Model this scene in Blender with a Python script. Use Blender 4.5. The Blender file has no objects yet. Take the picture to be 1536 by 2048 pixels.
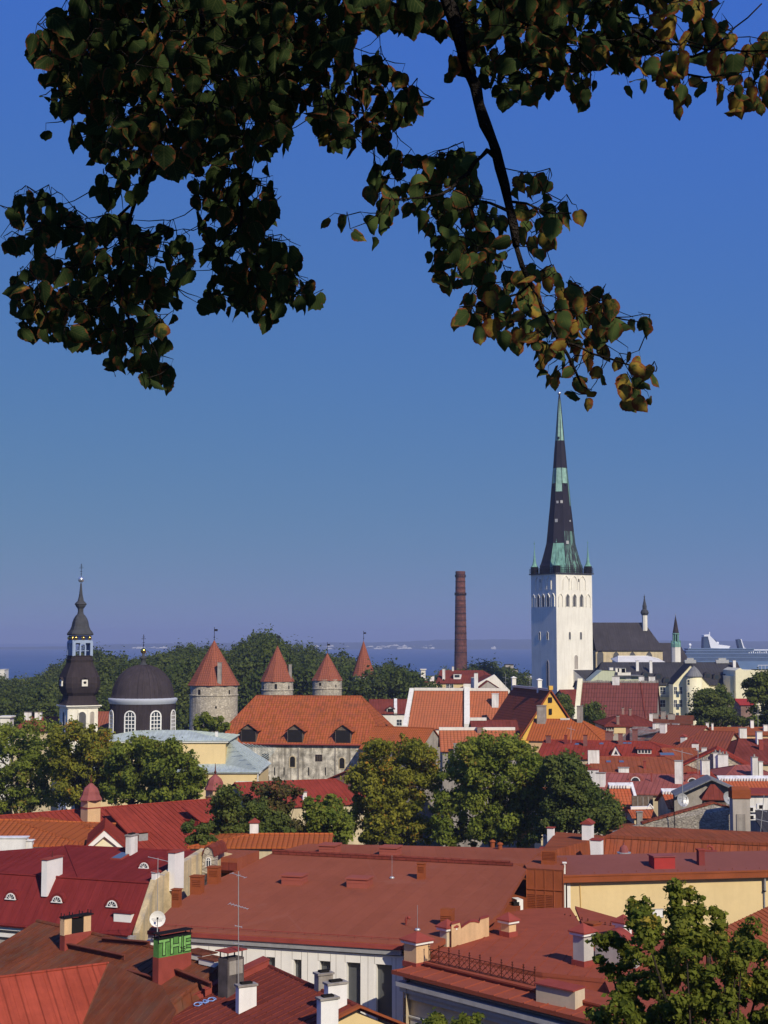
import bpy, math, random
import numpy as np
from mathutils import Vector, Matrix
random.seed(7)
V = Vector
R = math.radians
C = bpy.context.scene.collection
S = bpy.context.scene

# ---------------------------------------------------------------- camera, world, sun, exposure
FPX = 3000.0                       # focal length in photograph pixels (1536 x 2048)
EYE = 35.0                         # camera height over the lower town
TH = math.atan(260.0 / FPX)
cam = bpy.data.cameras.new('camera')
cam.sensor_fit = 'VERTICAL'
cam.sensor_height = 24.0
cam.lens = 24.0 * FPX / 2048.0
cam.clip_start = 0.05
cam.clip_end = 80000
cam_o = bpy.data.objects.new('camera', cam)
C.objects.link(cam_o)
cam_o.location = (0, 0, EYE)
cam_o.rotation_euler = (math.pi / 2 + TH, 0, 0)
S.camera = cam_o

SUN_EL = R(35)
SUN_DIR = V((0.45, -0.893))         # horizontal direction towards the sun
SUN_V = V((SUN_DIR.x * math.cos(SUN_EL), SUN_DIR.y * math.cos(SUN_EL), math.sin(SUN_EL)))
w = bpy.data.worlds.new('World')
S.world = w
w.use_nodes = True
nt = w.node_tree
bg = nt.nodes['Background']
sky = nt.nodes.new('ShaderNodeTexSky')
sky.sky_type = 'NISHITA'
sky.sun_disc = False
sky.sun_elevation = SUN_EL
sky.sun_rotation = math.atan2(SUN_DIR.x, SUN_DIR.y)
sky.altitude = 0
sky.air_density = 1.0
sky.dust_density = 0.0
sky.ozone_density = 10.0
# the phone held this sky back: each channel's range is compressed a little, from top to horizon
_sep = nt.nodes.new('ShaderNodeSeparateColor'); _com = nt.nodes.new('ShaderNodeCombineColor')
nt.links.new(sky.outputs[0], _sep.inputs[0])
for _i, (_k, _g) in enumerate(((0.565, 0.665), (1.165, 0.395), (8.5, -0.32))):
    _m = nt.nodes.new('ShaderNodeMath'); _m.operation = 'MAXIMUM'; nt.links.new(_sep.outputs[_i], _m.inputs[0]); _m.inputs[1].default_value = (0.65, 1.5, 0.3)[_i]
    _p = nt.nodes.new('ShaderNodeMath'); _p.operation = 'POWER'; nt.links.new(_m.outputs[0], _p.inputs[0]); _p.inputs[1].default_value = _g
    _q = nt.nodes.new('ShaderNodeMath'); _q.operation = 'MULTIPLY'; nt.links.new(_p.outputs[0], _q.inputs[0]); _q.inputs[1].default_value = _k
    nt.links.new(_q.outputs[0], _com.inputs[_i])
nt.links.new(_com.outputs[0], bg.inputs[0])
bg.inputs[1].default_value = 0.1
sl = bpy.data.lights.new('sun', 'SUN')
sl.energy = 4.4
sl.angle = R(0.5)
sl.color = (1.0, 0.90, 0.74)
so = bpy.data.objects.new('sun', sl)
C.objects.link(so)
so.rotation_euler = (-SUN_V).to_track_quat('-Z', 'Y').to_euler()
so.location = (60, -40, 90)
S.view_settings.view_transform = 'Standard'
S.view_settings.look = 'None'
S.view_settings.exposure = 0.0
S.view_settings.gamma = 1.0
S.cycles.use_denoising = True
S.cycles.max_bounces = 6
S.cycles.transparent_max_bounces = 8
S.cycles.volume_bounces = 0

# ---------------------------------------------------------------- picture -> place
_c, _s = math.cos(TH), math.sin(TH)
def ray(px, py):
    u = (px - 768.0) / FPX
    v = (1024.0 - py) / FPX
    y = _c - v * _s
    z = _s + v * _c
    return V((u / y, 1.0, z / y))
def P(px, py, Y):
    r = ray(px, py)
    return V((r.x * Y, Y, EYE + r.z * Y))
def PZ(px, py, z):
    r = ray(px, py)
    Y = (z - EYE) / r.z
    return V((r.x * Y, Y, z))
def XY(v, z):
    return V((v.x, v.y, z))

# ---------------------------------------------------------------- naming
def tag(o, label=None, cat=None, group=None, kind=None):
    if label: o['label'] = label
    if cat: o['category'] = cat
    if group: o['group'] = group
    if kind: o['kind'] = kind
    return o
def thing(name, label, cat, loc=(0, 0, 0), group=None):
    o = bpy.data.objects.new(name, None)
    o.empty_display_size = 0.3
    C.objects.link(o)
    o.location = loc
    return tag(o, label, cat, group)
def wloc(o):
    p = V((0, 0, 0))
    while o:
        p = p + V(o.location)
        o = o.parent
    return p
def copy_tree(o, parent=None):
    c = o.copy()
    C.objects.link(c)
    c.parent = parent
    for ch in o.children:
        copy_tree(ch, c)
    return c

# ---------------------------------------------------------------- mesh builder
class MB:
    def __init__(s):
        s.v = []; s.f = []; s.m = []
    def poly(s, pts, m=0):
        n = len(s.v)
        s.v += [tuple(p) for p in pts]
        s.f.append(tuple(range(n, n + len(pts)))); s.m.append(m)
    def mesh(s, vs, fs, m=0):
        n = len(s.v)
        s.v += [tuple(p) for p in vs]
        for f in fs:
            s.f.append(tuple(n + i for i in f)); s.m.append(m)
    def par(s, o, a, b, c, m=0):                      # parallelepiped: corner and three edges
        o, a, b, c = V(o), V(a), V(b), V(c)
        if a.cross(b).dot(c) < 0: a, b = b, a
        vs = [o, o+a, o+a+b, o+b, o+c, o+a+c, o+a+b+c, o+b+c]
        s.mesh(vs, [(0,3,2,1), (4,5,6,7), (0,1,5,4), (1,2,6,5), (2,3,7,6), (3,0,4,7)], m)
    def box(s, c, sx, sy, sz, u=V((1,0,0)), m=0, z0=True):   # centre of the base, sizes, x axis direction
        u = V((u[0], u[1], 0)).normalized(); n = V((-u.y, u.x, 0)); c = V(c)
        o = c - u * sx / 2 - n * sy / 2
        if not z0: o = o - V((0, 0, sz / 2))
        s.par(o, u * sx, n * sy, V((0, 0, sz)), m)
    def prism(s, pts, vec, m=0, mt=None):             # polygon extruded along vec
        pts = [V(p) for p in pts]; vec = V(vec)
        nrm = V((0, 0, 0))
        for i in range(len(pts)):
            nrm += pts[i].cross(pts[(i + 1) % len(pts)])
        if nrm.dot(vec) < 0: pts = pts[::-1]
        k = len(pts)
        vs = pts + [p + vec for p in pts]
        n = len(s.v)
        s.v += [tuple(p) for p in vs]
        s.f.append(tuple(n + i for i in range(k - 1, -1, -1))); s.m.append(m)
        s.f.append(tuple(n + k + i for i in range(k))); s.m.append(m if mt is None else mt)
        for i in range(k):
            j = (i + 1) % k
            s.f.append((n + i, n + j, n + k + j, n + k + i)); s.m.append(m)
    def tube(s, pts, rad, n=6, m=0, cap=True):
        pts = [V(p) for p in pts]
        if not hasattr(rad, '__len__'): rad = [rad] * len(pts)
        base = len(s.v)
        d0 = (pts[-1] - pts[0]).normalized()
        ref = V((0, 0, 1)) if abs(d0.z) < 0.9 else V((1, 0, 0))
        for i, p in enumerate(pts):
            d = (pts[min(i + 1, len(pts) - 1)] - pts[max(i - 1, 0)]).normalized()
            a = d.cross(ref).normalized(); b = d.cross(a).normalized()
            for k in range(n):
                t = 2 * math.pi * k / n
                s.v.append(tuple(p + (a * math.cos(t) + b * math.sin(t)) * rad[i]))
        for i in range(len(pts) - 1):
            for k in range(n):
                k2 = (k + 1) % n
                s.f.append((base + i*n + k, base + (i+1)*n + k, base + (i+1)*n + k2, base + i*n + k2)); s.m.append(m)
        if cap:
            s.f.append(tuple(base + k for k in range(n))); s.m.append(m)
            e = base + (len(pts) - 1) * n
            s.f.append(tuple(e + k for k in range(n - 1, -1, -1))); s.m.append(m)
    def lathe(s, c, prof, n=16, m=0, rot=0.0, shape=None, cap=True, mf=None):
        """prof: (radius, z) from the bottom up about the vertical through c; shape(k) scales ring vertex k"""
        base = len(s.v); c = V(c)
        for (r, z) in prof:
            for k in range(n):
                t = rot + 2 * math.pi * k / n
                q = r * (shape(k) if shape else 1.0)
                s.v.append((c.x + q * math.cos(t), c.y + q * math.sin(t), c.z + z))
        for i in range(len(prof) - 1):
            for k in range(n):
                k2 = (k + 1) % n
                s.f.append((base + i*n + k, base + i*n + k2, base + (i+1)*n + k2, base + (i+1)*n + k))
                s.m.append(mf(i, k) if mf else m)
        if cap:
            s.f.append(tuple(base + k for k in range(n - 1, -1, -1))); s.m.append(m)
            e = base + (len(prof) - 1) * n
            s.f.append(tuple(e + k for k in range(n))); s.m.append(m)
    def ball(s, c, r, m=0, n=10, sz=1.0):
        prof = [(max(r * math.sin(math.pi * i / 8), 0.001), -r * sz * math.cos(math.pi * i / 8)) for i in range(9)]
        s.lathe(c, prof, n, m)
    def build(s, name, mats, parent=None, smooth=False, loc=None):
        me = bpy.data.meshes.new(name)
        vv = [V(p) for p in s.v]
        if parent: base = wloc(parent)
        elif loc is not None: base = V(loc)
        else:
            n = max(1, len(vv))
            base = V((sum(p.x for p in vv) / n, sum(p.y for p in vv) / n, min(p.z for p in vv)))
        me.from_pydata([tuple(p - base) for p in vv], [], s.f)
        if not isinstance(mats, (list, tuple)): mats = [mats]
        for mm in mats: me.materials.append(mm)
        me.polygons.foreach_set('material_index', s.m)
        uvl = me.uv_layers.new(name='UVMap')
        me.update()
        Z = V((0, 0, 1))
        uvs = []
        for p in me.polygons:
            nr = p.normal
            if abs(nr.z) > 0.999: u = V((1, 0, 0)); v = V((0, 1, 0))
            else:
                u = Z.cross(nr).normalized(); v = nr.cross(u)
            for li in p.vertices:
                q = V(s.v[li]); uvs += [q.dot(u), q.dot(v)]
        uvl.data.foreach_set('uv', uvs)
        if smooth:
            me.polygons.foreach_set('use_smooth', [True] * len(me.polygons))
        o = bpy.data.objects.new(name, me)
        C.objects.link(o)
        if parent: o.parent = parent
        else: o.location = base
        return o

# ---------------------------------------------------------------- procedural materials
class NT:
    def __init__(s, name):
        s.mat = bpy.data.materials.new(name); s.mat.use_nodes = True
        s.t = s.mat.node_tree; s.b = s.t.nodes['Principled BSDF']
        s.b.inputs['Specular IOR Level'].default_value = 0.1
    def n(s, k, **kw):
        x = s.t.nodes.new(k)
        for a, b in kw.items(): setattr(x, a, b)
        return x
    def l(s, a, b): s.t.links.new(a, b)
    def val(s, sock, x):
        if isinstance(x, (int, float)): sock.default_value = x
        elif isinstance(x, tuple): sock.default_value = x if len(x) == 4 else (*x, 1)
        else: s.l(x, sock)
    def math(s, op, a, b=0.0, c=0.0):
        x = s.n('ShaderNodeMath', operation=op)
        s.val(x.inputs[0], a); s.val(x.inputs[1], b); s.val(x.inputs[2], c)
        return x.outputs[0]
    def noise(s, scale, detail=3, vec=None, rough=0.55):
        x = s.n('ShaderNodeTexNoise'); x.inputs['Scale'].default_value = scale
        x.inputs['Detail'].default_value = detail; x.inputs['Roughness'].default_value = rough
        if vec is not None: s.l(vec, x.inputs['Vector'])
        return x.outputs[0]
    def mix(s, f, a, b, mode='MIX'):
        x = s.n('ShaderNodeMix', data_type='RGBA', blend_type=mode)
        s.val(x.inputs[0], f); s.val(x.inputs[6], a); s.val(x.inputs[7], b)
        return x.outputs[2]
    def mr(s, v, a, b, c=0.0, d=1.0):
        x = s.n('ShaderNodeMapRange'); s.val(x.inputs[0], v)
        for i, q in enumerate((a, b, c, d)): x.inputs[i + 1].default_value = q
        return x.outputs[0]
    def scale(s, col, f):
        x = s.n('ShaderNodeVectorMath', operation='SCALE'); s.val(x.inputs[0], col) if not isinstance(col, tuple) else setattr(x.inputs[0], 'default_value', col[:3])
        s.val(x.inputs['Scale'], f)
        return x.outputs[0]
    def bump(s, h, strength=0.5, dist=0.05):
        x = s.n('ShaderNodeBump'); x.inputs['Strength'].default_value = strength
        x.inputs['Distance'].default_value = dist; s.l(h, x.inputs['Height'])
        s.l(x.outputs[0], s.b.inputs['Normal'])
    def map(s, vec, sc):
        x = s.n('ShaderNodeMapping'); x.inputs['Scale'].default_value = sc; s.l(vec, x.inputs[0]); return x.outputs[0]
    def done(s, col, rough=0.8, metal=0.0):
        if s.b.inputs['Specular IOR Level'].default_value < 0.15 and metal == 0: s.b.inputs['IOR'].default_value = 1.012
        s.val(s.b.inputs['Base Color'], col); s.val(s.b.inputs['Roughness'], rough); s.b.inputs['Metallic'].default_value = metal
        return s.mat

def mplain(name, col, rough=0.7, var=0.12, sc=1.5, bump=0.0, metal=0.0, streak=0.0, stain=None, spec=None):
    t = NT(name); tc = t.n('ShaderNodeTexCoord').outputs['Object']
    a = t.noise(sc, 5, tc); b = t.noise(sc * 9, 3, tc)
    f = t.math('ADD', t.mr(a, 0.3, 0.7, 1 - var, 1 + var), t.mr(b, 0.3, 0.7, -var * 0.5, var * 0.5))
    c = t.scale(col, f)
    if streak:
        k = t.noise(1.0, 4, t.map(tc, (1.6, 1.6, 0.12)))
        c = t.mix(t.mr(k, 0.46, 0.66, 0, streak), c, stain or tuple(x * 0.35 for x in col))
    if bump: t.bump(b, bump, 0.04)
    if spec is not None: t.b.inputs['Specular IOR Level'].default_value = spec
    return t.done(c, rough, metal)

def mseam(name, col, pitch=0.6, var=0.10, rough=0.66, line=0.55, worn=None, worn_amt=0.0):
    """sheet-metal roof: standing seams run up the slope"""
    t = NT(name); uv = t.n('ShaderNodeTexCoord').outputs['UV']; tc = t.n('ShaderNodeTexCoord').outputs['Object']
    sp = t.n('ShaderNodeSeparateXYZ'); t.l(uv, sp.inputs[0])
    u = t.math('DIVIDE', sp.outputs[0], pitch)
    fr = t.math('FRACT', u); fl = t.math('FLOOR', u)
    d = t.math('ABSOLUTE', t.math('SUBTRACT', fr, 0.5))
    lm = t.mr(d, 0.42, 0.49)
    wn = t.n('ShaderNodeTexWhiteNoise', noise_dimensions='2D')
    rowv = t.math('FLOOR', t.math('ADD', t.math('DIVIDE', sp.outputs[1], 2.3), t.math('MULTIPLY', fl, 0.37)))
    cb = t.n('ShaderNodeCombineXYZ'); t.l(fl, cb.inputs[0]); t.l(rowv, cb.inputs[1]); t.l(cb.outputs[0], wn.inputs['Vector'])
    big = t.noise(0.25, 5, tc); fine = t.noise(2.5, 5, tc, 0.65)
    f = t.math('MULTIPLY', t.mr(wn.outputs[0], 0, 1, 1 - var * 0.6, 1 + var * 0.6), t.mr(big, 0.3, 0.7, 1 - var * 1.6, 1 + var * 1.2))
    f = t.math('MULTIPLY', f, t.mr(fine, 0.3, 0.75, 1 - var, 1 + var))
    f = t.math('MULTIPLY', f, t.mr(lm, 0, 1, 1, line))
    sv = t.noise(1.0, 5, t.map(uv, (2.2, 0.22, 1)), 0.7); f = t.math('MULTIPLY', f, t.mr(sv, 0.35, 0.68, 1.10, 0.80))
    c = t.scale(col, f)
    if worn:
        g = t.noise(0.8, 6, t.map(tc, (1, 1, 0.6)), 0.7)
        c = t.mix(t.mr(g, 0.46, 0.66, 0, worn_amt), c, worn)
    t.bump(lm, 0.35, 0.03); t.b.inputs['Specular IOR Level'].default_value = 0.06
    return t.done(c, rough)

def mtile(name, c1, c2, pu=0.42, pv=0.5, var=0.3, rough=0.85, grime=(0.10, 0.05, 0.04), g_amt=0.35):
    """pantiles: columns up the slope, rows along it"""
    t = NT(name); uv = t.n('ShaderNodeTexCoord').outputs['UV']; tc = t.n('ShaderNodeTexCoord').outputs['Object']
    sp = t.n('ShaderNodeSeparateXYZ'); t.l(uv, sp.inputs[0])
    u = t.math('DIVIDE', sp.outputs[0], pu); v = t.math('DIVIDE', sp.outputs[1], pv)
    fu = t.math('FLOOR', u); fv = t.math('FLOOR', v)
    cb = t.n('ShaderNodeCombineXYZ'); t.l(fu, cb.inputs[0]); t.l(fv, cb.inputs[1])
    wn = t.n('ShaderNodeTexWhiteNoise', noise_dimensions='2D'); t.l(cb.outputs[0], wn.inputs['Vector'])
    fr = t.math('FRACT', u); rv = t.math('FRACT', v)
    hump = t.math('SINE', t.math('MULTIPLY', fr, math.pi))
    h = t.math('ADD', t.math('MULTIPLY', hump, 0.8), t.math('MULTIPLY', t.math('SUBTRACT', 1.0, rv), 0.5))
    edge = t.math('MULTIPLY', t.mr(hump, 0.0, 0.5, 0.50, 1.08), t.mr(rv, 0.0, 0.22, 0.58, 1.05))
    c = t.mix(t.mr(wn.outputs[0], 0.0, 1.0), c1, c2)
    big = t.noise(0.35, 6, tc, 0.65)
    c = t.scale(c, t.math('MULTIPLY', edge, t.mr(wn.outputs[0], 0, 1, 1 - var, 1 + var * 0.6)))
    c = t.mix(t.mr(big, 0.5, 0.75, 0, g_amt), c, grime)
    t.bump(h, 0.6, 0.08); t.b.inputs['Specular IOR Level'].default_value = 0.05
    return t.done(c, rough)

def mstone(name, c1, c2, mortar, sc=2.0, var=0.5, stain=None, stain_amt=0.5, squash=1.6):
    t = NT(name); tc = t.n('ShaderNodeTexCoord').outputs['Object']
    m = t.map(tc, (1, 1, squash))
    vo = t.n('ShaderNodeTexVoronoi', feature='DISTANCE_TO_EDGE'); vo.inputs['Scale'].default_value = sc; t.l(m, vo.inputs['Vector'])
    vc = t.n('ShaderNodeTexVoronoi', feature='F1'); vc.inputs['Scale'].default_value = sc; t.l(m, vc.inputs['Vector'])
    r = t.n('ShaderNodeSeparateColor'); t.l(vc.outputs['Color'], r.inputs[0])
    c = t.mix(r.outputs[0], c1, c2)
    e = t.mr(vo.outputs['Distance'], 0.02, 0.09)
    c = t.mix(e, mortar, c)
    n = t.noise(0.5, 6, t.map(tc, (1, 1, 0.5)), 0.65)
    if stain: c = t.mix(t.mr(n, 0.46, 0.66, 0, stain_amt), c, stain)
    t.bump(t.math('ADD', e, t.math('MULTIPLY', t.noise(sc * 6, 3, tc), 0.6)), 0.6, 0.08)
    return t.done(c, 0.9)

def mbrick(name, c1, c2, mortar, w=0.6, h=0.2):
    t = NT(name); uv = t.n('ShaderNodeTexCoord').outputs['UV']
    b = t.n('ShaderNodeTexBrick'); t.l(uv, b.inputs['Vector'])
    b.inputs['Color1'].default_value = (*c1, 1); b.inputs['Color2'].default_value = (*c2, 1); b.inputs['Mortar'].default_value = (*mortar, 1)
    b.inputs['Scale'].default_value = 1.0; b.inputs['Brick Width'].default_value = w; b.inputs['Row Height'].default_value = h
    b.inputs['Mortar Size'].default_value = h * 0.1
    n = t.noise(0.5, 5, t.n('ShaderNodeTexCoord').outputs['Object'])
    c = t.scale(b.outputs[0], t.mr(n, 0.3, 0.7, 0.7, 1.2))
    t.bump(b.outputs[1], -0.4, 0.02)
    return t.done(c, 0.9)

def mglass(name='dark_glass', col=(0.03, 0.04, 0.05), rough=0.12):
    t = NT(name)
    t.b.inputs['Specular IOR Level'].default_value = 0.6
    return t.done(col, rough)

M = dict(
    red=mseam('red_sheet_metal', (0.285, 0.048, 0.030), 0.62),
    red2=mseam('bright_red_sheet_metal', (0.33, 0.064, 0.038), 0.85, line=0.6),
    red3=mseam('rust_red_sheet_metal', (0.29, 0.080, 0.036), 0.62, worn=(0.20, 0.08, 0.045), worn_amt=0.4),
    maroon=mseam('maroon_sheet_metal', (0.195, 0.046, 0.032), 0.62),
    pink=mseam('faded_pink_red_sheet_metal', (0.31, 0.095, 0.075), 0.62, line=0.5),
    brownred=mseam('weathered_brown_red_sheet_metal', (0.185, 0.056, 0.028), 0.62, line=0.8, var=0.14, worn=(0.13, 0.075, 0.05), worn_amt=0.65),
    felt=mplain('red_roofing_felt', (0.275, 0.088, 0.046), 0.85, 0.06, 0.12, bump=0.06, streak=0.14, stain=(0.33, 0.13, 0.08)),
    mauve=mplain('mauve_roofing_felt', (0.22, 0.078, 0.060), 0.8, 0.08, 0.3),
    rust=mplain('rust_brown_trim', (0.27, 0.075, 0.030), 0.55, 0.12, 0.8),
    redtrim=mplain('red_painted_metal', (0.28, 0.06, 0.045), 0.5, 0.12, 1.2),
    brightred=mplain('bright_red_painted_metal', (0.36, 0.045, 0.04), 0.5, 0.1, 1.2),
    orange=mtile('orange_clay_tile', (0.52, 0.150, 0.046), (0.27, 0.065, 0.028), 0.56, 0.70, var=0.5, g_amt=0.55),
    orange2=mtile('even_orange_clay_tile', (0.46, 0.15, 0.065), (0.37, 0.11, 0.048), 0.55, 0.6, var=0.2, g_amt=0.3),
    orange3=mtile('plain_orange_clay_tile', (0.46, 0.125, 0.036), (0.37, 0.095, 0.03), 0.45, 0.5, var=0.2, g_amt=0.3),
    ochre=mtile('ochre_clay_tile', (0.42, 0.115, 0.034), (0.33, 0.085, 0.028), 0.45, 0.6, var=0.16, g_amt=0.2),
    browntile=mtile('brown_clay_tile', (0.30, 0.080, 0.042), (0.19, 0.052, 0.032), 0.5, 0.55, var=0.25),
    plumtile=mtile('plum_red_clay_tile', (0.215, 0.070, 0.054), (0.140, 0.045, 0.038), 0.62, 1.4, var=0.35, g_amt=0.2),
    cone=mtile('red_shingle', (0.33, 0.105, 0.060), (0.23, 0.075, 0.045), 0.5, 0.55, var=0.18, g_amt=0.3),
    slate=mseam('dark_grey_sheet_metal', (0.056, 0.054, 0.058), 0.7, rough=0.6),
    navy=mseam('dark_violet_grey_roof', (0.058, 0.052, 0.056), 0.8, rough=0.6, line=0.8),
    patchy=mseam('patchy_grey_rust_roof', (0.24, 0.20, 0.17), 0.9, var=0.3, worn=(0.24, 0.075, 0.05), worn_amt=0.8),
    greyroof=mseam('grey_sheet_metal', (0.20, 0.20, 0.20), 0.6, rough=0.45),
    teal=mseam('pale_teal_copper_roof', (0.46, 0.52, 0.47), 0.6, rough=0.6, line=0.85),
    white=mplain('white_plaster', (0.74, 0.71, 0.62), 0.85, 0.06, 0.4, streak=0.22, stain=(0.42, 0.37, 0.30)),
    towerw=mplain('limewashed_tower_plaster', (0.80, 0.765, 0.66), 0.88, 0.06, 0.25, bump=.15, streak=0.28, stain=(0.55, 0.50, 0.40)),
    chim=mplain('sooty_white_plaster', (0.76, 0.74, 0.69), 0.85, 0.10, 1.2, streak=0.35, stain=(0.28, 0.24, 0.20)),
    panel=mplain('pale_facade_panel', (0.82, 0.79, 0.71), 0.6, 0.04, 0.4, streak=0.12, stain=(0.45, 0.44, 0.40)),
    cream=mplain('cream_plaster', (0.80, 0.74, 0.50), 0.85, 0.08, 0.5, streak=0.15, stain=(0.40, 0.34, 0.22)),
    yellow=mplain('pale_yellow_plaster', (0.70, 0.54, 0.28), 0.85, 0.05, 0.25, streak=0.12, stain=(0.52, 0.38, 0.20)),
    gold_y=mplain('golden_yellow_plaster', (0.72, 0.44, 0.09), 0.85, 0.08, 0.5, streak=0.15, stain=(0.45, 0.28, 0.1)),
    buff=mplain('buff_plaster', (0.58, 0.48, 0.30), 0.85, 0.12, 0.6, streak=0.4, stain=(0.28, 0.23, 0.16)),
    peach=mplain('peach_plaster', (0.66, 0.44, 0.24), 0.85, 0.1, 0.8, streak=0.25, stain=(0.4, 0.25, 0.15)),
    greyp=mplain('grey_stucco', (0.40, 0.36, 0.31), 0.85, 0.10, 0.6, streak=0.3, stain=(0.2, 0.17, 0.14)),
    greenp=mplain('pale_green_plaster', (0.52, 0.55, 0.38), 0.85, 0.06, 0.5, streak=0.2),
    dirty=mplain('weathered_old_plaster', (0.52, 0.48, 0.39), 0.9, 0.55, 0.9, bump=0.4, streak=0.8, stain=(0.13, 0.115, 0.09)),
    lime=mstone('pale_limestone_rubble', (0.60, 0.54, 0.42), (0.42, 0.37, 0.28), (0.34, 0.30, 0.24), 1.7, stain=(0.17, 0.15, 0.125), stain_amt=0.55),
    rubble=mstone('grey_limestone_rubble', (0.52, 0.47, 0.37), (0.34, 0.30, 0.24), (0.20, 0.175, 0.145), 2.6, stain=(0.13, 0.115, 0.10), squash=2.4),
    brick=mbrick('sooty_red_brick', (0.24, 0.085, 0.060), (0.13, 0.048, 0.038), (0.15, 0.11, 0.09), 1.6, 1.35),
    sbrick=mbrick('grey_red_brick', (0.30, 0.16, 0.12), (0.22, 0.12, 0.10), (0.30, 0.27, 0.23), 0.26, 0.09),
    concrete=mplain('grey_render', (0.32, 0.29, 0.25), 0.9, 0.2, 1.2, bump=0.3, streak=0.5, stain=(0.13, 0.11, 0.10)),
    boughbark=mplain('lichened_bough_bark', (0.032, 0.027, 0.024), 0.95, 0.5, 9, bump=1.0, streak=0.0),
    bark=mplain('grey_brown_bark', (0.055, 0.042, 0.032), 0.95, 0.35, 4, bump=0.6),
    darkcop=mseam('dark_brown_copper', (0.048, 0.038, 0.040), 0.55, rough=0.45, line=0.7),
    darkcop2=mplain('blue_grey_copper', (0.060, 0.062, 0.068), 0.42, 0.2, 1.5),
    verdi=mplain('green_copper_patina', (0.18, 0.36, 0.29), 0.7, 0.22, 0.9, streak=0.6, stain=(0.05, 0.09, 0.08)),
    verdi2=mplain('streaked_copper_patina', (0.042, 0.046, 0.050), 0.7, 0.35, 1.2, streak=0.75, stain=(0.17, 0.34, 0.27)),
    verdi3=mplain('pale_copper_patina', (0.27, 0.44, 0.36), 0.7, 0.22, 0.9, streak=0.6, stain=(0.12, 0.22, 0.18)),
    copper=mseam('black_brown_copper', (0.030, 0.027, 0.036), 0.7, rough=0.4, line=0.7),
    black=mplain('black_iron', (0.018, 0.016, 0.018), 0.5, 0.1),
    iron=mplain('rusty_iron', (0.10, 0.03, 0.02), 0.6, 0.2, 3),
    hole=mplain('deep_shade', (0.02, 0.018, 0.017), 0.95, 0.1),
    wood=mplain('weathered_wood', (0.16, 0.12, 0.09), 0.85, 0.3, 3, streak=0.4),
    trim=mplain('white_painted_wood', (0.78, 0.76, 0.70), 0.6, 0.05),
    gold=mplain('gilding', (0.80, 0.50, 0.12), 0.25, 0.05, metal=1.0),
    silver=mplain('silvered_metal', (0.62, 0.64, 0.66), 0.3, 0.05, metal=0.8),
    galv=mplain('galvanised_steel', (0.42, 0.42, 0.41), 0.45, 0.12, 3, metal=0.4),
    glass=mglass(),
    glass2=mglass('blue_glass', (0.10, 0.13, 0.16), 0.1),
    lantern=mplain('pale_blue_paint', (0.30, 0.37, 0.50), 0.6, 0.06),
)

def _felt():
    t = NT('red_roofing_felt_strips'); tc = t.n('ShaderNodeTexCoord'); uv = tc.outputs['UV']; ob = tc.outputs['Object']
    mp = t.n('ShaderNodeMapping'); mp.inputs['Rotation'].default_value = (0, 0, 0.0); t.l(uv, mp.inputs[0]); sp = t.n('ShaderNodeSeparateXYZ'); t.l(mp.outputs[0], sp.inputs[0])
    u = t.math('DIVIDE', sp.outputs[0], 1.0); fl = t.math('FLOOR', u); wn = t.n('ShaderNodeTexWhiteNoise', noise_dimensions='1D'); t.l(fl, wn.inputs['W'])
    d = t.math('ABSOLUTE', t.math('SUBTRACT', t.math('FRACT', u), .5)); ln = t.mr(d, .47, .497)
    n1 = t.noise(.11, 5, ob, .6); n2 = t.noise(.9, 6, t.map(ob, (1, .35, 1)), .7); n3 = t.noise(14, 2, ob); n4 = t.noise(.35, 5, ob, .75)
    f = t.math('MULTIPLY', t.mr(wn.outputs[0], 0, 1, .965, 1.035), t.math('MULTIPLY', t.mr(n1, .3, .7, .90, 1.08), t.math('MULTIPLY', t.mr(n2, .3, .7, .93, 1.06), t.mr(n3, .3, .7, .95, 1.05))))
    c = t.scale((0.285, 0.084, 0.045), t.math('MULTIPLY', f, t.mr(ln, 0, 1, 1, .86)))
    c = t.mix(t.mr(n4, .58, .74, 0, .35), c, (.33, .135, .09)); c = t.mix(t.mr(n4, .40, .28, 0, .35), c, (.17, .055, .036))
    vo = t.n('ShaderNodeTexVoronoi', feature='DISTANCE_TO_EDGE'); vo.inputs['Scale'].default_value = .12; t.l(ob, vo.inputs['Vector']); c = t.mix(t.mr(vo.outputs['Distance'], .008, .003, 0, .07), c, (.40, .20, .14))
    t.bump(t.math('ADD', n2, ln), .25, .03); return t.done(c, .9)
M['felt'] = _felt()
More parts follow.
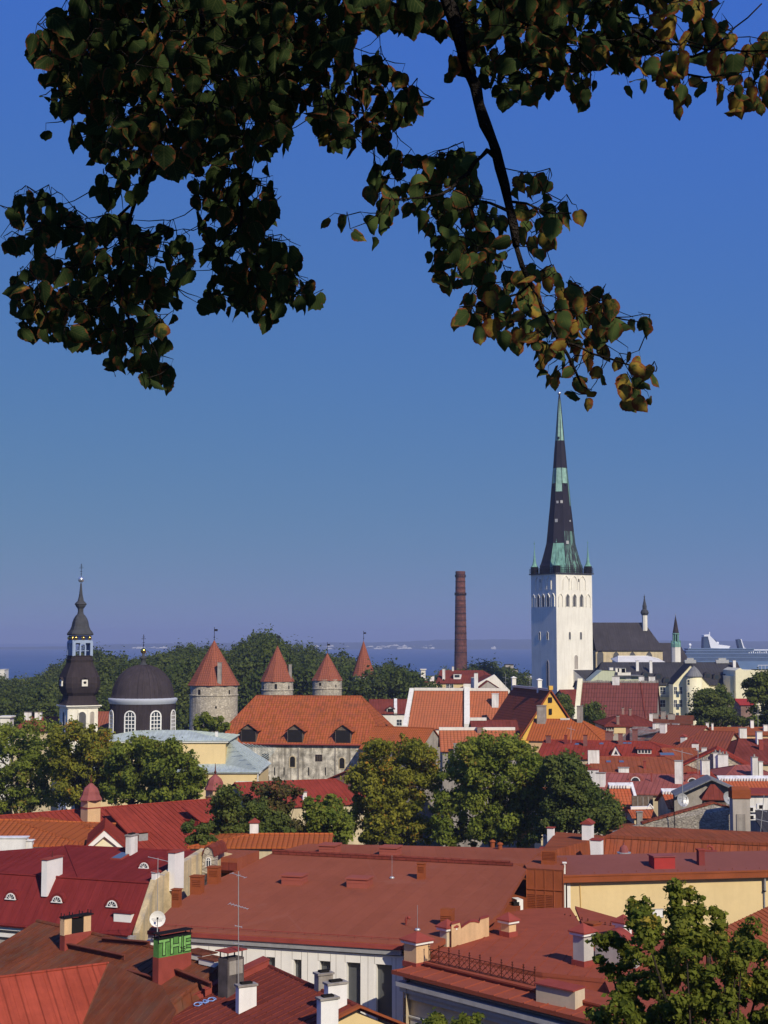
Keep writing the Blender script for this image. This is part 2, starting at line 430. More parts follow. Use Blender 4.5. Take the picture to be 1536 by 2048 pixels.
# ---------------------------------------------------------------- ground, sea, far shore
def sstep(a, b, x):
    t = min(1, max(0, (x - a) / (b - a))); return t * t * (3 - 2 * t)
def gz(x, y):
    z = 33.3 * (1 - sstep(3, 46, y))                                        # the cliff below the viewpoint
    z += 11.0 * math.exp(-((x + 62) / 62) ** 2 - ((y - 540) / 75) ** 2)     # old bastion mound under the park
    z -= 13.0 * sstep(880, 1080, y)
    return z
def make_ground():
    xs = [-9000, -3000, -1200, -600] + list(range(-400, 401, 20)) + [600, 1200, 3000, 9000]
    ys = [-200, -60, -20, -6, 0, 3, 6, 10, 14, 18, 22, 26, 30, 34, 38, 42, 46] + list(range(60, 900, 20)) + [920, 960, 1000, 1040, 1080, 1200]
    vs = [(x, y, gz(x, y)) for y in ys for x in xs]
    nx = len(xs); fs = []
    for j in range(len(ys) - 1):
        for i in range(nx - 1):
            a = j * nx + i; fs.append((a, a + 1, a + nx + 1, a + nx))
    mb = MB(); mb.mesh(vs, fs)
    t = NT('cobbles_and_earth'); tc = t.n('ShaderNodeTexCoord').outputs['Object']
    n = t.noise(0.03, 5, tc); f = t.noise(1.5, 4, tc)
    c = t.mix(t.mr(n, 0.4, 0.6), (0.075, 0.072, 0.066), (0.045, 0.055, 0.028))
    c = t.scale(c, t.mr(f, 0.3, 0.7, 0.7, 1.25)); t.bump(f, 0.4, 0.1)
    o = mb.build('ground', t.done(c, 0.95), loc=(0, 0, 0)); tag(o, kind='structure')
make_ground()
def make_sea():
    mb = MB(); n = 96
    mb.poly([(42000 * math.sin(2 * math.pi * k / n), 42000 * math.cos(2 * math.pi * k / n), -10.0) for k in range(n)][::-1])
    t = NT('sea_water'); tc = t.n('ShaderNodeTexCoord').outputs['Object']
    n1 = t.noise(0.02, 4, t.map(tc, (0.25, 1, 1))); n2 = t.noise(0.004, 4, t.map(tc, (0.12, 1, 1)))
    c = t.mix(t.mr(n2, 0.35, 0.65), (0.040, 0.092, 0.210), (0.058, 0.120, 0.250))
    t.b.inputs['Specular IOR Level'].default_value = 0.12
    t.bump(n1, 0.25, 2.0)
    o = mb.build('sea', t.done(c, 0.38), loc=(0, 0, -10)); tag(o, kind='structure')
make_sea()
def make_shore():
    # low wooded peninsula across the bay: a ridge line running behind the whole right part of the view
    prof = [(-3200, 0), (-2300, 14), (-1900, 30), (-1500, 36), (-1200, 38), (-900, 37), (-600, 40), (-300, 42), (-100, 44), (150, 50), (300, 58),
            (500, 64), (800, 66), (1150, 68), (1350, 62), (1800, 58), (2400, 54), (3200, 50), (4600, 46), (6500, 40)]
    rnd = random.Random(3); mb = MB(); rows = []
    def H(x):
        for (a, ha), (b, hb) in zip(prof, prof[1:]):
            if a <= x <= b: return ha + (hb - ha) * (x - a) / (b - a)
        return 0
    xs = [i * 60.0 - 3200 for i in range(160)]
    for (y, k) in ((9300, 0), (9420, 0.30), (9700, 0.42), (10300, 0.72), (11000, 0.95), (11600, 1.0), (12600, 0.3)):
        rows.append([(x, y + rnd.uniform(-40, 40), -10.5 + (H(x) + rnd.uniform(-4, 4) if H(x) > 0 else 0) * k) for x in xs])
    vs = [p for r in rows for p in r]; n = len(xs)
    fs = [(j*n+i, j*n+i+1, (j+1)*n+i+1, (j+1)*n+i) for j in range(len(rows)-1) for i in range(n-1)]
    mb.mesh(vs, fs)
    m = mplain('far_woods', (0.045, 0.060, 0.040), 0.95, 0.3, 0.004)
    o = mb.build('far_shore_hills', m); tag(o, kind='structure')
    wm = M['white']; proto = None
    rx = random.Random(11)
    spots = []
    for _ in range(44): spots.append((rx.gauss(60, 330), rx.uniform(9330, 9700), rx.uniform(18, 75), rx.uniform(5, 13)))
    for _ in range(9): spots.append((rx.uniform(-1560, -1300), rx.uniform(9330, 9450), rx.uniform(18, 60), rx.uniform(5, 12)))
    for _ in range(4): spots.append((rx.uniform(2020, 2500), rx.uniform(9340, 9450), rx.uniform(18, 60), rx.uniform(5, 12)))
    for (x, y, wd, h) in spots:
        b = MB(); zb = -9.5 + max(0, y - 9400) * .045; b.box((x, y, zb), wd, 30, h); b.box((x + wd * .2, y, zb + h), wd * .4, 20, h * .35)
        o = b.build('shore_building', M['white'])
        tag(o, 'tiny white building on the far shore across the bay', 'building', 'white buildings on the far shore')
make_shore()

# ---------------------------------------------------------------- house helpers
def hperp(d):
    n = V((-d.y, d.x, 0)).normalized()
    return n if n.y < 0 else -n          # towards the camera
class House: pass
def slab(mb, pts, t=0.16, m=0):
    pts = [V(p) for p in pts]
    mb.prism([p - V((0, 0, t)) for p in pts], V((0, 0, t)), m)
def seams(mb, pts, pitch=0.6, h=0.035, wd=0.04, m=0):
    if .55 < pitch < .7: pitch = .62
    """standing seams as thin raised strips up the slope of a convex roof polygon"""
    pts = [V(p) for p in pts]; nr = V((0, 0, 0))
    for i in range(len(pts)): nr += (pts[i] - pts[0]).cross(pts[(i + 1) % len(pts)] - pts[0])
    nr.normalize()
    if nr.z < 0: nr = -nr
    u = V((0, 0, 1)).cross(nr)
    if u.length < 1e-4: return
    u.normalize(); v = nr.cross(u); o = pts[0]
    q = [((p - o).dot(u) + o.dot(u), (p - o).dot(v)) for p in pts]
    a0, a1 = min(a for a, b in q), max(a for a, b in q)
    a = math.ceil(a0 / pitch) * pitch
    while a < a1:
        hit = []
        for i in range(len(q)):
            (x0, y0), (x1, y1) = q[i], q[(i + 1) % len(q)]
            if (x0 - a) * (x1 - a) < 0: hit.append(y0 + (y1 - y0) * (a - x0) / (x1 - x0))
        if len(hit) >= 2:
            b0, b1 = min(hit), max(hit)
            if b1 - b0 > 0.3: mb.par(o + u * (a - o.dot(u) - wd / 2) + v * b0 - nr * 0.02, u * wd, v * (b1 - b0), nr * (h + 0.02), m)
        a += pitch
def house(name, label, A, B, run=6.0, eave=None, drop=None, hip=(0, 0), runb=None, dropb=None, base=0.0, wall='cream', roof='red',
          over=0.35, cat='house', group=None, seam=0.0, ridgecap=True, t=0.16, trim=None, roofb=None):
    """A, B: ridge ends. run: plan distance ridge -> front eave. eave: a pixel the front eave passes through. hip: plan length of the hip at A and B (0 = gable)"""
    A = V(A); B = V(B); B.z = A.z
    H = House(); u = (B - A); u.z = 0; L = u.length; u.normalize(); n = hperp(u)
    if eave is not None:
        r = ray(*eave); rr = V((r.x, r.y, 0)); Y = (run + n.dot(V((A.x, A.y, 0)))) / n.dot(rr)
        drop = A.z - (EYE + r.z * Y)
    if runb is None: runb = run
    if dropb is None: dropb = drop * runb / run
    eA = A + n * run - u * hip[0] - V((0, 0, drop)); eB = B + n * run + u * hip[1] - V((0, 0, drop))
    bA = A - n * runb - u * hip[0] - V((0, 0, dropb)); bB = B - n * runb + u * hip[1] - V((0, 0, dropb))
    H.u, H.n, H.A, H.B, H.eA, H.eB, H.bA, H.bB, H.drop, H.run, H.base = u, n, A, B, eA, eB, bA, bB, drop, run, base
    root = thing(name, label, cat, ((eA + eB + bA + bB) / 4).xy.to_3d() + V((0, 0, base)), group); H.root = root
    # roof
    mb = MB(); fp = [eA, eB, B, A]; bp = [bB, bA, A, B]
    slab(mb, fp, t); slab(mb, bp, t, 1 if roofb else 0)
    polys = [fp, bp]
    if hip[0] > 0: slab(mb, [bA, eA, A], t); polys.append([bA, eA, A])
    if hip[1] > 0: slab(mb, [eB, bB, B], t); polys.append([eB, bB, B])
    if seam:
        for q in polys: seams(mb, q, seam)
    if ridgecap:
        mb.tube([A, B], 0.12, 6)
        for (e, h) in ((A, hip[0]), (B, hip[1])):
            if h > 0:
                for c in ((eA, bA) if e is A else (eB, bB)): mb.tube([e, c], 0.10, 5)
    H.roof = mb.build('roof', [M[roof]] + ([M[roofb]] if roofb else []), root)
    # walls
    mw = MB(); o_ = over; k = drop / run
    za = min(eA.z, bA.z) - t
    c = [eA - n * o_ + u * (o_ if hip[0] else o_), eB - n * o_ - u * o_, bB + n * o_ - u * o_, bA + n * o_ + u * o_]
    zf = eA.z - t + k * o_ * 0.8; zb = bA.z - t + (dropb / runb) * o_ * 0.8
    pts = [XY(c[0], zf), XY(c[1], zf), XY(c[2], zb), XY(c[3], zb)]
    b4 = [XY(p, base) for p in pts]
    mw.poly([b4[0], b4[1], pts[1], pts[0]]); mw.poly([b4[2], b4[3], pts[3], pts[2]])
    gA = A + u * o_ - V((0, 0, t + 0.02)); gB = B - u * o_ - V((0, 0, t + 0.02))
    if hip[0] > 0: mw.poly([b4[3], b4[0], pts[0], pts[3]])
    else: mw.poly([b4[3], b4[0], pts[0], gA, pts[3]])
    if hip[1] > 0: mw.poly([b4[1], b4[2], pts[2], pts[1]])
    else: mw.poly([b4[1], b4[2], pts[2], gB, pts[1]])
    H.wall = mw.build('wall', M[wall], root)
    H.wf = pts; H.over = over
    H.pn = (eB - eA).cross(A - eA).normalized()
    if H.pn.z < 0: H.pn = -H.pn
    return H
def onplane(px, py, o, nr):
    r = ray(px, py); cam = V((0, 0, EYE))
    return cam + r * ((V(o) - cam).dot(nr) / r.dot(nr))
def on(H, px, py): return onplane(px, py, H.eA, H.pn)
def onwall(H, px, py):                        # a point on the front wall
    return onplane(px, py, H.wf[0], H.n)
def onend(H, px, py, end='B'):
    return onplane(px, py, H.wf[1] if end == 'B' else H.wf[0], H.u)
def chimney(parent, base, w, h, d=None, u=V((1, 0, 0)), mat='chim', cap='slab', capmat='concrete', down=1.2, name='chimney'):
    d = d or w; mb = MB(); base = V(base)
    mb.box(base - V((0, 0, down)), w, d, h + down, u)
    top = base + V((0, 0, h))
    if cap == 'slab':
        mb.box(top - V((0, 0, 0.02)), w + 0.12, d + 0.12, 0.10, u, 1)
        mb.box(top + V((0, 0, 0.08)), w * 0.62, d * 0.62, 0.10, u, 2)
    elif cap == 'flat':
        mb.box(top - V((0, 0, 0.01)), w + 0.16, d + 0.16, 0.07, u, 1)
    elif cap == 'pots':
        mb.box(top - V((0, 0, 0.02)), w + 0.1, d + 0.1, 0.1, u, 1)
        k = max(1, int(w / 0.45))
        for i in range(k):
            q = top + V((u[0], u[1], 0)).normalized() * ((i + 0.5) / k - 0.5) * w
            mb.lathe(q + V((0, 0, 0.05)), [(0.13, 0), (0.10, 0.35), (0.13, 0.38)], 8, 1)
    elif cap in ('peak', 'pyr'):
        uu = V((u[0], u[1], 0)).normalized(); nn = V((-uu.y, uu.x, 0)); e = 0.12
        p = [top + uu * sx * (w / 2 + e) + nn * sy * (d / 2 + e) for sx, sy in ((-1, -1), (1, -1), (1, 1), (-1, 1))]
        mb.box(top - V((0, 0, 0.015)), w + 2 * e, d + 2 * e, 0.08, u, 1)
        up = V((0, 0, 0.07)); p = [q + up for q in p]
        if cap == 'pyr':
            ap = top + V((0, 0, 0.35 * max(w, d) + 0.1))
            for i in range(4): mb.poly([p[i], p[(i + 1) % 4], ap], 1)
        else:
            hh = V((0, 0, 0.4 * w)); a = (p[0] + p[1]) / 2 + hh; b = (p[2] + p[3]) / 2 + hh
            mb.poly([p[0], p[1], a], 1); mb.poly([p[2], p[3], b], 1)
            mb.poly([p[1], p[2], b, a], 1); mb.poly([p[3], p[0], a, b], 1)
    return mb.build(name, [M[mat], M[capmat], M['hole']], parent)
def chim_px(H, x0, x1, yt, yb, parent=None, plane=None, d=None, mat='chim', cap='slab', capmat='concrete', u=None, name='chimney'):
    """chimney whose visible front spans the pixels x0..x1, yt..yb, standing on the front roof plane of H"""
    b = on(H, (x0 + x1) / 2, yb) if plane is None else onplane((x0 + x1) / 2, yb, *plane)
    s = b.y / FPX
    return chimney(parent or H.roof, b + V((0, s * (x1 - x0) * 0.25, 0)), max(0.3, (x1 - x0) * s * 0.92), (yb - yt) * s, d or max(0.4, (x1 - x0) * s * 0.7), u or H.u, mat, cap, capmat, name=name)
def window(parent, c, u, w, h, arch=False, bars=(1, 1), fm='trim', gm='glass', fw=0.08, out=0.06, n=None, name='window', sill=False):
    """framed window standing just proud of a wall; c: centre of the bottom edge, u: to the right along the wall, n: outward"""
    u = V(u).normalized()
    if n is None: n = hperp(u)
    c = V(c); Z = V((0, 0, 1)); mb = MB()
    def outline(ww, hh, z0):
        if not arch: return [(-ww/2, z0), (ww/2, z0), (ww/2, hh), (-ww/2, hh)]
        r = ww / 2; k = [(-ww/2, z0), (ww/2, z0)]
        return k + [(r * math.cos(a * math.pi / 8), hh - r + r * math.sin(a * math.pi / 8)) for a in range(9)]
    def W(q, o): return c + u * q[0] + Z * q[1] + n * o
    go = outline(w, h, 0); mb.prism([W(q, -0.03) for q in go], n * 0.045, 1)
    oo = outline(w + 2 * fw, h + fw, -fw); k = len(oo); gi = outline(w, h, 0)
    for i in range(k):
        j = (i + 1) % k
        mb.prism([W(oo[i], -0.02), W(oo[j], -0.02), W(gi[j], -0.02), W(gi[i], -0.02)], n * (out + 0.02), 0)
    bw = max(0.04, fw * 0.6)
    for i in range(bars[0]):
        x = w * ((i + 1) / (bars[0] + 1) - 0.5); mb.par(W((x - bw/2, 0), 0.012), u * bw, Z * (h * (0.98 if not arch else 0.94)), n * 0.03, 0)
    for i in range(bars[1]):
        z = (h - (w / 2 if arch else 0)) * (i + 1) / (bars[1] + (0 if arch else 1)); mb.par(W((-w/2, z - bw/2), 0.013), u * w, Z * bw, n * 0.03, 0)
    if sill: mb.par(W((-w/2 - 0.12, -fw - 0.08), -0.02), u * (w + 0.24), Z * 0.08, n * 0.16, 0)
    return mb.build(name, [M[fm], M[gm]], parent)
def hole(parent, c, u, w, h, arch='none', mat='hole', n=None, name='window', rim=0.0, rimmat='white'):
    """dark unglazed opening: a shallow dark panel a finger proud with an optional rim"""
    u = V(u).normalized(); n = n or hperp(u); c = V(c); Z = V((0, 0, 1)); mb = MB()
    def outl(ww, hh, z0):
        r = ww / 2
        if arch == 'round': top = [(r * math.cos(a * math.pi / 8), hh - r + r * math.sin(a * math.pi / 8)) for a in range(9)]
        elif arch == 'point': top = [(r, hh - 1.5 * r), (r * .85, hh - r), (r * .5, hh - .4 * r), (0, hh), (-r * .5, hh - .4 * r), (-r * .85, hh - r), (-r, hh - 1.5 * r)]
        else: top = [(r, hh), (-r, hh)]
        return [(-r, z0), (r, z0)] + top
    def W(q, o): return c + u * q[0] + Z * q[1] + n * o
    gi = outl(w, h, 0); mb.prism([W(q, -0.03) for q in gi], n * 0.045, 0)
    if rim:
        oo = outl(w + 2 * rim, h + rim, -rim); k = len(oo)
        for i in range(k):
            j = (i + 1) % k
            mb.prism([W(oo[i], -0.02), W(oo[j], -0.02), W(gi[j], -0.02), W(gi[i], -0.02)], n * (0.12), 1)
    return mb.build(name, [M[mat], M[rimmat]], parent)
def skylight(parent, H, px, py, w=0.9, h=1.2, plane=None):
    o = on(H, px, py) if plane is None else onplane(px, py, *plane)
    nr = H.pn; v = nr.cross(H.u).normalized(); v = v if v.z > 0 else -v
    mb = MB(); a = o - H.u * w/2 - v * h/2
    mb.par(a - nr * 0.05, H.u * w, v * h, nr * 0.13, 0)
    mb.par(a + H.u * .08 + v * .08, H.u * (w - .16), v * (h - .16), nr * 0.10, 1)
    return mb.build('skylight', [M['redtrim'], M['glass2']], parent)
def dormer(H, px, py, w=1.6, h=1.6, roof='orange', wall='wood', front='hole', peak=0.6, over=0.25, name='dormer', win=None):
    """gabled dormer whose front foot is at the pixel on the roof plane; its roof runs level back into the slope"""
    b = on(H, px, py); u, n = H.u, H.n; k = H.drop / H.run; Z = V((0, 0, 1)); b = b - V((0, 0, 0.05))
    L = h / k + 0.1; Lp = (h + peak) / k + 0.1
    mb = MB()
    fl, fr = b - u * w/2, b + u * w/2
    mb.poly([fl, fr, fr + Z * h, b + Z * (h + peak), fl + Z * h], 1)                  # front
    mb.poly([fl, fl + Z * h, fl + Z * h - n * L], 0); mb.poly([fr, fr - n * L + Z * h, fr + Z * h], 0)
    mb.par(fl + Z * 0.12 + u * 0.12 + n * 0.01, u * (w - 0.24), Z * (h - 0.18), n * 0.03, 3 if win is None else 1)
    if win: pass
    top = b + Z * (h + peak + 0.06) + n * over
    for sgn in (-1, 1):
        e = b + u * sgn * (w/2 + over) + Z * (h - peak * 2 * over / w + 0.06)
        slab(mb, [e + n * over, top, top - n * (Lp + over), e - n * (L)], 0.1, 2)
    mb.poly([fl, fl + Z * 0.1, fr + Z * 0.1, fr], 0)
    d = mb.build(name, [M[wall], M[front if front != 'hole' else wall], M[roof], M['hole']], H.roof)
    return d
# ---------------------------------------------------------------- the great church with the green and black spire
def point_niche(mb, o, u, n, w, h, m, depth=0.05, wd=0.14):
    """raised pointed-arch moulding on a wall; o: foot centre"""
    Z = V((0, 0, 1)); r = w / 2
    q = [(-r, 0), (-r, h - 1.4 * r), (-r * .82, h - .9 * r), (-r * .45, h - .35 * r), (0, h), (r * .45, h - .35 * r), (r * .82, h - .9 * r), (r, h - 1.4 * r), (r, 0)]
    for a, b in zip(q, q[1:]):
        d = V((b[0] - a[0], b[1] - a[1], 0)); d.normalize(); pr = (d.y * wd, -d.x * wd)
        pts = [o + u * x + Z * z - n * 0.02 for x, z in (a, b, (b[0] - pr[0] * -1, b[1] - pr[1] * -1), (a[0] - pr[0] * -1, a[1] - pr[1] * -1))]
        mb.prism(pts, n * (depth + 0.02), m)
def great_church():
    Y0 = 500.0
    cpt = P(1112, 1147, Y0)                     # the near corner at the top of the wall
    a = R(28.8); wd = 14.75; zt = cpt.z
    ur = V((math.cos(a), math.sin(a), 0)); ul = V((-math.sin(a), math.cos(a), 0))
    cor = XY(cpt, 0); ctr = cor + (ur + ul) * wd / 2
    root = thing('tower_church', 'tall white church tower with a black and green copper needle spire beside the chimney stack', 'church', ctr)
    nR = V((ur.y, -ur.x, 0)); nL = V((-ul.y, ul.x, 0))
    if nR.y > 0: nR = -nR
    if nL.x > 0: nL = -nL
    mb = MB()
    # plain body of the tower; bell openings are flat panels coloured as shaded depth
    mb.prism([cor, cor + ur * wd, cor + (ur + ul) * wd, cor + ul * wd], V((0, 0, zt)), 0)
    mb.box(ctr + V((0, 0, zt)), wd + 1.0, wd + 1.0, 0.35, ur, 1)
    mb.build('tower_wall', [M['towerw'], M['slate']], root)
    def zpx(py): return EYE + (1284 - py) / FPX * Y0
    for (u, n, sgn) in ((ur, nR, 1), (ul, nL, -1)):
        for i in range(5):
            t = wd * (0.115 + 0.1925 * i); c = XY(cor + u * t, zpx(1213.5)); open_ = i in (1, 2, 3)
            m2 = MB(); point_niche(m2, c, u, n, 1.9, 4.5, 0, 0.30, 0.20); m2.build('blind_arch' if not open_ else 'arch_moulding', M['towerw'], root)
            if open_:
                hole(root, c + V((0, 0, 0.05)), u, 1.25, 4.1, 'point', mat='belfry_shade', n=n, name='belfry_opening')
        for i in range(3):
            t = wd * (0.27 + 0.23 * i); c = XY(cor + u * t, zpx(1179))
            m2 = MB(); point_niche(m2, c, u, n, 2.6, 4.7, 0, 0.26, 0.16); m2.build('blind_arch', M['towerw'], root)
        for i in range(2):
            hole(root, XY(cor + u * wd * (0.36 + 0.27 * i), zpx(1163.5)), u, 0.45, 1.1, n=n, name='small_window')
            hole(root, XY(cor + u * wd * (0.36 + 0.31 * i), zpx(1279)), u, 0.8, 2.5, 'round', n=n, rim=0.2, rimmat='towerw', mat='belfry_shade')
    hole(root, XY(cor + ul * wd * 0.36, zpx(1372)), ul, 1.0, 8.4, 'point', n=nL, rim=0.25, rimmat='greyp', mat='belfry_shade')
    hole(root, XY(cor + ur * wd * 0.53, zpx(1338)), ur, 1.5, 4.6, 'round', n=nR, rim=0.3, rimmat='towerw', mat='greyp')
    # gallery railing
    mb = MB(); g = wd + 0.5; zt2 = zt + 0.35
    for s0, s1, uu in ((0, 0, 0),):
        cs = [ctr + (ur * sx + ul * sy) * g / 2 for sx, sy in ((-1, -1), (1, -1), (1, 1), (-1, 1))]
        for i in range(4):
            a0, a1 = cs[i], cs[(i + 1) % 4]; d = (a1 - a0)
            for z in (0.5, 1.1, 1.7): mb.tube([XY(a0, zt2 + z), XY(a1, zt2 + z)], 0.07, 4)
            k = 18
            for j in range(k): mb.tube([XY(a0 + d * j / k, zt2), XY(a0 + d * j / k, zt2 + 1.75)], 0.05 if j % 3 else 0.1, 4)
    mb.build('gallery_railing', M['black'], root)
    # the spire: eight sided, concave foot, sheets of new and old copper
    sc = ctr.y / FPX; zc = lambda py: EYE + (1284 - py) / FPX * ctr.y
    prof_px = [(1147, 44), (1133, 43), (1128, 40.5), (1118, 37.5), (1106, 34), (1088, 29.2), (1064, 26.5), (1041, 24.3), (1012, 21), (984, 18.6), (967, 17), (936, 14), (905, 11.6), (880, 9.2), (850, 6.6), (820, 4.2), (800, 2.4), (787, 0.9), (783, 0.5)]
    prof = [(r * sc, max(0.0, zc(py) - zt) if py < 1140 else 0.0) for py, r in prof_px]
    rot = a + R(22.5)
    def mf(i, k):
        py = (prof_px[i][0] + prof_px[i + 1][0]) / 2
        # k counts counter-clockwise from rot; faces turned to the camera are k = 4..7
        if py < 880: return {3: 1, 4: 3, 5: 3, 6: 1}.get(k, 1)
        if 936 < py < 967: return {4: 3, 5: 3}.get(k, 1)
        if 967 < py < 984: return {4: 3, 6: 1}.get(k, 0)
        if 984 < py < 1012: return 1 if k == 6 else 0
        if py > 1088: return {4: 1, 5: 2, 6: 2}.get(k, 0)
        if 1064 < py < 1088: return 2 if k in (5, 6) else 0
        return 0
    mb = MB(); mb.lathe(XY(ctr, zt), prof, 8, 0, rot, mf=mf)
    for k in range(8):
        t = rot + 2 * math.pi * k / 8
        mb.tube([XY(ctr, zt) + V((r * math.cos(t), r * math.sin(t), z)) for r, z in prof], 0.10, 4, 0)
    sp = mb.build('spire', [M['copper'], M['verdi'], M['verdi2'], M['verdi3']], root)
    mb = MB(); mb.ball(XY(ctr, zc(783)), 0.6, n=12); mb.tube([XY(ctr, zc(783)), XY(ctr, zc(778))], 0.06, 5); mb.build('finial', M['silver'], sp, True)
    for (px, py, s_) in ((1113, 906, .9), (1124, 1008, .8), (1116, 1008, .7), (1113, 1046, .9), (1134, 1090, .9), (1141, 1045, .5), (1112, 972, .7), (1133, 972, .6), (1121, 877, .6)):
        z = zc(py); rr = 0
        for (r0, z0), (r1, z1) in zip(prof, prof[1:]):
            if z0 <= z - zt <= z1: rr = r0 + (r1 - r0) * (z - zt - z0) / (z1 - z0)
        x = (px - 768) / FPX * ctr.y * .995 - ctr.x; ap = rr * 0.93
        y = -math.sqrt(max(0.05, ap * ap - x * x)) if abs(x) < ap else -0.3
        if abs(x) > ap * .9: continue
        m2 = MB(); dark = py in (972, 877)
        m2.box(XY(ctr, z) + V((x * 0.98, y - 0.08, 0)), s_, 0.55, s_ * 1.2, V((-y, x, 0)) if False else V((1, x / 6, 0)))
        m2.build('hatch', M['hole' if dark else 'galv'], sp)
    for i, (sx, sy) in enumerate(((-1, -1), (1, -1), (1, 1), (-1, 1))):
        q = ctr + (ur * sx + ul * sy) * (wd / 2 - 0.9); mb = MB(); zz = zpx(1131)
        if False: pass
        mb.box(XY(q, zt2), 1.9, 1.9, zz - zt2, ur, 1)
        mb.lathe(XY(q, zz), [(1.25, 0), (0.9, 0.5), (0.55, 1.5), (0.32, 3.2), (0.12, 6.0), (0.05, 7.6), (0.04, 9.0)], 8, 0)
        mb.ball(XY(q, zz + 8.0), 0.22, 0, 6)
        mb.build('corner_pinnacle', [M['verdi'], M['black']], root)
    # nave and choir behind the tower
    A = P(1180, 1245, 520); B = P(1291, 1245, 520); B.z = A.z
    d = V((1, 0.10, 0)).normalized(); n = hperp(d); k = 8.2; drop = A.z - (EYE + (1284 - 1300) / FPX * 511)
    L = (B - A).length; B = A + d * L; mb = MB(); hipl = 4.6
    eA = A + n * k - V((0, 0, drop)) - d * 0; eB = B + n * k + d * hipl - V((0, 0, drop)); bA = A - n * k - V((0, 0, drop)); bB = B - n * k + d * hipl - V((0, 0, drop))
    slab(mb, [eA, eB, B, A], 0.3); slab(mb, [bB, bA, A, B], 0.3); slab(mb, [eB, bB, B], 0.3)
    rf = mb.build('nave_roof', M['navy'], root)
    mb = MB(); i_ = 0.5
    mb.prism([XY(eA - n * i_, 0), XY(eB - n * i_ - d * i_, 0), XY(bB + n * i_ - d * i_, 0), XY(bA + n * i_, 0)], V((0, 0, eA.z - 0.25)))
    mb.build('nave_wall', M['buff'], root)
    o = XY(eA - n * i_, 0)
    for px in (1199.5, 1232, 1265, 1299):
        t = ((px - 768) / FPX * 511 - o.x) / d.x
        hole(root, XY(o + d * t, zpx(1333)), d, 2.2, 5.6 if px < 1210 else 5.0, 'point', n=n, rim=0.25, rimmat='buff', mat='belfry_shade')
    # choir, lower roof further right
    A2 = P(1300, 1286, 530); A2.z = EYE - 0.3; B2 = A2 + d * 10.5; mb = MB()
    e1, e2 = A2 + n * 7 - V((0, 0, 9)), B2 + n * 7 - V((0, 0, 9)); f1, f2 = A2 - n * 7 - V((0, 0, 9)), B2 - n * 7 - V((0, 0, 9))
    slab(mb, [e1, e2 + d * 3, B2, A2], 0.3); slab(mb, [f2 + d * 3, f1, A2, B2], 0.3); slab(mb, [e2 + d * 3, f2 + d * 3, B2], 0.3)
    mb.build('choir_roof', M['navy'], root)
    mb = MB(); mb.prism([XY(e1 - n * .5, 0), XY(e2 - n * .5 + d * 2.5, 0), XY(f2 + n * .5 + d * 2.5, 0), XY(f1 + n * .5, 0)], V((0, 0, e1.z - 0.2))); mb.build('choir_wall', M['buff'], root)
    # ridge turret at the east end of the nave
    q = P(1289.5, 1245, 520); mb = MB(); zz = lambda py: EYE + (1284 - py) / FPX * 520
    mb.lathe(XY(q, 0), [(0.95, zz(1262)), (0.95, zz(1231)), ], 8, 0)
    mb.lathe(XY(q, 0), [(1.0, zz(1231)), (1.45, zz(1226)), (1.15, zz(1221)), (0.7, zz(1219)), (0.75, zz(1213)), (0.35, zz(1203)), (0.12, zz(1194)), (0.05, zz(1189))], 8, 1)
    mb.ball(XY(q, zz(1194)), 0.28, 1, 6)
    mb.build('ridge_turret', [M['white'], M['darkcop2']], rf, False)
    mb = MB()   # leaning annex roofs at the foot of the tower
    c0 = cor + ur * wd * 0.45 + nR * 0.0
    p = [XY(c0, 0), XY(cor + ur * (wd + 6), 0), XY(cor + ur * (wd + 6) + nR * 9, 0), XY(c0 + nR * 9, 0)]
    mb.prism(p, V((0, 0, zpx(1368))), 0); mb.prism([XY(v, zpx(1368)) for v in (p[0], p[1], p[2], p[3])], V((0, 0, 0.2)), 1)
    mb.poly([XY(p[3], zpx(1368) + 0.2), XY(p[2], zpx(1368) + 0.2), XY(p[1], zpx(1340)), XY(p[0], zpx(1340))], 1)
    mb.poly([XY(p[3], zpx(1368) + 0.2), XY(p[0], zpx(1340)), XY(p[0], zpx(1368) + 0.2)], 0)
    mb.poly([XY(p[2], zpx(1368) + 0.2), XY(p[1], zpx(1368) + 0.2), XY(p[1], zpx(1340))], 0)
    b0 = cor + ur * 0.0 + ul * 0.0
    mb.prism([XY(cor + ur * 5.0, 0), XY(cor + ur * 7.0, 0), XY(cor + ur * 7.0 + nR * 4.5, 0), XY(cor + ur * 5.0 + nR * 4.5, 0)], V((0, 0, zpx(1392))), 0)
    mb.build('porch', [M['towerw'], M['slate']], root)
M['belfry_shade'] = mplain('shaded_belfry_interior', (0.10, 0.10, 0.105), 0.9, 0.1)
great_church()

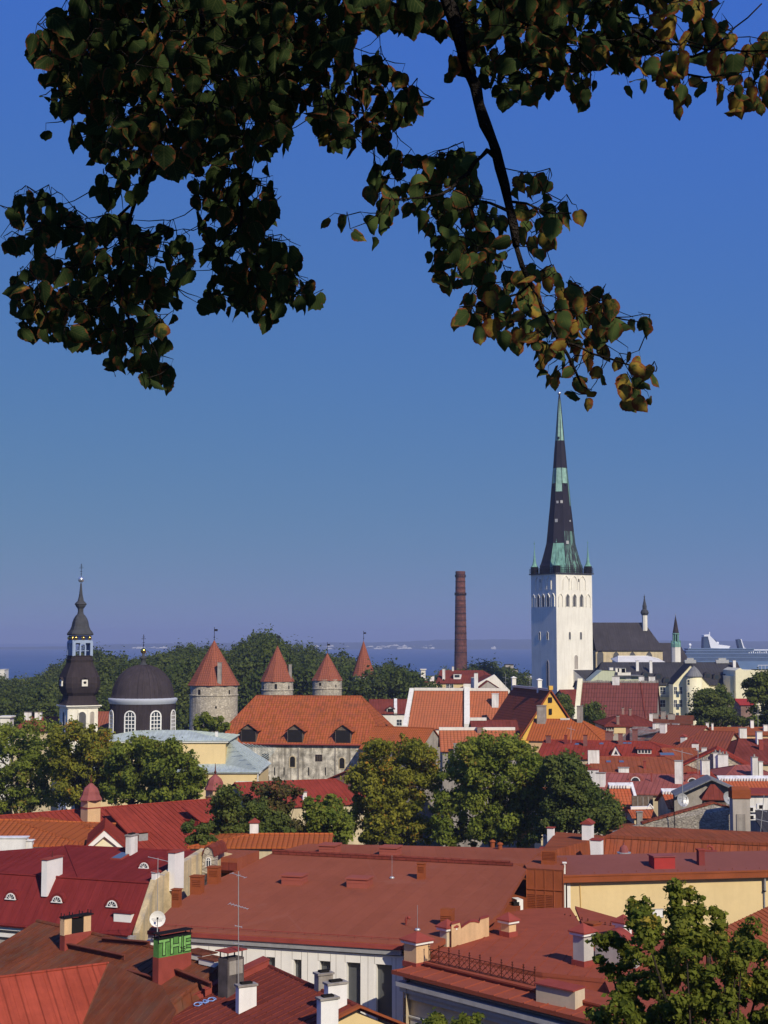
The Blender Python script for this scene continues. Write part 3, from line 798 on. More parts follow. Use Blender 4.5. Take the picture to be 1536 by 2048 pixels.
def chapel():
    Y = 472.0; q = P(1352.5, 1325, Y); zz = lambda py: EYE + (1284 - py) / FPX * Y; s = Y / FPX
    root = thing('chapel_tower', 'slim white turret with green copper lantern and brown spire in front of the cruise ship', 'church', XY(q, 0))
    mb = MB(); mb.lathe(XY(q, 0), [(9 * s, 0), (9 * s, zz(1294))], 8, 0, R(22.5)); mb.build('shaft', M['white'], root)
    mb = MB(); mb.lathe(XY(q, zz(1294)), [(9.4 * s, 0), (9.4 * s, 7 * s), (8 * s, 9 * s), (6.2 * s, 11 * s)], 8, 0, R(22.5))
    for k in range(8):
        t = R(22.5) + k * math.pi / 4
        mb.tube([XY(q, zz(1284)) + V((5.4 * s * math.cos(t), 5.4 * s * math.sin(t), 0)), XY(q, zz(1269)) + V((5.4 * s * math.cos(t), 5.4 * s * math.sin(t), 0))], 0.17, 5)
        mb.tube([XY(q, zz(1294)) + V((9 * s * math.cos(t), 9 * s * math.sin(t), 0)), XY(q, zz(1281)) + V((9 * s * math.cos(t), 9 * s * math.sin(t), 0))], 0.12, 5)
    mb.lathe(XY(q, zz(1284)), [(3.4 * s, 0), (3.4 * s, 15 * s)], 8, 1)
    mb.lathe(XY(q, zz(1269)), [(6.6 * s, 0), (7.4 * s, 1.5 * s), (6.5 * s, 2.5 * s)], 8, 0, R(22.5))
    mb.build('lantern', [M['verdi'], M['hole']], root)
    mb = MB(); mb.lathe(XY(q, zz(1267)), [(6.4 * s, 0), (4.4 * s, 12 * s), (2.2 * s, 25 * s), (0.4 * s, 35 * s)], 8, 0, R(22.5)); mb.build('spire', M['darkcop'], root)
    mb = MB(); mb.ball(XY(q, zz(1230)), 1.6 * s, n=8); mb.tube([XY(q, zz(1232)), XY(q, zz(1227))], 0.06, 4); mb.build('finial', M['silver'], root)
chapel()

def smokestack():
    Y = 700.0; s = Y / FPX; q = P(921.5, 1330, Y); zz = lambda py: EYE + (1284 - py) * s
    root = thing('smokestack', 'tall sooty brick factory chimney rising in front of the bay', 'chimney stack', XY(q, 0))
    mb = MB(); prof = [(15 * s, 0)] + [((12.9 - (1330 - py) * 0.0187) * s, zz(py)) for py in (1330, 1290, 1250, 1210, 1170, 1149)] + [(9.6 * s, zz(1148)), (9.9 * s, zz(1146)), (9.7 * s, zz(1143))]
    mb.lathe(XY(q, 0), prof, 32, 0)
    mb.lathe(XY(q, 0), [(7.6 * s, zz(1144)), (7.6 * s, zz(1143) + 0.02)], 24, 1)
    mb.build('shaft', [M['stackbrick'], M['hole']], root, False)
    for py, rr in ((1155, 10.6), (1191, 11.6), ):
        mb = MB(); mb.lathe(XY(q, zz(py)), [((rr - 1.6) * s, 0), (rr * s, 0), (rr * s, 0.25), ((rr - 1.6) * s, 0.25)], 24, 0)
        for k in range(16):
            t = k * math.pi / 8; mb.tube([XY(q, zz(py)) + V((rr * s * math.cos(t), rr * s * math.sin(t), z)) for z in (0, 1.1)], 0.07, 4)
        mb.lathe(XY(q, zz(py) + 1.1), [(rr * s - .06, 0), (rr * s + .06, 0), (rr * s + .06, .1), (rr * s - .06, .1)], 24, 0)
        mb.build('platform', M['black'], root)
    mb = MB()
    for z in range(30, 64, 3):
        r_ = (12.9 - (1284 - (1284 - (z - EYE) / s) + 46) * 0.0187) * s
        mb.lathe(XY(q, z), [(r_ + .04, 0), (r_ + .09, .05), (r_ + .09, .2), (r_ + .04, .25)], 32, 0, cap=False)
    mb.build('iron_band', M['black'], root)
M['stackbrick'] = None
def _stack_mat():
    t = NT('sooty_stack_brick'); tc = t.n('ShaderNodeTexCoord').outputs['Object']; sp = t.n('ShaderNodeSeparateXYZ'); t.l(tc, sp.inputs[0])
    row = t.math('FLOOR', t.math('DIVIDE', sp.outputs[2], 0.75))
    an = t.math('FLOOR', t.math('MULTIPLY', t.math('ARCTAN2', sp.outputs[1], sp.outputs[0]), 5.0))
    cb = t.n('ShaderNodeCombineXYZ'); t.l(row, cb.inputs[0]); t.l(an, cb.inputs[1])
    wn = t.n('ShaderNodeTexWhiteNoise', noise_dimensions='2D'); t.l(cb.outputs[0], wn.inputs['Vector'])
    wr = t.n('ShaderNodeTexWhiteNoise', noise_dimensions='1D'); t.l(row, wr.inputs['W'])
    c = t.mix(wn.outputs[0], (0.20, 0.082, 0.064), (0.10, 0.046, 0.040))
    c = t.scale(c, t.mr(wr.outputs[0], 0, 1, 0.72, 1.2))
    fr = t.math('FRACT', t.math('DIVIDE', sp.outputs[2], 0.75)); c = t.scale(c, t.mr(fr, 0, 0.18, 0.6, 1.0))
    n = t.noise(0.12, 4, tc); c = t.mix(t.mr(n, 0.45, 0.7, 0, 0.6), c, (0.06, 0.035, 0.035))
    M['stackbrick'] = t.done(c, 0.9)
_stack_mat(); smokestack()

def cruise_ship():
    Y = 1650.0; s = Y / FPX; wl = -10.0
    X = lambda px: (px - 768) * s; Zp = lambda py: EYE + (1284 - py) * s
    root = thing('cruise_ship', 'white cruise ship with radar domes and a raked funnel moored beyond the slate roofs', 'ship', (X(1470), Y, wl))
    mb = MB(); x0, x1 = X(1352), X(1640); zt = Zp(1309)
    n = 14; L = []; Rr = []
    for i in range(n + 1):
        t = i / n; x = x0 + (x1 - x0) * t; hw = 15 * min(1, (t * 7 + 0.05) ** 0.5) * min(1, ((1 - t) * 9 + 0.3) ** 0.5)
        L.append((x, Y - hw)); Rr.append((x, Y + hw))
    ring = L + Rr[::-1]; k = len(ring)
    vs = [(x, y, wl - 1) for x, y in ring] + [(x, y, zt - 7) for x, y in ring]
    mb.mesh(vs, [(i, (i + 1) % k, k + (i + 1) % k, k + i) for i in range(k)] + [tuple(range(k, 2 * k))], 0)
    mb.build('hull', M['shipblue'], root)
    mb = MB()
    for j, (pa, pb, yt, yb) in enumerate(((1360, 1632, 1313, 1322), (1362, 1628, 1306, 1313), (1366, 1560, 1300, 1306), (1370, 1500, 1296, 1300))):
        hw = 14 - j * 1.2
        mb.par((X(pa), Y - hw, Zp(yb)), (X(pb) - X(pa), 0, 0), (0, 2 * hw, 0), (0, 0, Zp(yt) - Zp(yb) - 1.0), 1)
        mb.par((X(pa) - .5, Y - hw - .6, Zp(yt) - 1.0), (X(pb) - X(pa) + 1, 0, 0), (0, 2 * hw + 1.2, 0), (0, 0, 0.7), 2)
        for q in range(int((pb - pa) / 2.2)):
            mb.par((X(pa) + q * 2.2 * s, Y - hw - .3, Zp(yb)), (0.35, 0, 0), (0, .3, 0), (0, 0, Zp(yt) - Zp(yb) - 1.0), 2)
    mb.build('cabin_decks', [M['shipwhite'], M['shipglass'], M['shipgrey']], root)
    mb = MB(); mb.prism([(X(1402), Y - 6, Zp(1296)), (X(1420), Y - 6, Zp(1296)), (X(1428), Y - 6, Zp(1281)), (X(1414), Y - 6, Zp(1273)), (X(1403), Y - 6, Zp(1274))], (0, 12, 0), 0)
    mb.prism([(X(1416), Y - 7, Zp(1296)), (X(1452), Y - 7, Zp(1297)), (X(1455), Y - 7, Zp(1292)), (X(1432), Y - 7, Zp(1289)), (X(1413), Y - 7, Zp(1269)), (X(1403), Y - 7, Zp(1270)), (X(1404), Y - 7, Zp(1273)), (X(1411), Y - 7, Zp(1273))], (0, 14, 0), 1)
    mb.tube([(X(1417), Y, Zp(1272)), (X(1417), Y, Zp(1264))], 0.5, 5, 1)
    mb.build('mast_house', [M['shipglass'], M['shipwhite']], root)
    mb = MB(); mb.prism([(X(1474), Y - 5, Zp(1300)), (X(1482), Y - 5, Zp(1300)), (X(1476), Y - 5, Zp(1278)), (X(1470), Y - 5, Zp(1279))], (0, 10, 0), 0)
    mb.prism([(X(1482.3), Y - 5.4, Zp(1300)), (X(1485), Y - 5.4, Zp(1300)), (X(1478), Y - 5.4, Zp(1278)), (X(1476.3), Y - 5.4, Zp(1278))], (0, 10.8, 0), 1); mb.build('funnel', [M['shipglass'], M['shipwhite']], root)
    for px, py, r in ((1376.5, 1290, 3.2), (1432, 1286, 2.6), (1486, 1297, 1.5)):
        mb = MB(); mb.ball((X(px), Y - 2, Zp(py)), r * s * 1.0, n=12); mb.tube([(X(px), Y - 2, Zp(1300)), (X(px), Y - 2, Zp(py))], 0.7, 6); mb.build('radar_dome', M['shipwhite'], root, True)
    mb = MB()
    for q in range(14): mb.box((X(1490 + q * 4.2), Y - 8, Zp(1306)), 1.6 * s, 8, (2 + (q * 7 % 3)) * s)
    mb.par((X(1455), Y - 9, Zp(1301)), (X(1530) - X(1455), 0, 0), (0, 18, 0), (0, 0, 1.2)); mb.build('upper_deck', M['shipwhite'], root)
M['shipwhite'] = mplain('white_ship_paint', (0.78, 0.79, 0.80), 0.5, 0.04, 0.1)
M['shipgrey'] = mplain('blue_grey_ship_paint', (0.16, 0.23, 0.34), 0.5, 0.06, 0.1)
M['shipblue'] = mplain('blue_grey_hull_paint', (0.12, 0.19, 0.30), 0.4, 0.08, 0.1)
M['shipglass'] = mplain('ship_dark_glass', (0.045, 0.07, 0.12), 0.25, 0.1, 0.2)
cruise_ship()

# ---------------------------------------------------------------- town wall towers
def wall_tower(label, pxl, pxr, py_eave, py_apex, pxa, Y, py_base, name='wall_tower', wind=(), chim=None, vis=True, seg=10, rot=0.0):
    s = Y / FPX; zz = lambda py: EYE + (1284 - py) * s
    cx = ((pxl + pxr) / 2 - 768) * s; r = (pxr - pxl) / 2 * s; c = V((cx, Y + r, 0))
    root = thing(name, label, 'tower', (cx, Y + r, gz(cx, Y + r)))
    rw = r * 0.95; mb = MB()
    mb.lathe(V((c.x, c.y, 0)), [(rw * 1.02, 0), (rw, zz(py_eave) - 2.2), (rw * 1.0, zz(py_eave) + 0.3)], 28, 0)
    mb.lathe(V((c.x, c.y, zz(py_eave) - 2.2)), [(rw + .02, 0), (rw + .16, .05), (rw + .16, .25), (rw + .02, .3)], 28, 0)
    mb.build('wall', M['lime'], root)
    mb = MB(); zt = zz(py_apex) - zz(py_eave); rr = r * 1.04; ax = (pxa - (pxl + pxr) / 2) * s
    prof = [(rr, 0), (rr * .86, zt * .13), (rr * 0.5, zt * .5), (rr * .2, zt * .8), (0.02, zt)]
    mb.lathe(V((c.x, c.y, zz(py_eave))), prof, seg, 0, rot)
    rf = mb.build('roof', M['cone'], root)
    mb = MB(); mb.tube([V((c.x, c.y, zz(py_apex) - .3)), V((c.x, c.y, zz(py_apex) + 2.8))], 0.06, 5); mb.ball(V((c.x, c.y, zz(py_apex) + .6)), .16, 0, 6)
    mb.par(V((c.x, c.y, zz(py_apex) + 1.9)), (0.7, 0.1, 0), (0, 0.04, 0), (0, 0, 0.45)); mb.build('weather_vane', M['black'], rf)
    for px, py, w_, h_ in wind:
        x = (px - 768) * s * 1.0 - cx; y = -math.sqrt(max(0.1, rw * rw - x * x)); u = V((-y, x, 0)).normalized()
        if u.x < 0: u = -u
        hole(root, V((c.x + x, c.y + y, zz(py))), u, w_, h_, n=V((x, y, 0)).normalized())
    if chim:
        px, yt, yb, w_ = chim; x = (px - 768) * s - cx; f = 1 - (zz(yb) - zz(py_eave)) / zt; y = -math.sqrt(max(0.05, (rr * f) ** 2 - x * x))
        chimney(rf, V((c.x + x, c.y + y + .3, zz(yb))), w_, zz(yt) - zz(yb), 0.8, mat='concrete', cap='flat')
    return root
wall_tower('broad round stone tower with a red cone roof and leaning chimney, the largest tower', 373, 475, 1371, 1280, 427, 318, 1460,
           wind=((400, 1389, .6, 1.1), (378, 1389, .6, 1.1), (434, 1416, .4, .5), (459, 1388, .35, .9), (374, 1440, .4, 1.2)), chim=(440, 1325, 1361, 0.85), rot=R(14))
wall_tower('stone tower with red cone roof and thin chimney behind the orange warehouse roof’s left end', 520, 587, 1363, 1291, 556, 372, 1390,
           wind=((553, 1377, .6, 1.2), (578, 1378, .4, .9), (527, 1378, .4, .9)), chim=(580, 1329, 1350, 0.7), rot=R(8))
wall_tower('low stone tower with a short red pyramid roof above the middle of the orange warehouse', 623, 685, 1361, 1306, 655, 385, 1390,
           wind=((641, 1371, .6, .8), (672, 1374, .3, .7)), seg=8, rot=R(12))
wall_tower('slender red cone roof poking out of the dark trees, right of the other towers', 704, 750, 1352, 1281, 730, 430, 1400, seg=12)

# ---------------------------------------------------------------- the domed orthodox church on the left
def sqshape(k, ch=0.78):         # 16-gon warped towards a square with soft corners
    a = (k % 4) / 4.0 * math.pi / 2
    return 1.0
def domed_church():
    Yt = 275.0
    root = thing('domed_church', 'pale yellow church with a dark brown dome and a bulbous belfry spire among trees', 'church', XY(P(289, 1460, 275), 0))
    # dome
    Y = 270.0; s = Y / FPX; zz = lambda py: EYE + (1284 - py) * s; c = XY(P(289, 1400, Y + 6), 0); c.x = (289 - 768) * s * (Y + 6) / Y
    rD = 66 * s
    mb = MB(); mb.lathe(c, [(rD, zz(1466) - 1), (rD, zz(1404))], 32, 0); dr = mb.build('drum', M['darkcop'], root, False)
    mb = MB(); mb.lathe(c, [(rD + .02, zz(1408)), (rD * 1.04, zz(1404)), (rD * 1.06, zz(1400)), (rD * 1.05, zz(1397.5)), (rD * .95, zz(1396))], 40, 0, cap=False); mb.build('cornice', M['silverpaint'], dr, True)
    mb = MB(); prof = [(rD * 1.045, zz(1399)), (rD * .97, zz(1396))]
    r0 = 63 * s; H = zz(1330) - zz(1396)
    for i in range(1, 13):
        t = i / 12 * math.pi / 2; prof.append((max(r0 * math.cos(t) ** 0.92, 4 * s), zz(1396) + H * math.sin(t)))
    mb.lathe(c, prof, 32, 0)
    for k in range(16):
        t = 2 * math.pi * k / 16; mb.tube([c + V((r * math.cos(t), r * math.sin(t), z)) for r, z in prof], 0.045, 4, cap=False)
    dm = mb.build('dome', M['domecop'], root, True)
    mb = MB(); z0 = zz(1331)
    mb.lathe(c, [(11 * s, z0 - .4), (8 * s, z0 + .1), (5 * s, z0 + .4), (4.4 * s, z0 + 1.0), (7.5 * s, z0 + 1.25), (7.5 * s, z0 + 1.4), (3 * s, z0 + 1.7), (2.2 * s, z0 + 2.4)], 16, 0)
    mb.build('lantern_cap', M['darkcop2'], dm, True)
    mb = MB(); mb.ball(c + V((0, 0, zz(1302))), 6.0 * s, n=16); mb.build('gilded_ball', M['gold'], dm, True)
    def cross(q, h, par, m='black'):
        m2 = MB(); t_ = 0.045
        m2.tube([q, q + V((0, 0, h))], t_, 5)
        for f, w_ in ((0.45, 0.16), (0.72, 0.32), (0.86, 0.17)): m2.tube([q + V((-w_ * h / 2, 0, h * f)), q + V((w_ * h / 2, 0, h * f))], t_, 5)
        m2.ball(q + V((0, 0, h)), t_ * 2, 0, 6); m2.ball(q + V((0, 0, h * .25)), t_ * 2.4, 0, 6)
        m2.build('cross', M[m], par)
    cross(c + V((0, 0, zz(1297))), 27 * s, dm)
    for px in (232, 274.5, 324, 353.0):
        x = (px - 289) * s; ang = math.asin(max(-.99, min(.99, x / rD))); n = V((math.sin(ang), -math.cos(ang), 0)); u = V((math.cos(ang), math.sin(ang), 0))
        window(dr, c + n * (rD + .0) + V((0, 0, zz(1462))), u, 1.75, 3.6, True, (2, 4), 'trim', 'glass', 0.22, 0.10, n=n)
    # belfry
    Y = Yt; s = Y / FPX; zz = lambda py: EYE + (1284 - py) * s
    a = R(28); wd = 60.4 * s; cn = XY(P(137, 1411, Y), 0); ur = V((math.cos(a), math.sin(a), 0)); ul = V((-math.sin(a), math.cos(a), 0)); ct = cn + (ur + ul) * wd / 2
    nR = -ul; nL = -ur
    mb = MB(); mb.prism([cn, cn + ur * wd, cn + (ur + ul) * wd, cn + ul * wd], V((0, 0, zz(1412))), 0)
    for pr, z in ((.55, 1412), (.25, 1415)):
        mb.box(XY(ct, zz(z)), wd + pr * 2, wd + pr * 2, 2.2 * s, ur, 0)
    for u, n in ((ur, nR), (ul, nL)):
        for t in (0.02, 0.30, 0.62, 0.93):
            mb.par(XY(cn + u * wd * t, 3), u * 0.3, n * 0.10, V((0, 0, zz(1418) - 3)), 0)
    tw = mb.build('belfry_wall', M['towerw'], root)
    for u, n, ts in ((ur, nR, ((.46, 1.45), (.80, .8))), (ul, nL, ((.5, 1.3),))):
        for t, w_ in ts: hole(tw, XY(cn + u * wd * t, zz(1462)), u, w_, 3.6, 'round', n=n, rim=0.14, rimmat='towerw', mat='belfry_shade' if w_ > 1 else 'greyp')
    # stacked onion roof: square with cut corners
    def sq(mb_, prof, m=0, chf=0.74, seg=8):
        base = len(mb_.v)
        for (r, z) in prof:
            for (x, y) in ((1, -chf + .0), (1, chf), (chf, 1), (-chf, 1), (-1, chf), (-1, -chf), (-chf, -1), (chf, -1)):
                q = ct + (ur * x + ul * y) * r; mb_.v.append((q.x, q.y, z))
        for i in range(len(prof) - 1):
            for k in range(8):
                k2 = (k + 1) % 8; mb_.f.append((base + i*8 + k, base + i*8 + k2, base + (i+1)*8 + k2, base + (i+1)*8 + k)); mb_.m.append(m)
        e = base + (len(prof) - 1) * 8; mb_.f.append(tuple(e + k for k in range(8))); mb_.m.append(m)
        mb_.f.append(tuple(base + k for k in range(7, -1, -1))); mb_.m.append(m)
    def pr(l): return [(w_ / 2 * s * 0.83, zz(py)) for w_, py in l]
    mb = MB(); sq(mb, pr([(86, 1410), (80, 1407), (70, 1400), (66, 1392), (66, 1391), (76, 1385), (84, 1375), (86, 1366), (82, 1354), (72, 1343), (62, 1334), (55, 1326), (53, 1321)]))
    bulb = mb.build('bulb_roof', M['darkcop'], root)
    mb = MB(); sq(mb, pr([(55, 1323), (56, 1319), (52, 1318), (52, 1313), (54, 1312), (54, 1311)])); mb.build('parapet', M['darkcop'], root)
    mb = MB(); hw = 22 * s * .85
    for u, n in ((ur, nR), (-ur, -nR), (ul, nL), (-ul, -nL)):
        c0 = ct + n * hw
        for t in (-1, -.36, .36, 1):
            if abs(t) == 1: mb.box(XY(c0 + u * hw * t * .93, zz(1312)), .42, .42, zz(1283) - zz(1312), u)
            else: mb.box(XY(c0 + u * hw * t * .78, zz(1312)), .26, .34, zz(1290) - zz(1312), u)
        r_ = hw * .30
        arc = [(math.cos(a_ * math.pi / 8) * r_ * 1.0, math.sin(a_ * math.pi / 8) * r_) for a_ in range(9)]
        zb = zz(1294)
        for p0, p1 in zip(arc, arc[1:]):
            mb.prism([XY(c0 + u * p0[0] - n * .15, zb + p0[1]), XY(c0 + u * p1[0] - n * .15, zb + p1[1]), XY(c0 + u * p1[0] - n * .15, zz(1283)), XY(c0 + u * p0[0] - n * .15, zz(1283))], n * .3)
        mb.par(XY(c0 - u * hw * .95 - n * .16, zz(1286)), u * hw * 1.9, n * .34, V((0, 0, zz(1281) - zz(1286))))
        mb.par(XY(c0 - u * hw * .7 - n * .05, zz(1302)), u * hw * 1.4, n * .08, V((0, 0, .1)))
    sq(mb, pr([(46, 1284), (48, 1283), (48, 1280.5), (45, 1280)]))
    lan = mb.build('lantern', M['lantern'], root)
    mb = MB(); sq(mb, pr([(46, 1281), (46, 1271)])); mb.build('frieze', M['darkblue'], lan)
    for u, n in ((ur, nR), (ul, nL)):
        for t in (-.75, .05, .75) if u is ur else (-.6, .6):
            mb = MB(); mb.lathe(XY(ct + n * 23 * s * .82 + u * hw * t, zz(1276)), [(0.01, -.38), (.3, -.28), (.4, 0), (.3, .28), (.01, .38)], 12); mb.build('gilded_boss', M['gold'], lan, True)
    mb = MB(); sq(mb, pr([(52, 1270.5), (55, 1268), (50, 1264), (42, 1259), (36, 1252), (33, 1244), (28, 1237), (20, 1231), (14, 1228), (11, 1223), (12, 1217), (20, 1212), (21, 1210), (25, 1208), (23, 1206), (13, 1201), (8, 1191), (5, 1178), (3, 1165)]))
    cap = mb.build('cap_roof', M['darkcop2'], root)
    mb = MB(); mb.ball(XY(ct, zz(1158)), 6.0 * s, n=16); mb.build('silver_ball', M['silver'], cap, True)
    cross(XY(ct, zz(1153)), 26 * s, cap)
    for u, n, ts in ((ur, nR, (0,)), (ul, nL, (0,))):
        for t in ts:
            q = ct + n * (43 * s * .83 + .12) + u * hw * 1.5 * t; mb = MB(); Z = V((0, 0, 1)); z = zz(1372)
            mb.par(XY(q - u * .55 - n * .3, z), u * 1.1, n * .42, Z * 1.2, 0); mb.lathe(XY(q + n * .10, z + .7), [(.3, -.0), (.3, .1)], 8, 1)
            mb.par(XY(q - u * .22 + n * .10, z + .45), u * .44, n * .04, Z * .44, 1)
            for sg in (-1, 1): slab(mb, [XY(q + u * sg * .8 - n * .5, z + 1.2), XY(q + u * sg * .8 + n * .25, z + 1.2), XY(q + n * .25, z + 1.65), XY(q - n * .5, z + 1.65)], .08, 2)
            mb.build('dormer', [M['white'], M['hole'], M['darkcop']], bulb)
    # nave box and lower aisle
    s = 262 / FPX; zz = lambda py: EYE + (1284 - py) * s
    y0 = 262.0; xr = (453 - 768) * s; xl = (196 - 768) * s; zt = zz(1483); mb = MB()
    mb.prism([(xl, y0, 0), (xr, y0 + 1, 0), (xr + .6, y0 + 17, 0), (xl, y0 + 17, 0)], (0, 0, zt - .0), 0)
    mb.par((xl - .4, y0 - .35, zt), (xr - xl + .9, .98, 0), (0, 17.4, 0), (0, 0, .35), 1)
    mb.par((xl, y0 - .06, zt - 4.2), (xr - xl - .0, 1, 0), (0, .2, 0), (0, 0, .18), 1)
    mb.build('nave_wall', [M['yellow'], M['trim']], root)
    mb = MB(); e = [V((xl - .6, y0 - .5, zt + .37)), V((xr + .8, y0 + .5, zt + .37)), V((xr + .9, y0 + 17.5, zt + .37)), V((xl - .6, y0 + 17.5, zt + .37))]
    rA, rB = V((xl + 6, y0 + 8.5, zt + 1.7)), V((xr - 8, y0 + 8.5, zt + 1.7))
    for q in ([e[0], e[1], rB, rA], [e[2], e[3], rA, rB], [e[1], e[2], rB], [e[3], e[0], rA]): slab(mb, q, .12); seams(mb, q, .9, .06, .06)
    mb.build('nave_roof', M['teal'], root)
    chimney(root, V(((431 - 768) * s, y0 + 4, zt + .8)), .5, .9, cap='flat')
    mb = MB(); za = zz(1540) + .25; xe = (519 - 768) * 255 / FPX; hi = zz(1476)
    mb.prism([(xl, y0 - 6, 0), (xe - .3, y0 - 6, 0), (xe + .3, y0 + 12, 0), (xl, y0 + 12, 0)], (0, 0, za), 0)
    mb.par((xl, y0 - 6.3, za), (xe - xl + .3, 0, 0), (0, 18, 0), (0, 0, .3), 1)
    mb.par((xe - 3.6, y0 - 7.6, 0), (3.2, 0, 0), (0, 1.8, 0), (0, 0, za - 3.0), 0)
    aw = mb.build('aisle_wall', [M['yellow'], M['trim']], root)
    mb = MB(); f0, f1, f2 = V((xl, y0 - 6.5, za + .3)), V((xe + .2, y0 - 6.5, za + .3)), V((xe + .8, y0 + 12, za + .3))
    up0, up1, up2 = V((xl, y0 + .0, za + 1.0)), V((xr + .02, y0 + 1.0, za + 1.0)), V((xr + .3, y0 + 9, hi))
    upc = V((xr + .1, y0 + 4, zt + .1)); low = V((xr, y0 + 1, za + 1.05))
    for q in ([f0, f1, low, up0], [f1, f2, upc, low]): slab(mb, q, .12); seams(mb, q, .9, .06, .06)
    slab(mb, [f2, upc + V((0, 8, 0)), upc], .12)
    mb.par(V(((478 - 768) * s, y0 + 1, zz(1519))), (1.2, .4, .5), (.25, .9, .1), (0, 0, .22), 0)
    slab(mb, [V((xe - 3.8, y0 - 7.9, za - 3.0)), V((xe + .0, y0 - 7.9, za - 3.0)), V((xe + .0, y0 - 5.9, za - 1.2)), V((xe - 3.8, y0 - 5.9, za - 1.2))], .12)
    mb.build('aisle_roof', M['teal'], root)
    mb = MB(); mb.tube([(xe - .1, y0 - 6.15, za), (xe - .1, y0 - 6.15, 0)], .1, 6); mb.build('downpipe', M['trim'], aw)
M['silverpaint'] = mplain('silver_grey_paint', (0.42, 0.44, 0.48), 0.5, 0.05)
M['darkblue'] = mplain('dark_blue_paint', (0.02, 0.035, 0.10), 0.6, 0.1)
M['domecop'] = mseam('dome_copper', (0.058, 0.047, 0.050), 1.5, rough=0.42, line=0.75)
domed_church()
# ---------------------------------------------------------------- middle distance: warehouse, orange roofs, slate blocks
def warehouse():
    H = house('warehouse', 'long old stone warehouse with a broad orange tiled hip roof and three hoist dormers', P(513, 1391, 314), P(722, 1392, 311),
              run=12.5, eave=(600, 1488), hip=(6.5, 7.5), wall='dirty', roof='orange', cat='warehouse', over=0.5, t=0.25)
    for px, py in ((497, 1486), (590, 1487), (686, 1488)):
        dormer(H, px, py - 2, w=3.1, h=2.6, peak=1.1, over=0.5, roof='orange', wall='wood')
    for px, py in ((531, 1520), (637.5, 1522)):
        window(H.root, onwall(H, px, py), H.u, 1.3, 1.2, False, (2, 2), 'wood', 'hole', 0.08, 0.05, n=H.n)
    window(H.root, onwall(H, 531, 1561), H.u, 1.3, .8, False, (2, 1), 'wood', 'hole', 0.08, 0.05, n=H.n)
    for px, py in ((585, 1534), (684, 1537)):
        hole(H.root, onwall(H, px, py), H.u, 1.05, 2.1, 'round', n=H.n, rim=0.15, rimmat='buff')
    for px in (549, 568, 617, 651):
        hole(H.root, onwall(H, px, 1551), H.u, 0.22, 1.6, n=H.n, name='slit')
    for px in (597, 671):
        mb = MB(); q = onwall(H, px, 1560); mb.tube([q + H.n * .12, q + H.n * .12 + V((0, 0, 6.6))], 0.10, 6); mb.build('downpipe', M['concrete'], H.root)
    mb = MB(); e0, e1 = H.eA + H.n * 0.12, H.eB + H.n * 0.12
    mb.tube([e0 - V((0, 0, .1)), e1 - V((0, 0, .1))], 0.14, 6); mb.build('gutter', M['redtrim'], H.roof)
warehouse()
# lower orange wing right of the warehouse and its neighbours
H = house('house', 'low orange tiled wing joining the warehouse on its right', P(748, 1452, 296), P(868, 1453, 288), run=5, eave=(820, 1502), wall='concrete', roof='orange3')
H = house('house', 'house with dark brown roof and white wall, between the warehouse and the tall orange roof', P(738, 1399, 345), P(822, 1399, 345), run=6.5, eave=(790, 1427), wall='white', roof='maroon', cat='house')
window(H.root, onwall(H, 798.5, 1451), H.u, 1.1, 1.3, False, (1, 1), n=H.n)
hole(H.root, onwall(H, 822, 1452), H.u, .8, 2.0, n=H.n)
mb = MB(); q = on(H, 788, 1427); mb.par(q, H.u * .8, -H.n * 6, V((0, 0, .35)) + H.n * 0 + V((0, 0, 0.0))); q2 = on(H, 788, 1400)
mb = MB(); mb.par(q - V((0, 0, .2)), H.u * .7, q2 - q, V((0, 0, .55))); mb.build('firewall', M['white'], H.root)
dormer(H, 781, 1424, w=1.6, h=0.9, peak=.4, roof='maroon', wall='white')

def orange_block():
    # wide tiled roof with white ridge and a white fire wall running down it
    H = house('house', 'house with a large even orange roof and a white fire wall down its middle', P(829, 1380, 303), P(1016, 1381, 300), run=9.5, eave=(880, 1456), wall='white', roof='orange2', ridgecap=False, t=.2)
    mb = MB(); mb.par(H.A - V((0, 0, .1)) - H.n * .35, H.B - H.A, H.n * .7, V((0, 0, .55))); mb.build('ridge', M['white'], H.roof)
    a, b = on(H, 934, 1457), on(H, 934, 1381); mb = MB()
    mb.par(a - H.u * .55 - V((0, 0, 3)), H.u * 1.1, b - a, V((0, 0, 3.9))); mb.par(b - H.u * .7 + H.n * .3, H.u * 1.4, -H.n * .8, V((0, 0, 1.3)))
    mb.build('firewall', M['white'], H.root)
    mb = MB(); mb.par(H.eA - H.u * .1 - V((0, 0, .1)), -H.u * .9, H.A - H.eA, V((0, 0, .5))); mb.build('verge_wall', M['white'], H.root)
    chim_px(H, 984, 998, 1388, 1414, cap='flat', mat='chim', capmat='chim')
orange_block()
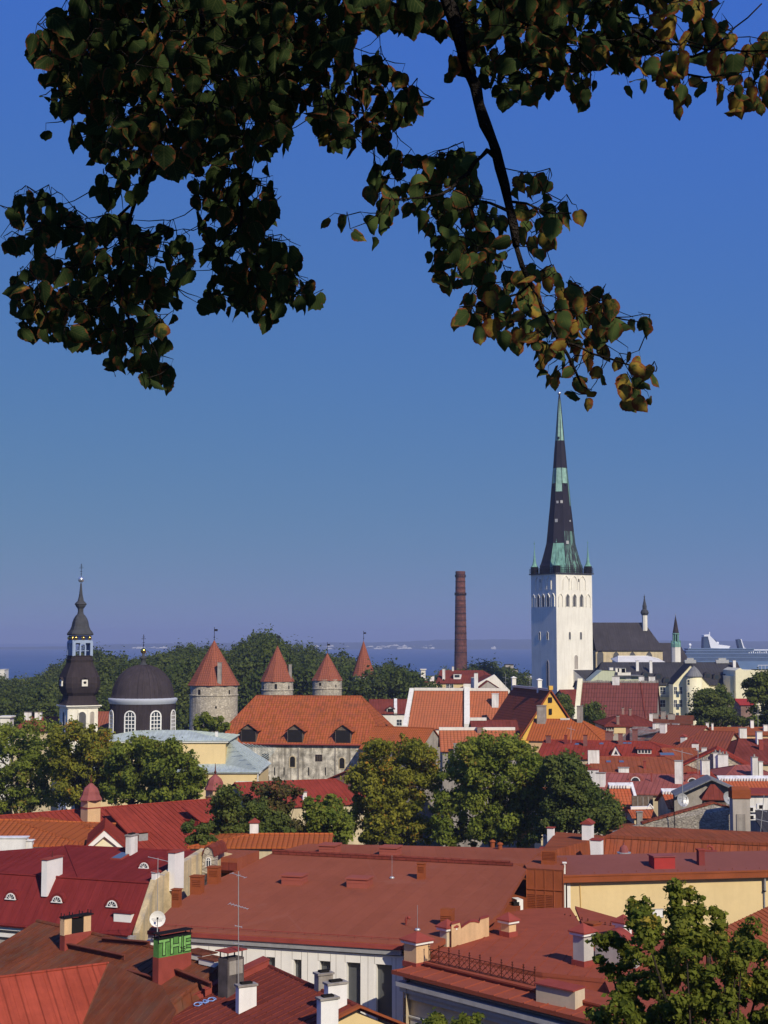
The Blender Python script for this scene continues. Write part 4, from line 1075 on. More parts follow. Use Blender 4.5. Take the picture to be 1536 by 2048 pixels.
def gold_house():
    B = P(1101, 1382, 262); A = P(1026, 1375, 285)
    H = House(); z = B.z; A.z = z
    u = (B - A); u.z = 0; u.normalize(); n = V((u.y, -u.x, 0))          # n: to the right
    root = thing('house', 'house with a golden yellow gable and a steep dark brown tiled roof', 'house', XY((A + B) / 2, 0))
    r, d = 6.6, 9.6
    eL0, eL1 = A - n * r - V((0, 0, d)), B - n * r - V((0, 0, d)); eR0, eR1 = A + n * r - V((0, 0, d)), B + n * r - V((0, 0, d))
    mb = MB(); slab(mb, [eL0, eL1, B, A], .2); slab(mb, [eR1, eR0, A, B], .2)
    rf = mb.build('roof', M['browntile'], root)
    mb = MB(); mb.par(A - n * .3, B - A, n * .6, V((0, 0, .4))); mb.build('ridge', M['galv'], rf)
    mb = MB(); i_ = u * -.15
    g = [XY(eL1, 0) + i_, XY(eR1, 0) + i_, eR1 + i_ - V((0, 0, .25)) - n * .3, B + i_ - V((0, 0, .25)), eL1 + i_ - V((0, 0, .25)) + n * .3]
    mb.prism(g, -u * .4)
    mb.prism([XY(eL0, 0) + n * .5, XY(eL1, 0) + n * .5 - u * .6, XY(eR1, 0) - n * .5 - u * .6, XY(eR0, 0) - n * .5], V((0, 0, eL0.z)), 0)
    wl = mb.build('wall', M['gold_y'], root)
    mb = MB()
    for sg, e in ((-1, eL1), (1, eR1)):
        mb.prism([e + u * .0, B + u * .0, B + u * .0 + V((0, 0, .35)), e + V((0, 0, .35))], u * .3)
    mb.build('verge', M['rust'], rf)
    mb = MB(); mb.box(B + V((0, 0, .2)), .7, .7, .7, n); mb.build('gable_cap', M['gold_y'], wl)
    for px, py, w_, h_ in ((1100.5, 1405, .7, .9), (1101, 1429, .55, 1.0)):
        q = onplane(px, py, B + u * .0, u); hole(root, q, n, w_, h_, n=u)
    for t, hh in ((.02, 1.1), (.72, 1.1)):
        chimney(rf, B + (A - B) * (1 - t) + V((0, 0, .2)), .75, 1.5, .75, n, cap='pyr', capmat='white', mat='white')
gold_house()
H = house('house', 'low plum red roof with a white ridge edge between the two big tiled roofs', P(940, 1441, 262), P(1034, 1452, 262), run=6, eave=(985, 1466), wall='buff', roof='maroon')
mb = MB(); mb.par(H.A - H.n * .3, (H.B - H.A) * .35, H.n * .6, V((0, 0, .5))); mb.build('ridge', M['white'], H.roof)
def g3():
    H = house('house', 'broad plain orange roof with two grey chimneys below the golden gable', P(1068, 1438, 252), P(1160, 1438, 250), run=8, eave=(1130, 1481), hip=(0, 4.6), wall='peach', roof='orange3')
    chim_px(H, 1075, 1093, 1412, 1446, mat='concrete', cap='flat', d=1.4)
    chim_px(H, 1155, 1166, 1413, 1443, mat='concrete', cap='flat', d=1.4)
    for i in range(7):
        mb = MB(); mb.box(on(H, 1122 + i * 2.7, 1440), .18, .25, .3, H.u); mb.build('snow_hook', M['white'], H.roof)
g3()
def g5():
    H = house('house', 'narrow orange roof with a clean white ridge in front of the plum roof', P(878, 1459, 240), P(1030, 1461, 240), run=5.5, eave=(950, 1502), wall='concrete', roof='orange2', ridgecap=False)
    mb = MB(); mb.par(H.A - V((0, 0, .1)) - H.n * .3, H.B - H.A, H.n * .6, V((0, 0, .45))); mb.build('ridge', M['white'], H.roof)
    chim_px(H, 954, 966, 1454, 1466, mat='sbrick', cap='flat', capmat='redtrim'); chim_px(H, 907, 918, 1488, 1512, mat='concrete', cap='flat')
g5()
def backrow():
    H = house('house', 'house with a dark red roof and small white dormer, left of the brick smokestack foot', P(880, 1341, 430), P(966, 1341, 428), run=9, eave=(900, 1366), hip=(0, 3), wall='yellow', roof='maroon', runb=6)
    chim_px(H, 885, 890.5, 1338, 1359, cap='flat', mat='chim'); chim_px(H, 904, 908, 1333, 1342, cap='flat', mat='chim')
    window(H.root, onwall(H, 896, 1377), H.u, 1.0, 1.2, False, (1, 1), n=H.n); window(H.root, onwall(H, 903, 1377), H.u, 1.0, 1.2, False, (1, 1), n=H.n)
    b = on(H, 915, 1356); mb = MB(); mb.box(b - H.n * .3 - V((0, 0, .3)), 2.0, 2.5, 1.5, H.u); mb.box(b + H.n * .98 + V((0, 0, .2)), 1.4, .06, .7, H.u, 1); mb.box(b - H.n * .3 + V((0, 0, 1.2)), 2.4, 2.9, .15, H.u, 2)
    mb.build('dormer', [M['trim'], M['glass'], M['maroon']], H.roof)
    # white gable with a smaller grey gable in front
    A = P(989, 1349, 400); u = V((1, .12, 0)).normalized(); s = 400 / FPX
    root = thing('house', 'white gabled house end with a small inner gable, behind the big orange roof', 'house', XY(A, 0)); n = V((u.y, -u.x, 0))
    l, r_ = A - u * 56 * s - V((0, 0, 29 * s)), A + u * 31 * s - V((0, 0, 32 * s)); mb = MB()
    mb.prism([XY(l, 0), XY(r_, 0), r_, A, l], -n * 1.0); mb.build('gable_wall', M['white'], root)
    mb = MB(); bk = -n * 14
    slab(mb, [r_ + n * -.9 - V((0, 0, .3)), r_ + bk - V((0, 0, .3)), A + bk - V((0, 0, .3)), A - n * .9 - V((0, 0, .3))], .2); slab(mb, [l + bk - V((0, 0, .3)), l - n * .9 - V((0, 0, .3)), A - n * .9 - V((0, 0, .3)), A + bk - V((0, 0, .3))], .2)
    mb.build('roof', M['maroon'], root)
    a2 = P(976, 1362, 396); mb = MB(); l2, r2 = a2 - u * 24 * s - V((0, 0, 17 * s)), a2 + u * 28 * s - V((0, 0, 17 * s))
    mb.prism([XY(l2, 0), XY(r2, 0), r2, a2, l2], -n * 2.6, 0)
    for e in (l2, r2): slab(mb, [e + n * .2, e - n * 2.6, a2 - n * 2.6 + V((0, 0, .15)), a2 + n * .2 + V((0, 0, .15))], .2, 1)
    mb.build('inner_gable', [M['greyp'], M['maroon']], root)
    chimney(root, P(952, 1374, 396), 1.0, 3.6, 1.2, cap='slab')
    chimney(root, P(948, 1366, 399), 1.5, 1.5, 1.2, cap='flat')
backrow()
def plain_block(label, pxl, pxr, py, Y, depth, z0=0, wall='greyp', roof='mauve', cat='building', name='building', ang=0.0, par=.3, chims=(), wins=0):
    a = P(pxl, py, Y); b = P(pxr, py, Y); u = V((math.cos(ang), math.sin(ang), 0)); L = (b - a).length; n = V((u.y, -u.x, 0))
    root = thing(name, label, cat, XY(a + u * L / 2, z0)); mb = MB()
    mb.prism([XY(a, z0), XY(a + u * L, z0), XY(a + u * L - n * depth, z0), XY(a - n * depth, z0)], V((0, 0, a.z - z0 - .1))); mb.build('wall', M[wall], root)
    mb = MB(); mb.par(a + n * par - u * par - V((0, 0, .1)), u * (L + 2 * par), -n * (depth + 2 * par), V((0, 0, .25))); rf = mb.build('roof', M[roof], root)
    for px, w_, h_ in chims:
        q = P(px, py, Y + depth * .4); chimney(rf, XY(q, a.z + .1), w_, h_, w_ * .8, cap='flat', mat='chim')
    s = Y / FPX
    for i in range(wins):
        c = a + u * L * (i + .5) / wins; window(root, XY(c, a.z - 2.6), u, min(1.1, L / wins * .5), 1.3, False, (1, 1), n=n)
    return root, rf
plain_block('grey flat roofed tower block by the harbour, just left of the white church tower', 1011, 1027, 1329, 820, 9, -4, 'greyp', 'slate')
plain_block('lower grey harbour block with a window row, behind the tall chimney trees', 1023, 1036, 1339, 800, 9, -4, 'greyp', 'slate', wins=3)
plain_block('long white harbour shed just left of the white church tower', 1036, 1066, 1354, 640, 12, 0, 'white', 'white', wins=6)
plain_block('long pale quay shed half hidden by trees beyond the smokestack', 938, 1010, 1340, 830, 12, -4, 'concrete', 'greyroof')
plain_block('white block with a thin chimney standing at the edge of the dark trees', 842, 851, 1339, 455, 3, 0, 'white', 'white')
plain_block('low house with plum roof and white parapet behind the orange roof corner', 838, 878, 1364, 440, 9, 0, 'buff', 'maroon', chims=((864, 1.3, 1.5), (852, 1.0, .8)))
plain_block('tiny white house at the far left above the wooded slope', 0, 9, 1339, 900, 10, 0, 'white', 'white')
# far left houses behind the leafy trees
H = house('house', 'brown roofed house with two white chimneys beyond the trees on the left', P(60, 1434, 290), P(116, 1434, 290), run=6, eave=(80, 1462), hip=(2, 2), wall='buff', roof='browntile')
chim_px(H, 48, 62, 1425, 1440, cap='slab'); chim_px(H, 69, 83, 1425, 1439, cap='slab')
plain_block('white chimney block at the left edge behind the trees', 0, 20, 1434, 285, 3, 0, 'white', 'white')
H = house('house', 'red brown roof seen between the belfry and the domed drum', P(194, 1424, 295), P(226, 1424, 295), run=8, eave=(210, 1475), wall='buff', roof='cone')

def cream_block():
    # long art nouveau block with a slate mansard, a big gable and a round stair turret
    H = house('apartment_block', 'cream apartment block with a long dark slate roof, round turret and big front gable', P(1203, 1325, 405), P(1475, 1325, 405), run=11, eave=(1330, 1369), wall='cream', roof='slate', cat='apartment building', hip=(3.5, 0), t=.25)
    s = 394 / FPX
    # gable
    G = P(1382, 1330, 388); n, u = H.n, H.u; l = G - u * 36 * s - V((0, 0, 38 * s)); r_ = G + u * 34 * s - V((0, 0, 38 * s)); mb = MB()
    mb.prism([XY(l, 0), XY(r_, 0), r_, G, l], -n * 7)
    gw = mb.build('gable', M['cream'], H.root); mb = MB()
    for e in (l, r_): slab(mb, [e + n * .3 + V((0, 0, .3)), e - n * 9 + V((0, 0, .3)), G - n * 9 + V((0, 0, .3)), G + n * .3 + V((0, 0, .3))], .3)
    mb.build('gable_roof', M['slate'], H.roof)
    t = P(1388, 1353, 386); mb = MB(); mb.lathe(XY(t, 0), [(2.0, 0), (2.0, t.z)], 20, 0); tr = mb.build('turret', M['cream'], H.root, True)
    mb = MB(); mb.lathe(t, [(2.3, -.05), (2.25, .1), (1.4, 1.4), (.6, 2.3), (.05, 2.7)], 20, 0); mb.build('turret_roof', M['greyroof'], tr, True)
    for px, py in ((1377, 1370), (1377, 1395), (1377, 1413)): window(tr, onplane(px, py, t + n * 2.02, n) , u, .6, 1.3, False, (0, 1), 'cream', n=n)
    # windows in the two bays left of the gable
    for px in (1325.5,): 
        for py in (1388, 1414): window(H.root, onwall(H, px, py), u, 1.3, 1.8, False, (1, 1), n=n)
    for px in (1351, 1361.5):
        for py in (1388, 1414): window(gw, onplane(px, py, l, n), u, .75, 1.8, False, (1, 1), n=n)
    mb = MB(); q = onwall(H, 1328, 1393)
    mb.par(q - u * 1.2, u * 2.4, n * .9, V((0, 0, .15)))
    for k in range(7): mb.tube([q - u * 1.1 + u * .36 * k + n * .85, q - u * 1.1 + u * .36 * k + n * .85 + V((0, 0, 1))], .03, 4)
    mb.tube([q - u * 1.15 + n * .85 + V((0, 0, 1)), q + u * 1.15 + n * .85 + V((0, 0, 1))], .05, 4); mb.build('balcony', M['galv'], H.root)
    mb = MB(); mb.tube([onwall(H, 1344, 1425) + n * .12, onwall(H, 1344, 1371) + n * .12], .1, 5); mb.build('downpipe', M['concrete'], H.root)
    # eyebrow dormers on the slate
    for px, py in ((1292, 1355), (1317, 1358), (1334, 1366), (1416, 1356), (1434, 1359), (1453, 1359)):
        b = on(H, px, py); mb = MB(); Z = V((0, 0, 1))
        arc = [(math.cos(a * math.pi / 6) * 1.0, .7 + math.sin(a * math.pi / 6) * .8) for a in range(7)]
        q = [(-1.0, -.3)] + [(-1.0, .7)] + arc[::-1][1:] + [(1.0, -.3)]
        mb.prism([b + u * x + Z * z + n * .2 for x, z in q], -n * 3.2, 0)
        mb.par(b - u * .5 + n * .21 + Z * .1, u * 1.0, n * .03, Z * 1.0, 1); mb.build('dormer', [M['slate'], M['glass']], H.roof)
    for x0, x1, yt, yb in ((1272, 1278, 1322, 1342), (1299, 1305, 1322, 1346), (1466, 1472, 1321, 1338)): chim_px(H, x0, x1, yt, yb, cap='flat', mat='chim')
    for px, w_ in ((1380, 3.0), (1444, 3.4)):
        q = P(px, 1325, 405); mb = MB(); mb.box(XY(q, H.A.z - .2), w_, 1.5, .9, u); mb.box(XY(q, H.A.z + .7), w_ * .6, 1.0, .5, u); mb.build('roof_vent', M['galv'], H.roof)
    # left end: pale gable wing and roof clutter
    root = thing('house', 'pale green gable wing with white roof boxes in front of the slate roof', 'house', XY(P(1215, 1360, 372), 0)); s = 372 / FPX
    a, b, c, d = P(1180, 1362, 372), P(1226, 1362, 372), P(1230, 1342, 372), P(1204, 1341, 372)
    mb = MB(); mb.prism([XY(a, 0), XY(b, 0), b, c, d, a], V((0, 9, 0))); mb.prism([XY(b, 0) + V((0, 2, 0)), XY(P(1286, 1352, 372), 0) + V((0, 2, 0)), P(1286, 1352, 372) + V((0, 2, 0)), XY(b, P(1286, 1352, 372).z) + V((0, 2, 0))], V((0, 7, 0)))
    mb.build('wall', M['greenp'], root); mb = MB()
    q = P(1258, 1352, 374); z = q.z; mb.par(P(1228, 1352, 373) - V((0, 0, .05)), (58 * s, 0, 0), (0, 8.4, 0), (0, 0, .2)); mb.poly([P(1204, 1341, 371.8) + V((0, 0, .15)), P(1230, 1342, 371.8) + V((0, 0, .15)), P(1230, 1342, 381.4) + V((0, 0, .15)), P(1204, 1341, 381.4) + V((0, 0, .15))])
    mb.build('roof', M['greyroof'], root)
    for px, py, w_, h_ in ((1243, 1352, 2.0, 1.9), (1256, 1356, 1.2, 1.4), (1222, 1340, .9, .6), (1234, 1341, .9, .6), (1246, 1342, .9, .6)):
        mb = MB(); q = P(px, py, 374.5); mb.box(q - V((0, 0, .4)), w_, 1.2, h_ + .4, u); mb.box(q + V((0, 0, h_)), w_ + .15, 1.35, .08, u, 1); mb.build('roof_box', [M['white'], M['galv']], root)
    # right end: stepped cream block
    root = thing('apartment_block', 'plain cream end block with a low peaked parapet right of the slate roof', 'apartment building', XY(P(1488, 1360, 385), 0))
    pts = [P(1471, 1440, 385), P(1560, 1440, 385), P(1560, 1342, 385), P(1520, 1341, 385), P(1503, 1340, 385), P(1489, 1341, 385), P(1480, 1336, 385), P(1471, 1341, 385)]
    pts[0].z = pts[1].z = 0; mb = MB(); mb.prism(pts, V((0, 14, 0))); mb.prism([XY(P(1460, 1352, 387), 0), XY(P(1471, 1352, 387), 0), P(1471, 1352, 387), P(1460, 1352, 387)], V((0, 8, 0))); mb.build('wall', M['cream'], root)
    mb = MB(); q = P(1534, 1341, 386)
    mb.par(P(1518, 1341, 386), (8, 0, 0), (0, 8, 0), (0, 0, .2)); mb.build('roof', M['slate'], root)
    mb = MB(); a = P(1517, 1340, 386) + V((0, 0, .1))
    for k in range(9): mb.tube([a + V((k * .9, .3, 0)), a + V((k * .9, .3, 1.1))], .04, 4)
    mb.tube([a + V((0, .3, 1.1)), a + V((7.4, .3, 1.1))], .06, 4); mb.build('roof_railing', M['trim'], root)
cream_block()
# white canopy-like roof between nave and slate roof
house('building', 'low white roofed building in front of the church nave wall', P(1236, 1312, 448), P(1296, 1312, 448), run=9, eave=(1270, 1326), hip=(1.5, 4), wall='white', roof='white', cat='building', runb=4)
H = house('house', 'small terracotta roof peeping between the dark trees at the right', P(1468, 1398, 330), P(1498, 1398, 330), run=5, eave=(1480, 1409), wall='sbrick', roof='brightred')
H = house('house', 'dark grey lean roof block at the foot of the white tower', P(1150, 1362, 380), P(1172, 1362, 380), run=5, eave=(1160, 1376), wall='concrete', roof='slate')
H = house('house', 'grey roofed low annex at the corner of the church tower', P(1118, 1380, 370), P(1152, 1376, 372), run=6, eave=(1130, 1412), wall='concrete', roof='maroon')
def plum():
    H = house('house', 'steep roof of corrugated plum red tile with a white ridge, below the slate block', P(1166, 1364, 350), P(1317, 1364, 346), run=10, eave=(1250, 1447), wall='concrete', roof='plumtile', ridgecap=False, t=.2)
    mb = MB(); rr = random.Random(4)
    for k in range(34):
        a = H.A + (H.B - H.A) * (k + .5) / 34; mb.box(a - V((0, 0, .1)), .42, .5, .35 + rr.random() * .25, H.u)
    mb.build('ridge_stones', M['concrete'], H.roof)
    mb = MB(); a, b = on(H, 1290, 1436), on(H, 1280, 1366); mb.par(a, H.u * .25, b - a, V((0, 0, .25))); mb.build('roof_seam', M['maroon'], H.roof)
    e = H.eA - H.u * .1; mb = MB(); mb.prism([XY(e, 0), e + V((0, 0, .3)), H.A - H.u * .1 + V((0, 0, .8)), H.bA - H.u * .1 + V((0, 0, .3)), XY(H.bA - H.u * .1, 0)], -H.u * 1.1); mb.build('firewall', M['cream'], H.root)
    for px, w_ in ((1232, 1.6), (1283, 1.2), (1304, 1.4)):
        q = P(px, 1364, 348); chimney(H.roof, XY(q, H.A.z - .3), w_, 1.6, 1, H.u, cap='flat', mat='chim')
plum()
# ---------------------------------------------------------------- right middle: the crowded red roofs
def redhip():
    H = house('house', 'plum red hip roofed house with a small arched frieze under the eaves', P(1240, 1430, 283), P(1268, 1430, 283), run=7.5, eave=(1240, 1452), hip=(4, 4), wall='greyp', roof='maroon')
    for x0, x1, yt, yb in ((1233, 1239, 1433, 1449), (1243.5, 1248.5, 1417, 1430), (1258, 1263, 1419, 1431)): chim_px(H, x0, x1, yt, yb, mat='sbrick', cap='slab')
    a = onwall(H, 1228, 1467); mb = MB(); mb.par(a, H.u * 2.2, H.n * .1, V((0, 0, 1.2))); mb.build('stucco_panel', M['yellow'], H.root)
    for k in range(9): hole(H.root, onwall(H, 1206 + k * 4.9, 1459), H.u, .26, .35, 'round', n=H.n, name='frieze_arch')
    for px in (1209.5, 1215.5): hole(H.root, onwall(H, px, 1467), H.u, .35, .6, 'round', n=H.n)
redhip()
H = house('house', 'low rust mottled roof crowded with stub chimneys behind the plum hip roof', P(1296, 1431, 290), P(1388, 1436, 288), run=7, eave=(1340, 1447), wall='concrete', roof='brownred')
for x0, x1, yt, yb in ((1299, 1306, 1428, 1447), (1306, 1318, 1428, 1437), (1322, 1333, 1424, 1438), (1336, 1351, 1429, 1439)): chim_px(H, x0, x1, yt, yb, mat='chim' if x0 % 2 else 'concrete', cap='slab')
H = house('house', 'patchy grey and rust roof sloping down right, row of white stub chimneys on its ridge', P(1266, 1454, 272), P(1362, 1460, 268), run=9, eave=(1330, 1487), wall='concrete', roof='patchy' if 'patchy' in M else 'brownred')
for x0, x1, yt, yb in ((1306, 1312, 1447, 1458), (1312, 1321, 1447, 1456), (1325, 1339, 1448, 1457), (1346, 1359, 1448, 1461)): chim_px(H, x0, x1, yt, yb, mat='chim', cap='flat')
H = house('house', 'dark grey weathered slope left of the maroon tiled roof', P(1322, 1462, 262), P(1360, 1456, 266), run=7, eave=(1340, 1486), wall='concrete', roof='greyroof')
def r1():
    H = house('house', 'long red seamed roof with six brick chimneys and two white dormers', P(1088, 1480, 236), P(1300, 1478, 232), run=9, eave=(1200, 1517), hip=(0, 6), wall='buff', roof='red')
    for x0, x1, yt, yb in ((1092, 1102, 1472, 1486), (1167, 1175, 1471, 1492), (1237, 1246, 1468, 1489), (1252, 1260, 1456, 1472), (1265, 1276, 1460, 1477), (1211, 1227, 1464, 1474)):
        chim_px(H, x0, x1, yt, yb, mat='sbrickred', cap='flat', capmat='maroon')
    chim_px(H, 1129, 1134, 1471, 1488, mat='maroonp', cap='flat', capmat='redtrim')
    for px, py in ((1154, 1489), (1203, 1488), (1250, 1487), (1259, 1487)): skylight(H.roof, H, px, py, .75, 1.0)
    b = on(H, 1232, 1511); mb = MB(); Z = V((0, 0, 1)); u, n = H.u, H.n
    ap = b + Z * 1.5; sl = 3.0
    mb.poly([b - u * .7, b + u * .7, ap], 0); mb.poly([b - u * .3 + n * .02 + Z * .15, b + u * .3 + n * .02 + Z * .15, b + n * .02 + Z * .8], 1)
    for sg in (-1, 1): slab(mb, [b + u * sg * .95 + n * .2, b + u * sg * .95 - n * .3, ap - n * sl + Z * .1, ap + n * .2 + Z * .1], .08, 2)
    mb.build('dormer', [M['trim'], M['glass'], M['red']], H.roof)
    b = on(H, 1289, 1508); mb = MB(); mb.box(b - n * 1.4 - Z * .3, 2.1, 2.8, 1.15, u, 2)
    mb.par(b - u * 1.0 + n * .01 + Z * .05, u * 2.0, n * .05, Z * .65, 0)
    for k in range(4): mb.par(b - u * .9 + u * .48 * k + n * .05 + Z * .15, u * .36, n * .03, Z * .45, 1)
    slab(mb, [b - u * 1.3 + n * .3 + Z * .85, b + u * 1.3 + n * .3 + Z * .85, b + u * 1.3 - n * 3 + Z * 1.3, b - u * 1.3 - n * 3 + Z * 1.3], .1, 2)
    mb.build('dormer', [M['trim'], M['glass'], M['red']], H.roof)
M['sbrickred'] = mbrick('dull_red_brick', (0.26, 0.10, 0.085), (0.20, 0.075, 0.065), (0.22, 0.15, 0.13), 0.26, 0.09)
M['maroonp'] = mplain('maroon_paint', (0.20, 0.045, 0.04), 0.6, 0.1)
r1()
def r2():
    H = house('house', 'rust red seamed roof with two roof lights and a broad white chimney left', P(1178, 1514, 220), P(1330, 1510, 219), run=7, eave=(1250, 1545), wall='white', roof='red3', hip=(0, 5))
    chim_px(H, 1176, 1200, 1500, 1526, d=1.2, cap='flat', capmat='redtrim')
    for px, py in ((1217, 1524), (1243, 1524)): skylight(H.roof, H, px, py, .8, 1.0)
    chim_px(H, 1237, 1259, 1536, 1545, cap='flat')
    chim_px(H, 1287, 1292, 1523, 1537, mat='redp', cap='flat', capmat='redtrim')
    H2 = house('house', 'red roof with a glass strip between the long red roof and stone gable', P(1322, 1497, 226), P(1392, 1490, 226), run=9, eave=(1350, 1543), wall='buff', roof='red3')
    skylight(H2.roof, H2, 1334, 1509, 2.2, 1.2)
M['redp'] = mplain('dull_red_paint', (0.27, 0.06, 0.045), 0.6, 0.12)
r2()
def r3():
    H = house('house', 'faded pink red seamed roof with two eyebrow windows and a tall white chimney', P(1212, 1546, 203), P(1412, 1549, 199), run=7.5, eave=(1300, 1588), wall='buff', roof='pink')
    for px, py in ((1271, 1562), (1385, 1564)):
        b = on(H, px, py); mb = MB(); u, n = H.u, H.n; Z = V((0, 0, 1))
        for rad, mm, off, dep in ((.95, 0, 0, 2.6), (.62, 1, .04, .1), (.50, 2, .07, .1)):
            q = [b + u * rad * math.cos(a * math.pi / 8) + Z * rad * .9 * math.sin(a * math.pi / 8) + n * off for a in range(9)]; mb.prism(q, -n * dep, mm)
        mb.build('eyebrow_dormer', [M['pink'], M['trim'], M['glass']], H.roof)
    chim_px(H, 1193, 1212, 1547, 1573, cap='flat', d=1); chim_px(H, 1351, 1367, 1523, 1567, d=.9, cap='flat')
    mb = MB(); b = on(H, 1303, 1563); mb.tube([b, b + V((0, 0, 1.1))], .09, 6); mb.build('vent_pipe', M['redp'], H.roof)
    chim_px(H, 1176, 1198, 1540, 1555, cap='flat', capmat='redtrim', plane=(H.eA, H.pn))
r3()
def r3b():
    for lab, pa, pb, ev, Y in (('small orange tiled roof edged in white behind the centre tree', (1069, 1569), (1098, 1569), (1080, 1592), 196),
                               ('orange tiled slope with a white ridge, left of the shaded courtyard wall', (1216, 1570), (1260, 1571), (1240, 1614), 190),
                               ('orange tiled slope with a white ridge, right of the shaded courtyard wall', (1322, 1582), (1352, 1583), (1335, 1616), 182),
                               ('long orange tiled roof with a white ridge at the right behind the grey gable', (1434, 1556), (1540, 1557), (1480, 1588), 190)):
        H = house('house', lab, P(pa[0], pa[1], Y), P(pb[0], pb[1], Y), run=4.5, eave=ev, wall='buff', roof='ochrered', ridgecap=False)
        mb = MB(); mb.par(H.A - V((0, 0, .05)) - H.n * .1, H.B - H.A, H.n * .9 - V((0, 0, .3)), V((0, 0, .35))); L = (H.B - H.A).length
        for k in range(int(L / .35)): mb.par(H.A + H.u * .35 * k + H.n * .8 - V((0, 0, .3)), H.u * .12, H.n * .25, V((0, 0, .35)))
        mb.build('ridge', M['chim'], H.roof)
        if 'small' not in lab and 'long' not in lab:
            mb = MB(); sg = 1; e, r_ = H.eB, H.B
            mb.par(e - V((0, 0, .2)), H.u * .35, r_ - e, V((0, 0, .55))); mb.build('verge_wall', M['chim'], H.root)
    a = P(1264, 1592, 184); b = P(1306, 1592, 184)
    root = thing('courtyard_wall', 'shaded grey timber wall with a white sill between two orange roofs', 'wall', XY((a + b) / 2, 0)); mb = MB()
    mb.prism([XY(a, 0), XY(b, 0), b, a], V((0, .4, 0))); mb.build('boarding', M['wood'], root)
    mb = MB(); q = P(1262, 1619, 182); mb.par(q, P(1307, 1618, 182) - q, V((0, .6, 0)), V((0, 0, .3))); mb.tube([P(1307, 1617, 182), P(1300, 1608, 182), P(1294, 1618, 182)], .1, 5); mb.build('sill', M['trim'], root)
    for k in (.25, .5, .75):
        mb = MB(); mb.par(a + (b - a) * k + V((0, -.06, -2.2)), V((.1, 0, 0)), V((0, .05, 0)), V((0, 0, 2.1))); mb.build('post', M['concrete'], root)
    H = house('house', 'narrow strip of orange tile below the courtyard wall', P(1255, 1619, 180), P(1306, 1619, 180), run=3, eave=(1280, 1634), wall='buff', roof='ochrered', ridgecap=False)
M['ochrered'] = mtile('red_orange_pantile', (0.50, 0.13, 0.05), (0.38, 0.09, 0.035), 0.42, 0.6, var=0.15, g_amt=0.2)
r3b()
def r4():
    H = house('house', 'maroon brown tiled roof behind the stone gable, left of a red ridge', P(1330, 1450, 262), P(1414, 1468, 258), run=9, eave=(1370, 1492), wall='buff', roof='browntile')
    chim_px(H, 1321, 1334, 1448, 1466, cap='flat'); chim_px(H, 1363, 1374, 1474, 1492, cap='peak', capmat='redtrim', d=.9)
    H = house('house', 'thin terracotta parapet roof along the right edge under the dark trees', P(1412, 1455, 268), P(1550, 1454, 268), run=4, eave=(1470, 1469), wall='peach', roof='rust')
    for x0, x1, yt, yb in ((1412, 1418, 1446, 1463), (1423, 1427, 1447, 1460), (1479, 1494, 1457, 1474), (1501, 1508, 1441, 1456), (1527, 1536, 1450, 1462)): chim_px(H, x0, x1, yt, yb, cap='flat')
    H = house('house', 'brown tiled roof with a red hip ridge in the right cluster', P(1404, 1462, 248), P(1470, 1470, 246), run=9, eave=(1430, 1499), hip=(3, 0), wall='buff', roof='browntile')
    chim_px(H, 1385, 1398, 1487, 1508, cap='peak', capmat='redtrim'); chim_px(H, 1404, 1414, 1496, 1510, cap='flat')
    H = house('house', 'smooth dark maroon roof filling the right edge above the stone gable', P(1478, 1478, 240), P(1560, 1478, 240), run=12, eave=(1500, 1527), hip=(4, 0), wall='buff', roof='maroon')
    chim_px(H, 1513, 1525, 1464, 1488, cap='flat', d=1.0); chim_px(H, 1518, 1527, 1480, 1500, cap='flat', mat='redp', capmat='redtrim')
    # stone gable with two white flues
    ap = P(1433, 1500, 214); u = V((1, -.24, 0)).normalized(); n = V((u.y, -u.x, 0)); s = 214 / FPX
    root = thing('house', 'house with a pale rubble stone gable and a pair of tall white chimneys against it', 'house', XY(ap, 0))
    l = ap - u * 62 * s - V((0, 0, 30 * s)); r_ = ap + u * 64 * s - V((0, 0, 34 * s))
    mb = MB(); mb.prism([XY(l, 0), XY(r_, 0), r_, ap, l], -n * .7); mb.build('gable_wall', M['lime'], root)
    mb = MB()
    for e in (l, r_): slab(mb, [e + n * .25 + V((0, 0, .2)) + (e - ap).normalized() * .4, e - n * 6 + V((0, 0, .2)) + (e - ap).normalized() * .4, ap - n * 6 + V((0, 0, .25)), ap + n * .25 + V((0, 0, .25))], .22)
    mb.build('roof', M['red'], root)
    chimney(root, P(1436, 1553, 213.2), 1.2, 3.2 + 0.1, .8, u, cap='pots', capmat='concrete'); chimney(root, P(1447, 1556, 212.6), 1.4, 3.25, .8, u, cap='pots', capmat='concrete')
    H = house('house', 'dusky red roof slope to the right of the stone gable', P(1472, 1531, 208), P(1500, 1532, 208), run=6, eave=(1480, 1556), wall='buff', roof='pink', hip=(3, 3))
    chim_px(H, 1504, 1516, 1516, 1554, cap='pots', d=.9); chim_px(H, 1517, 1525.5, 1524, 1553, cap='flat', d=.9)
    H = house('house', 'low red roof with the widest white chimney in front of the stone gable', P(1372, 1545, 205), P(1424, 1546, 205), run=4, eave=(1400, 1560), wall='buff', roof='redplain' if 'redplain' in M else 'red')
    chim_px(H, 1403, 1420, 1522, 1562, cap='pots', d=1.0)
r4()
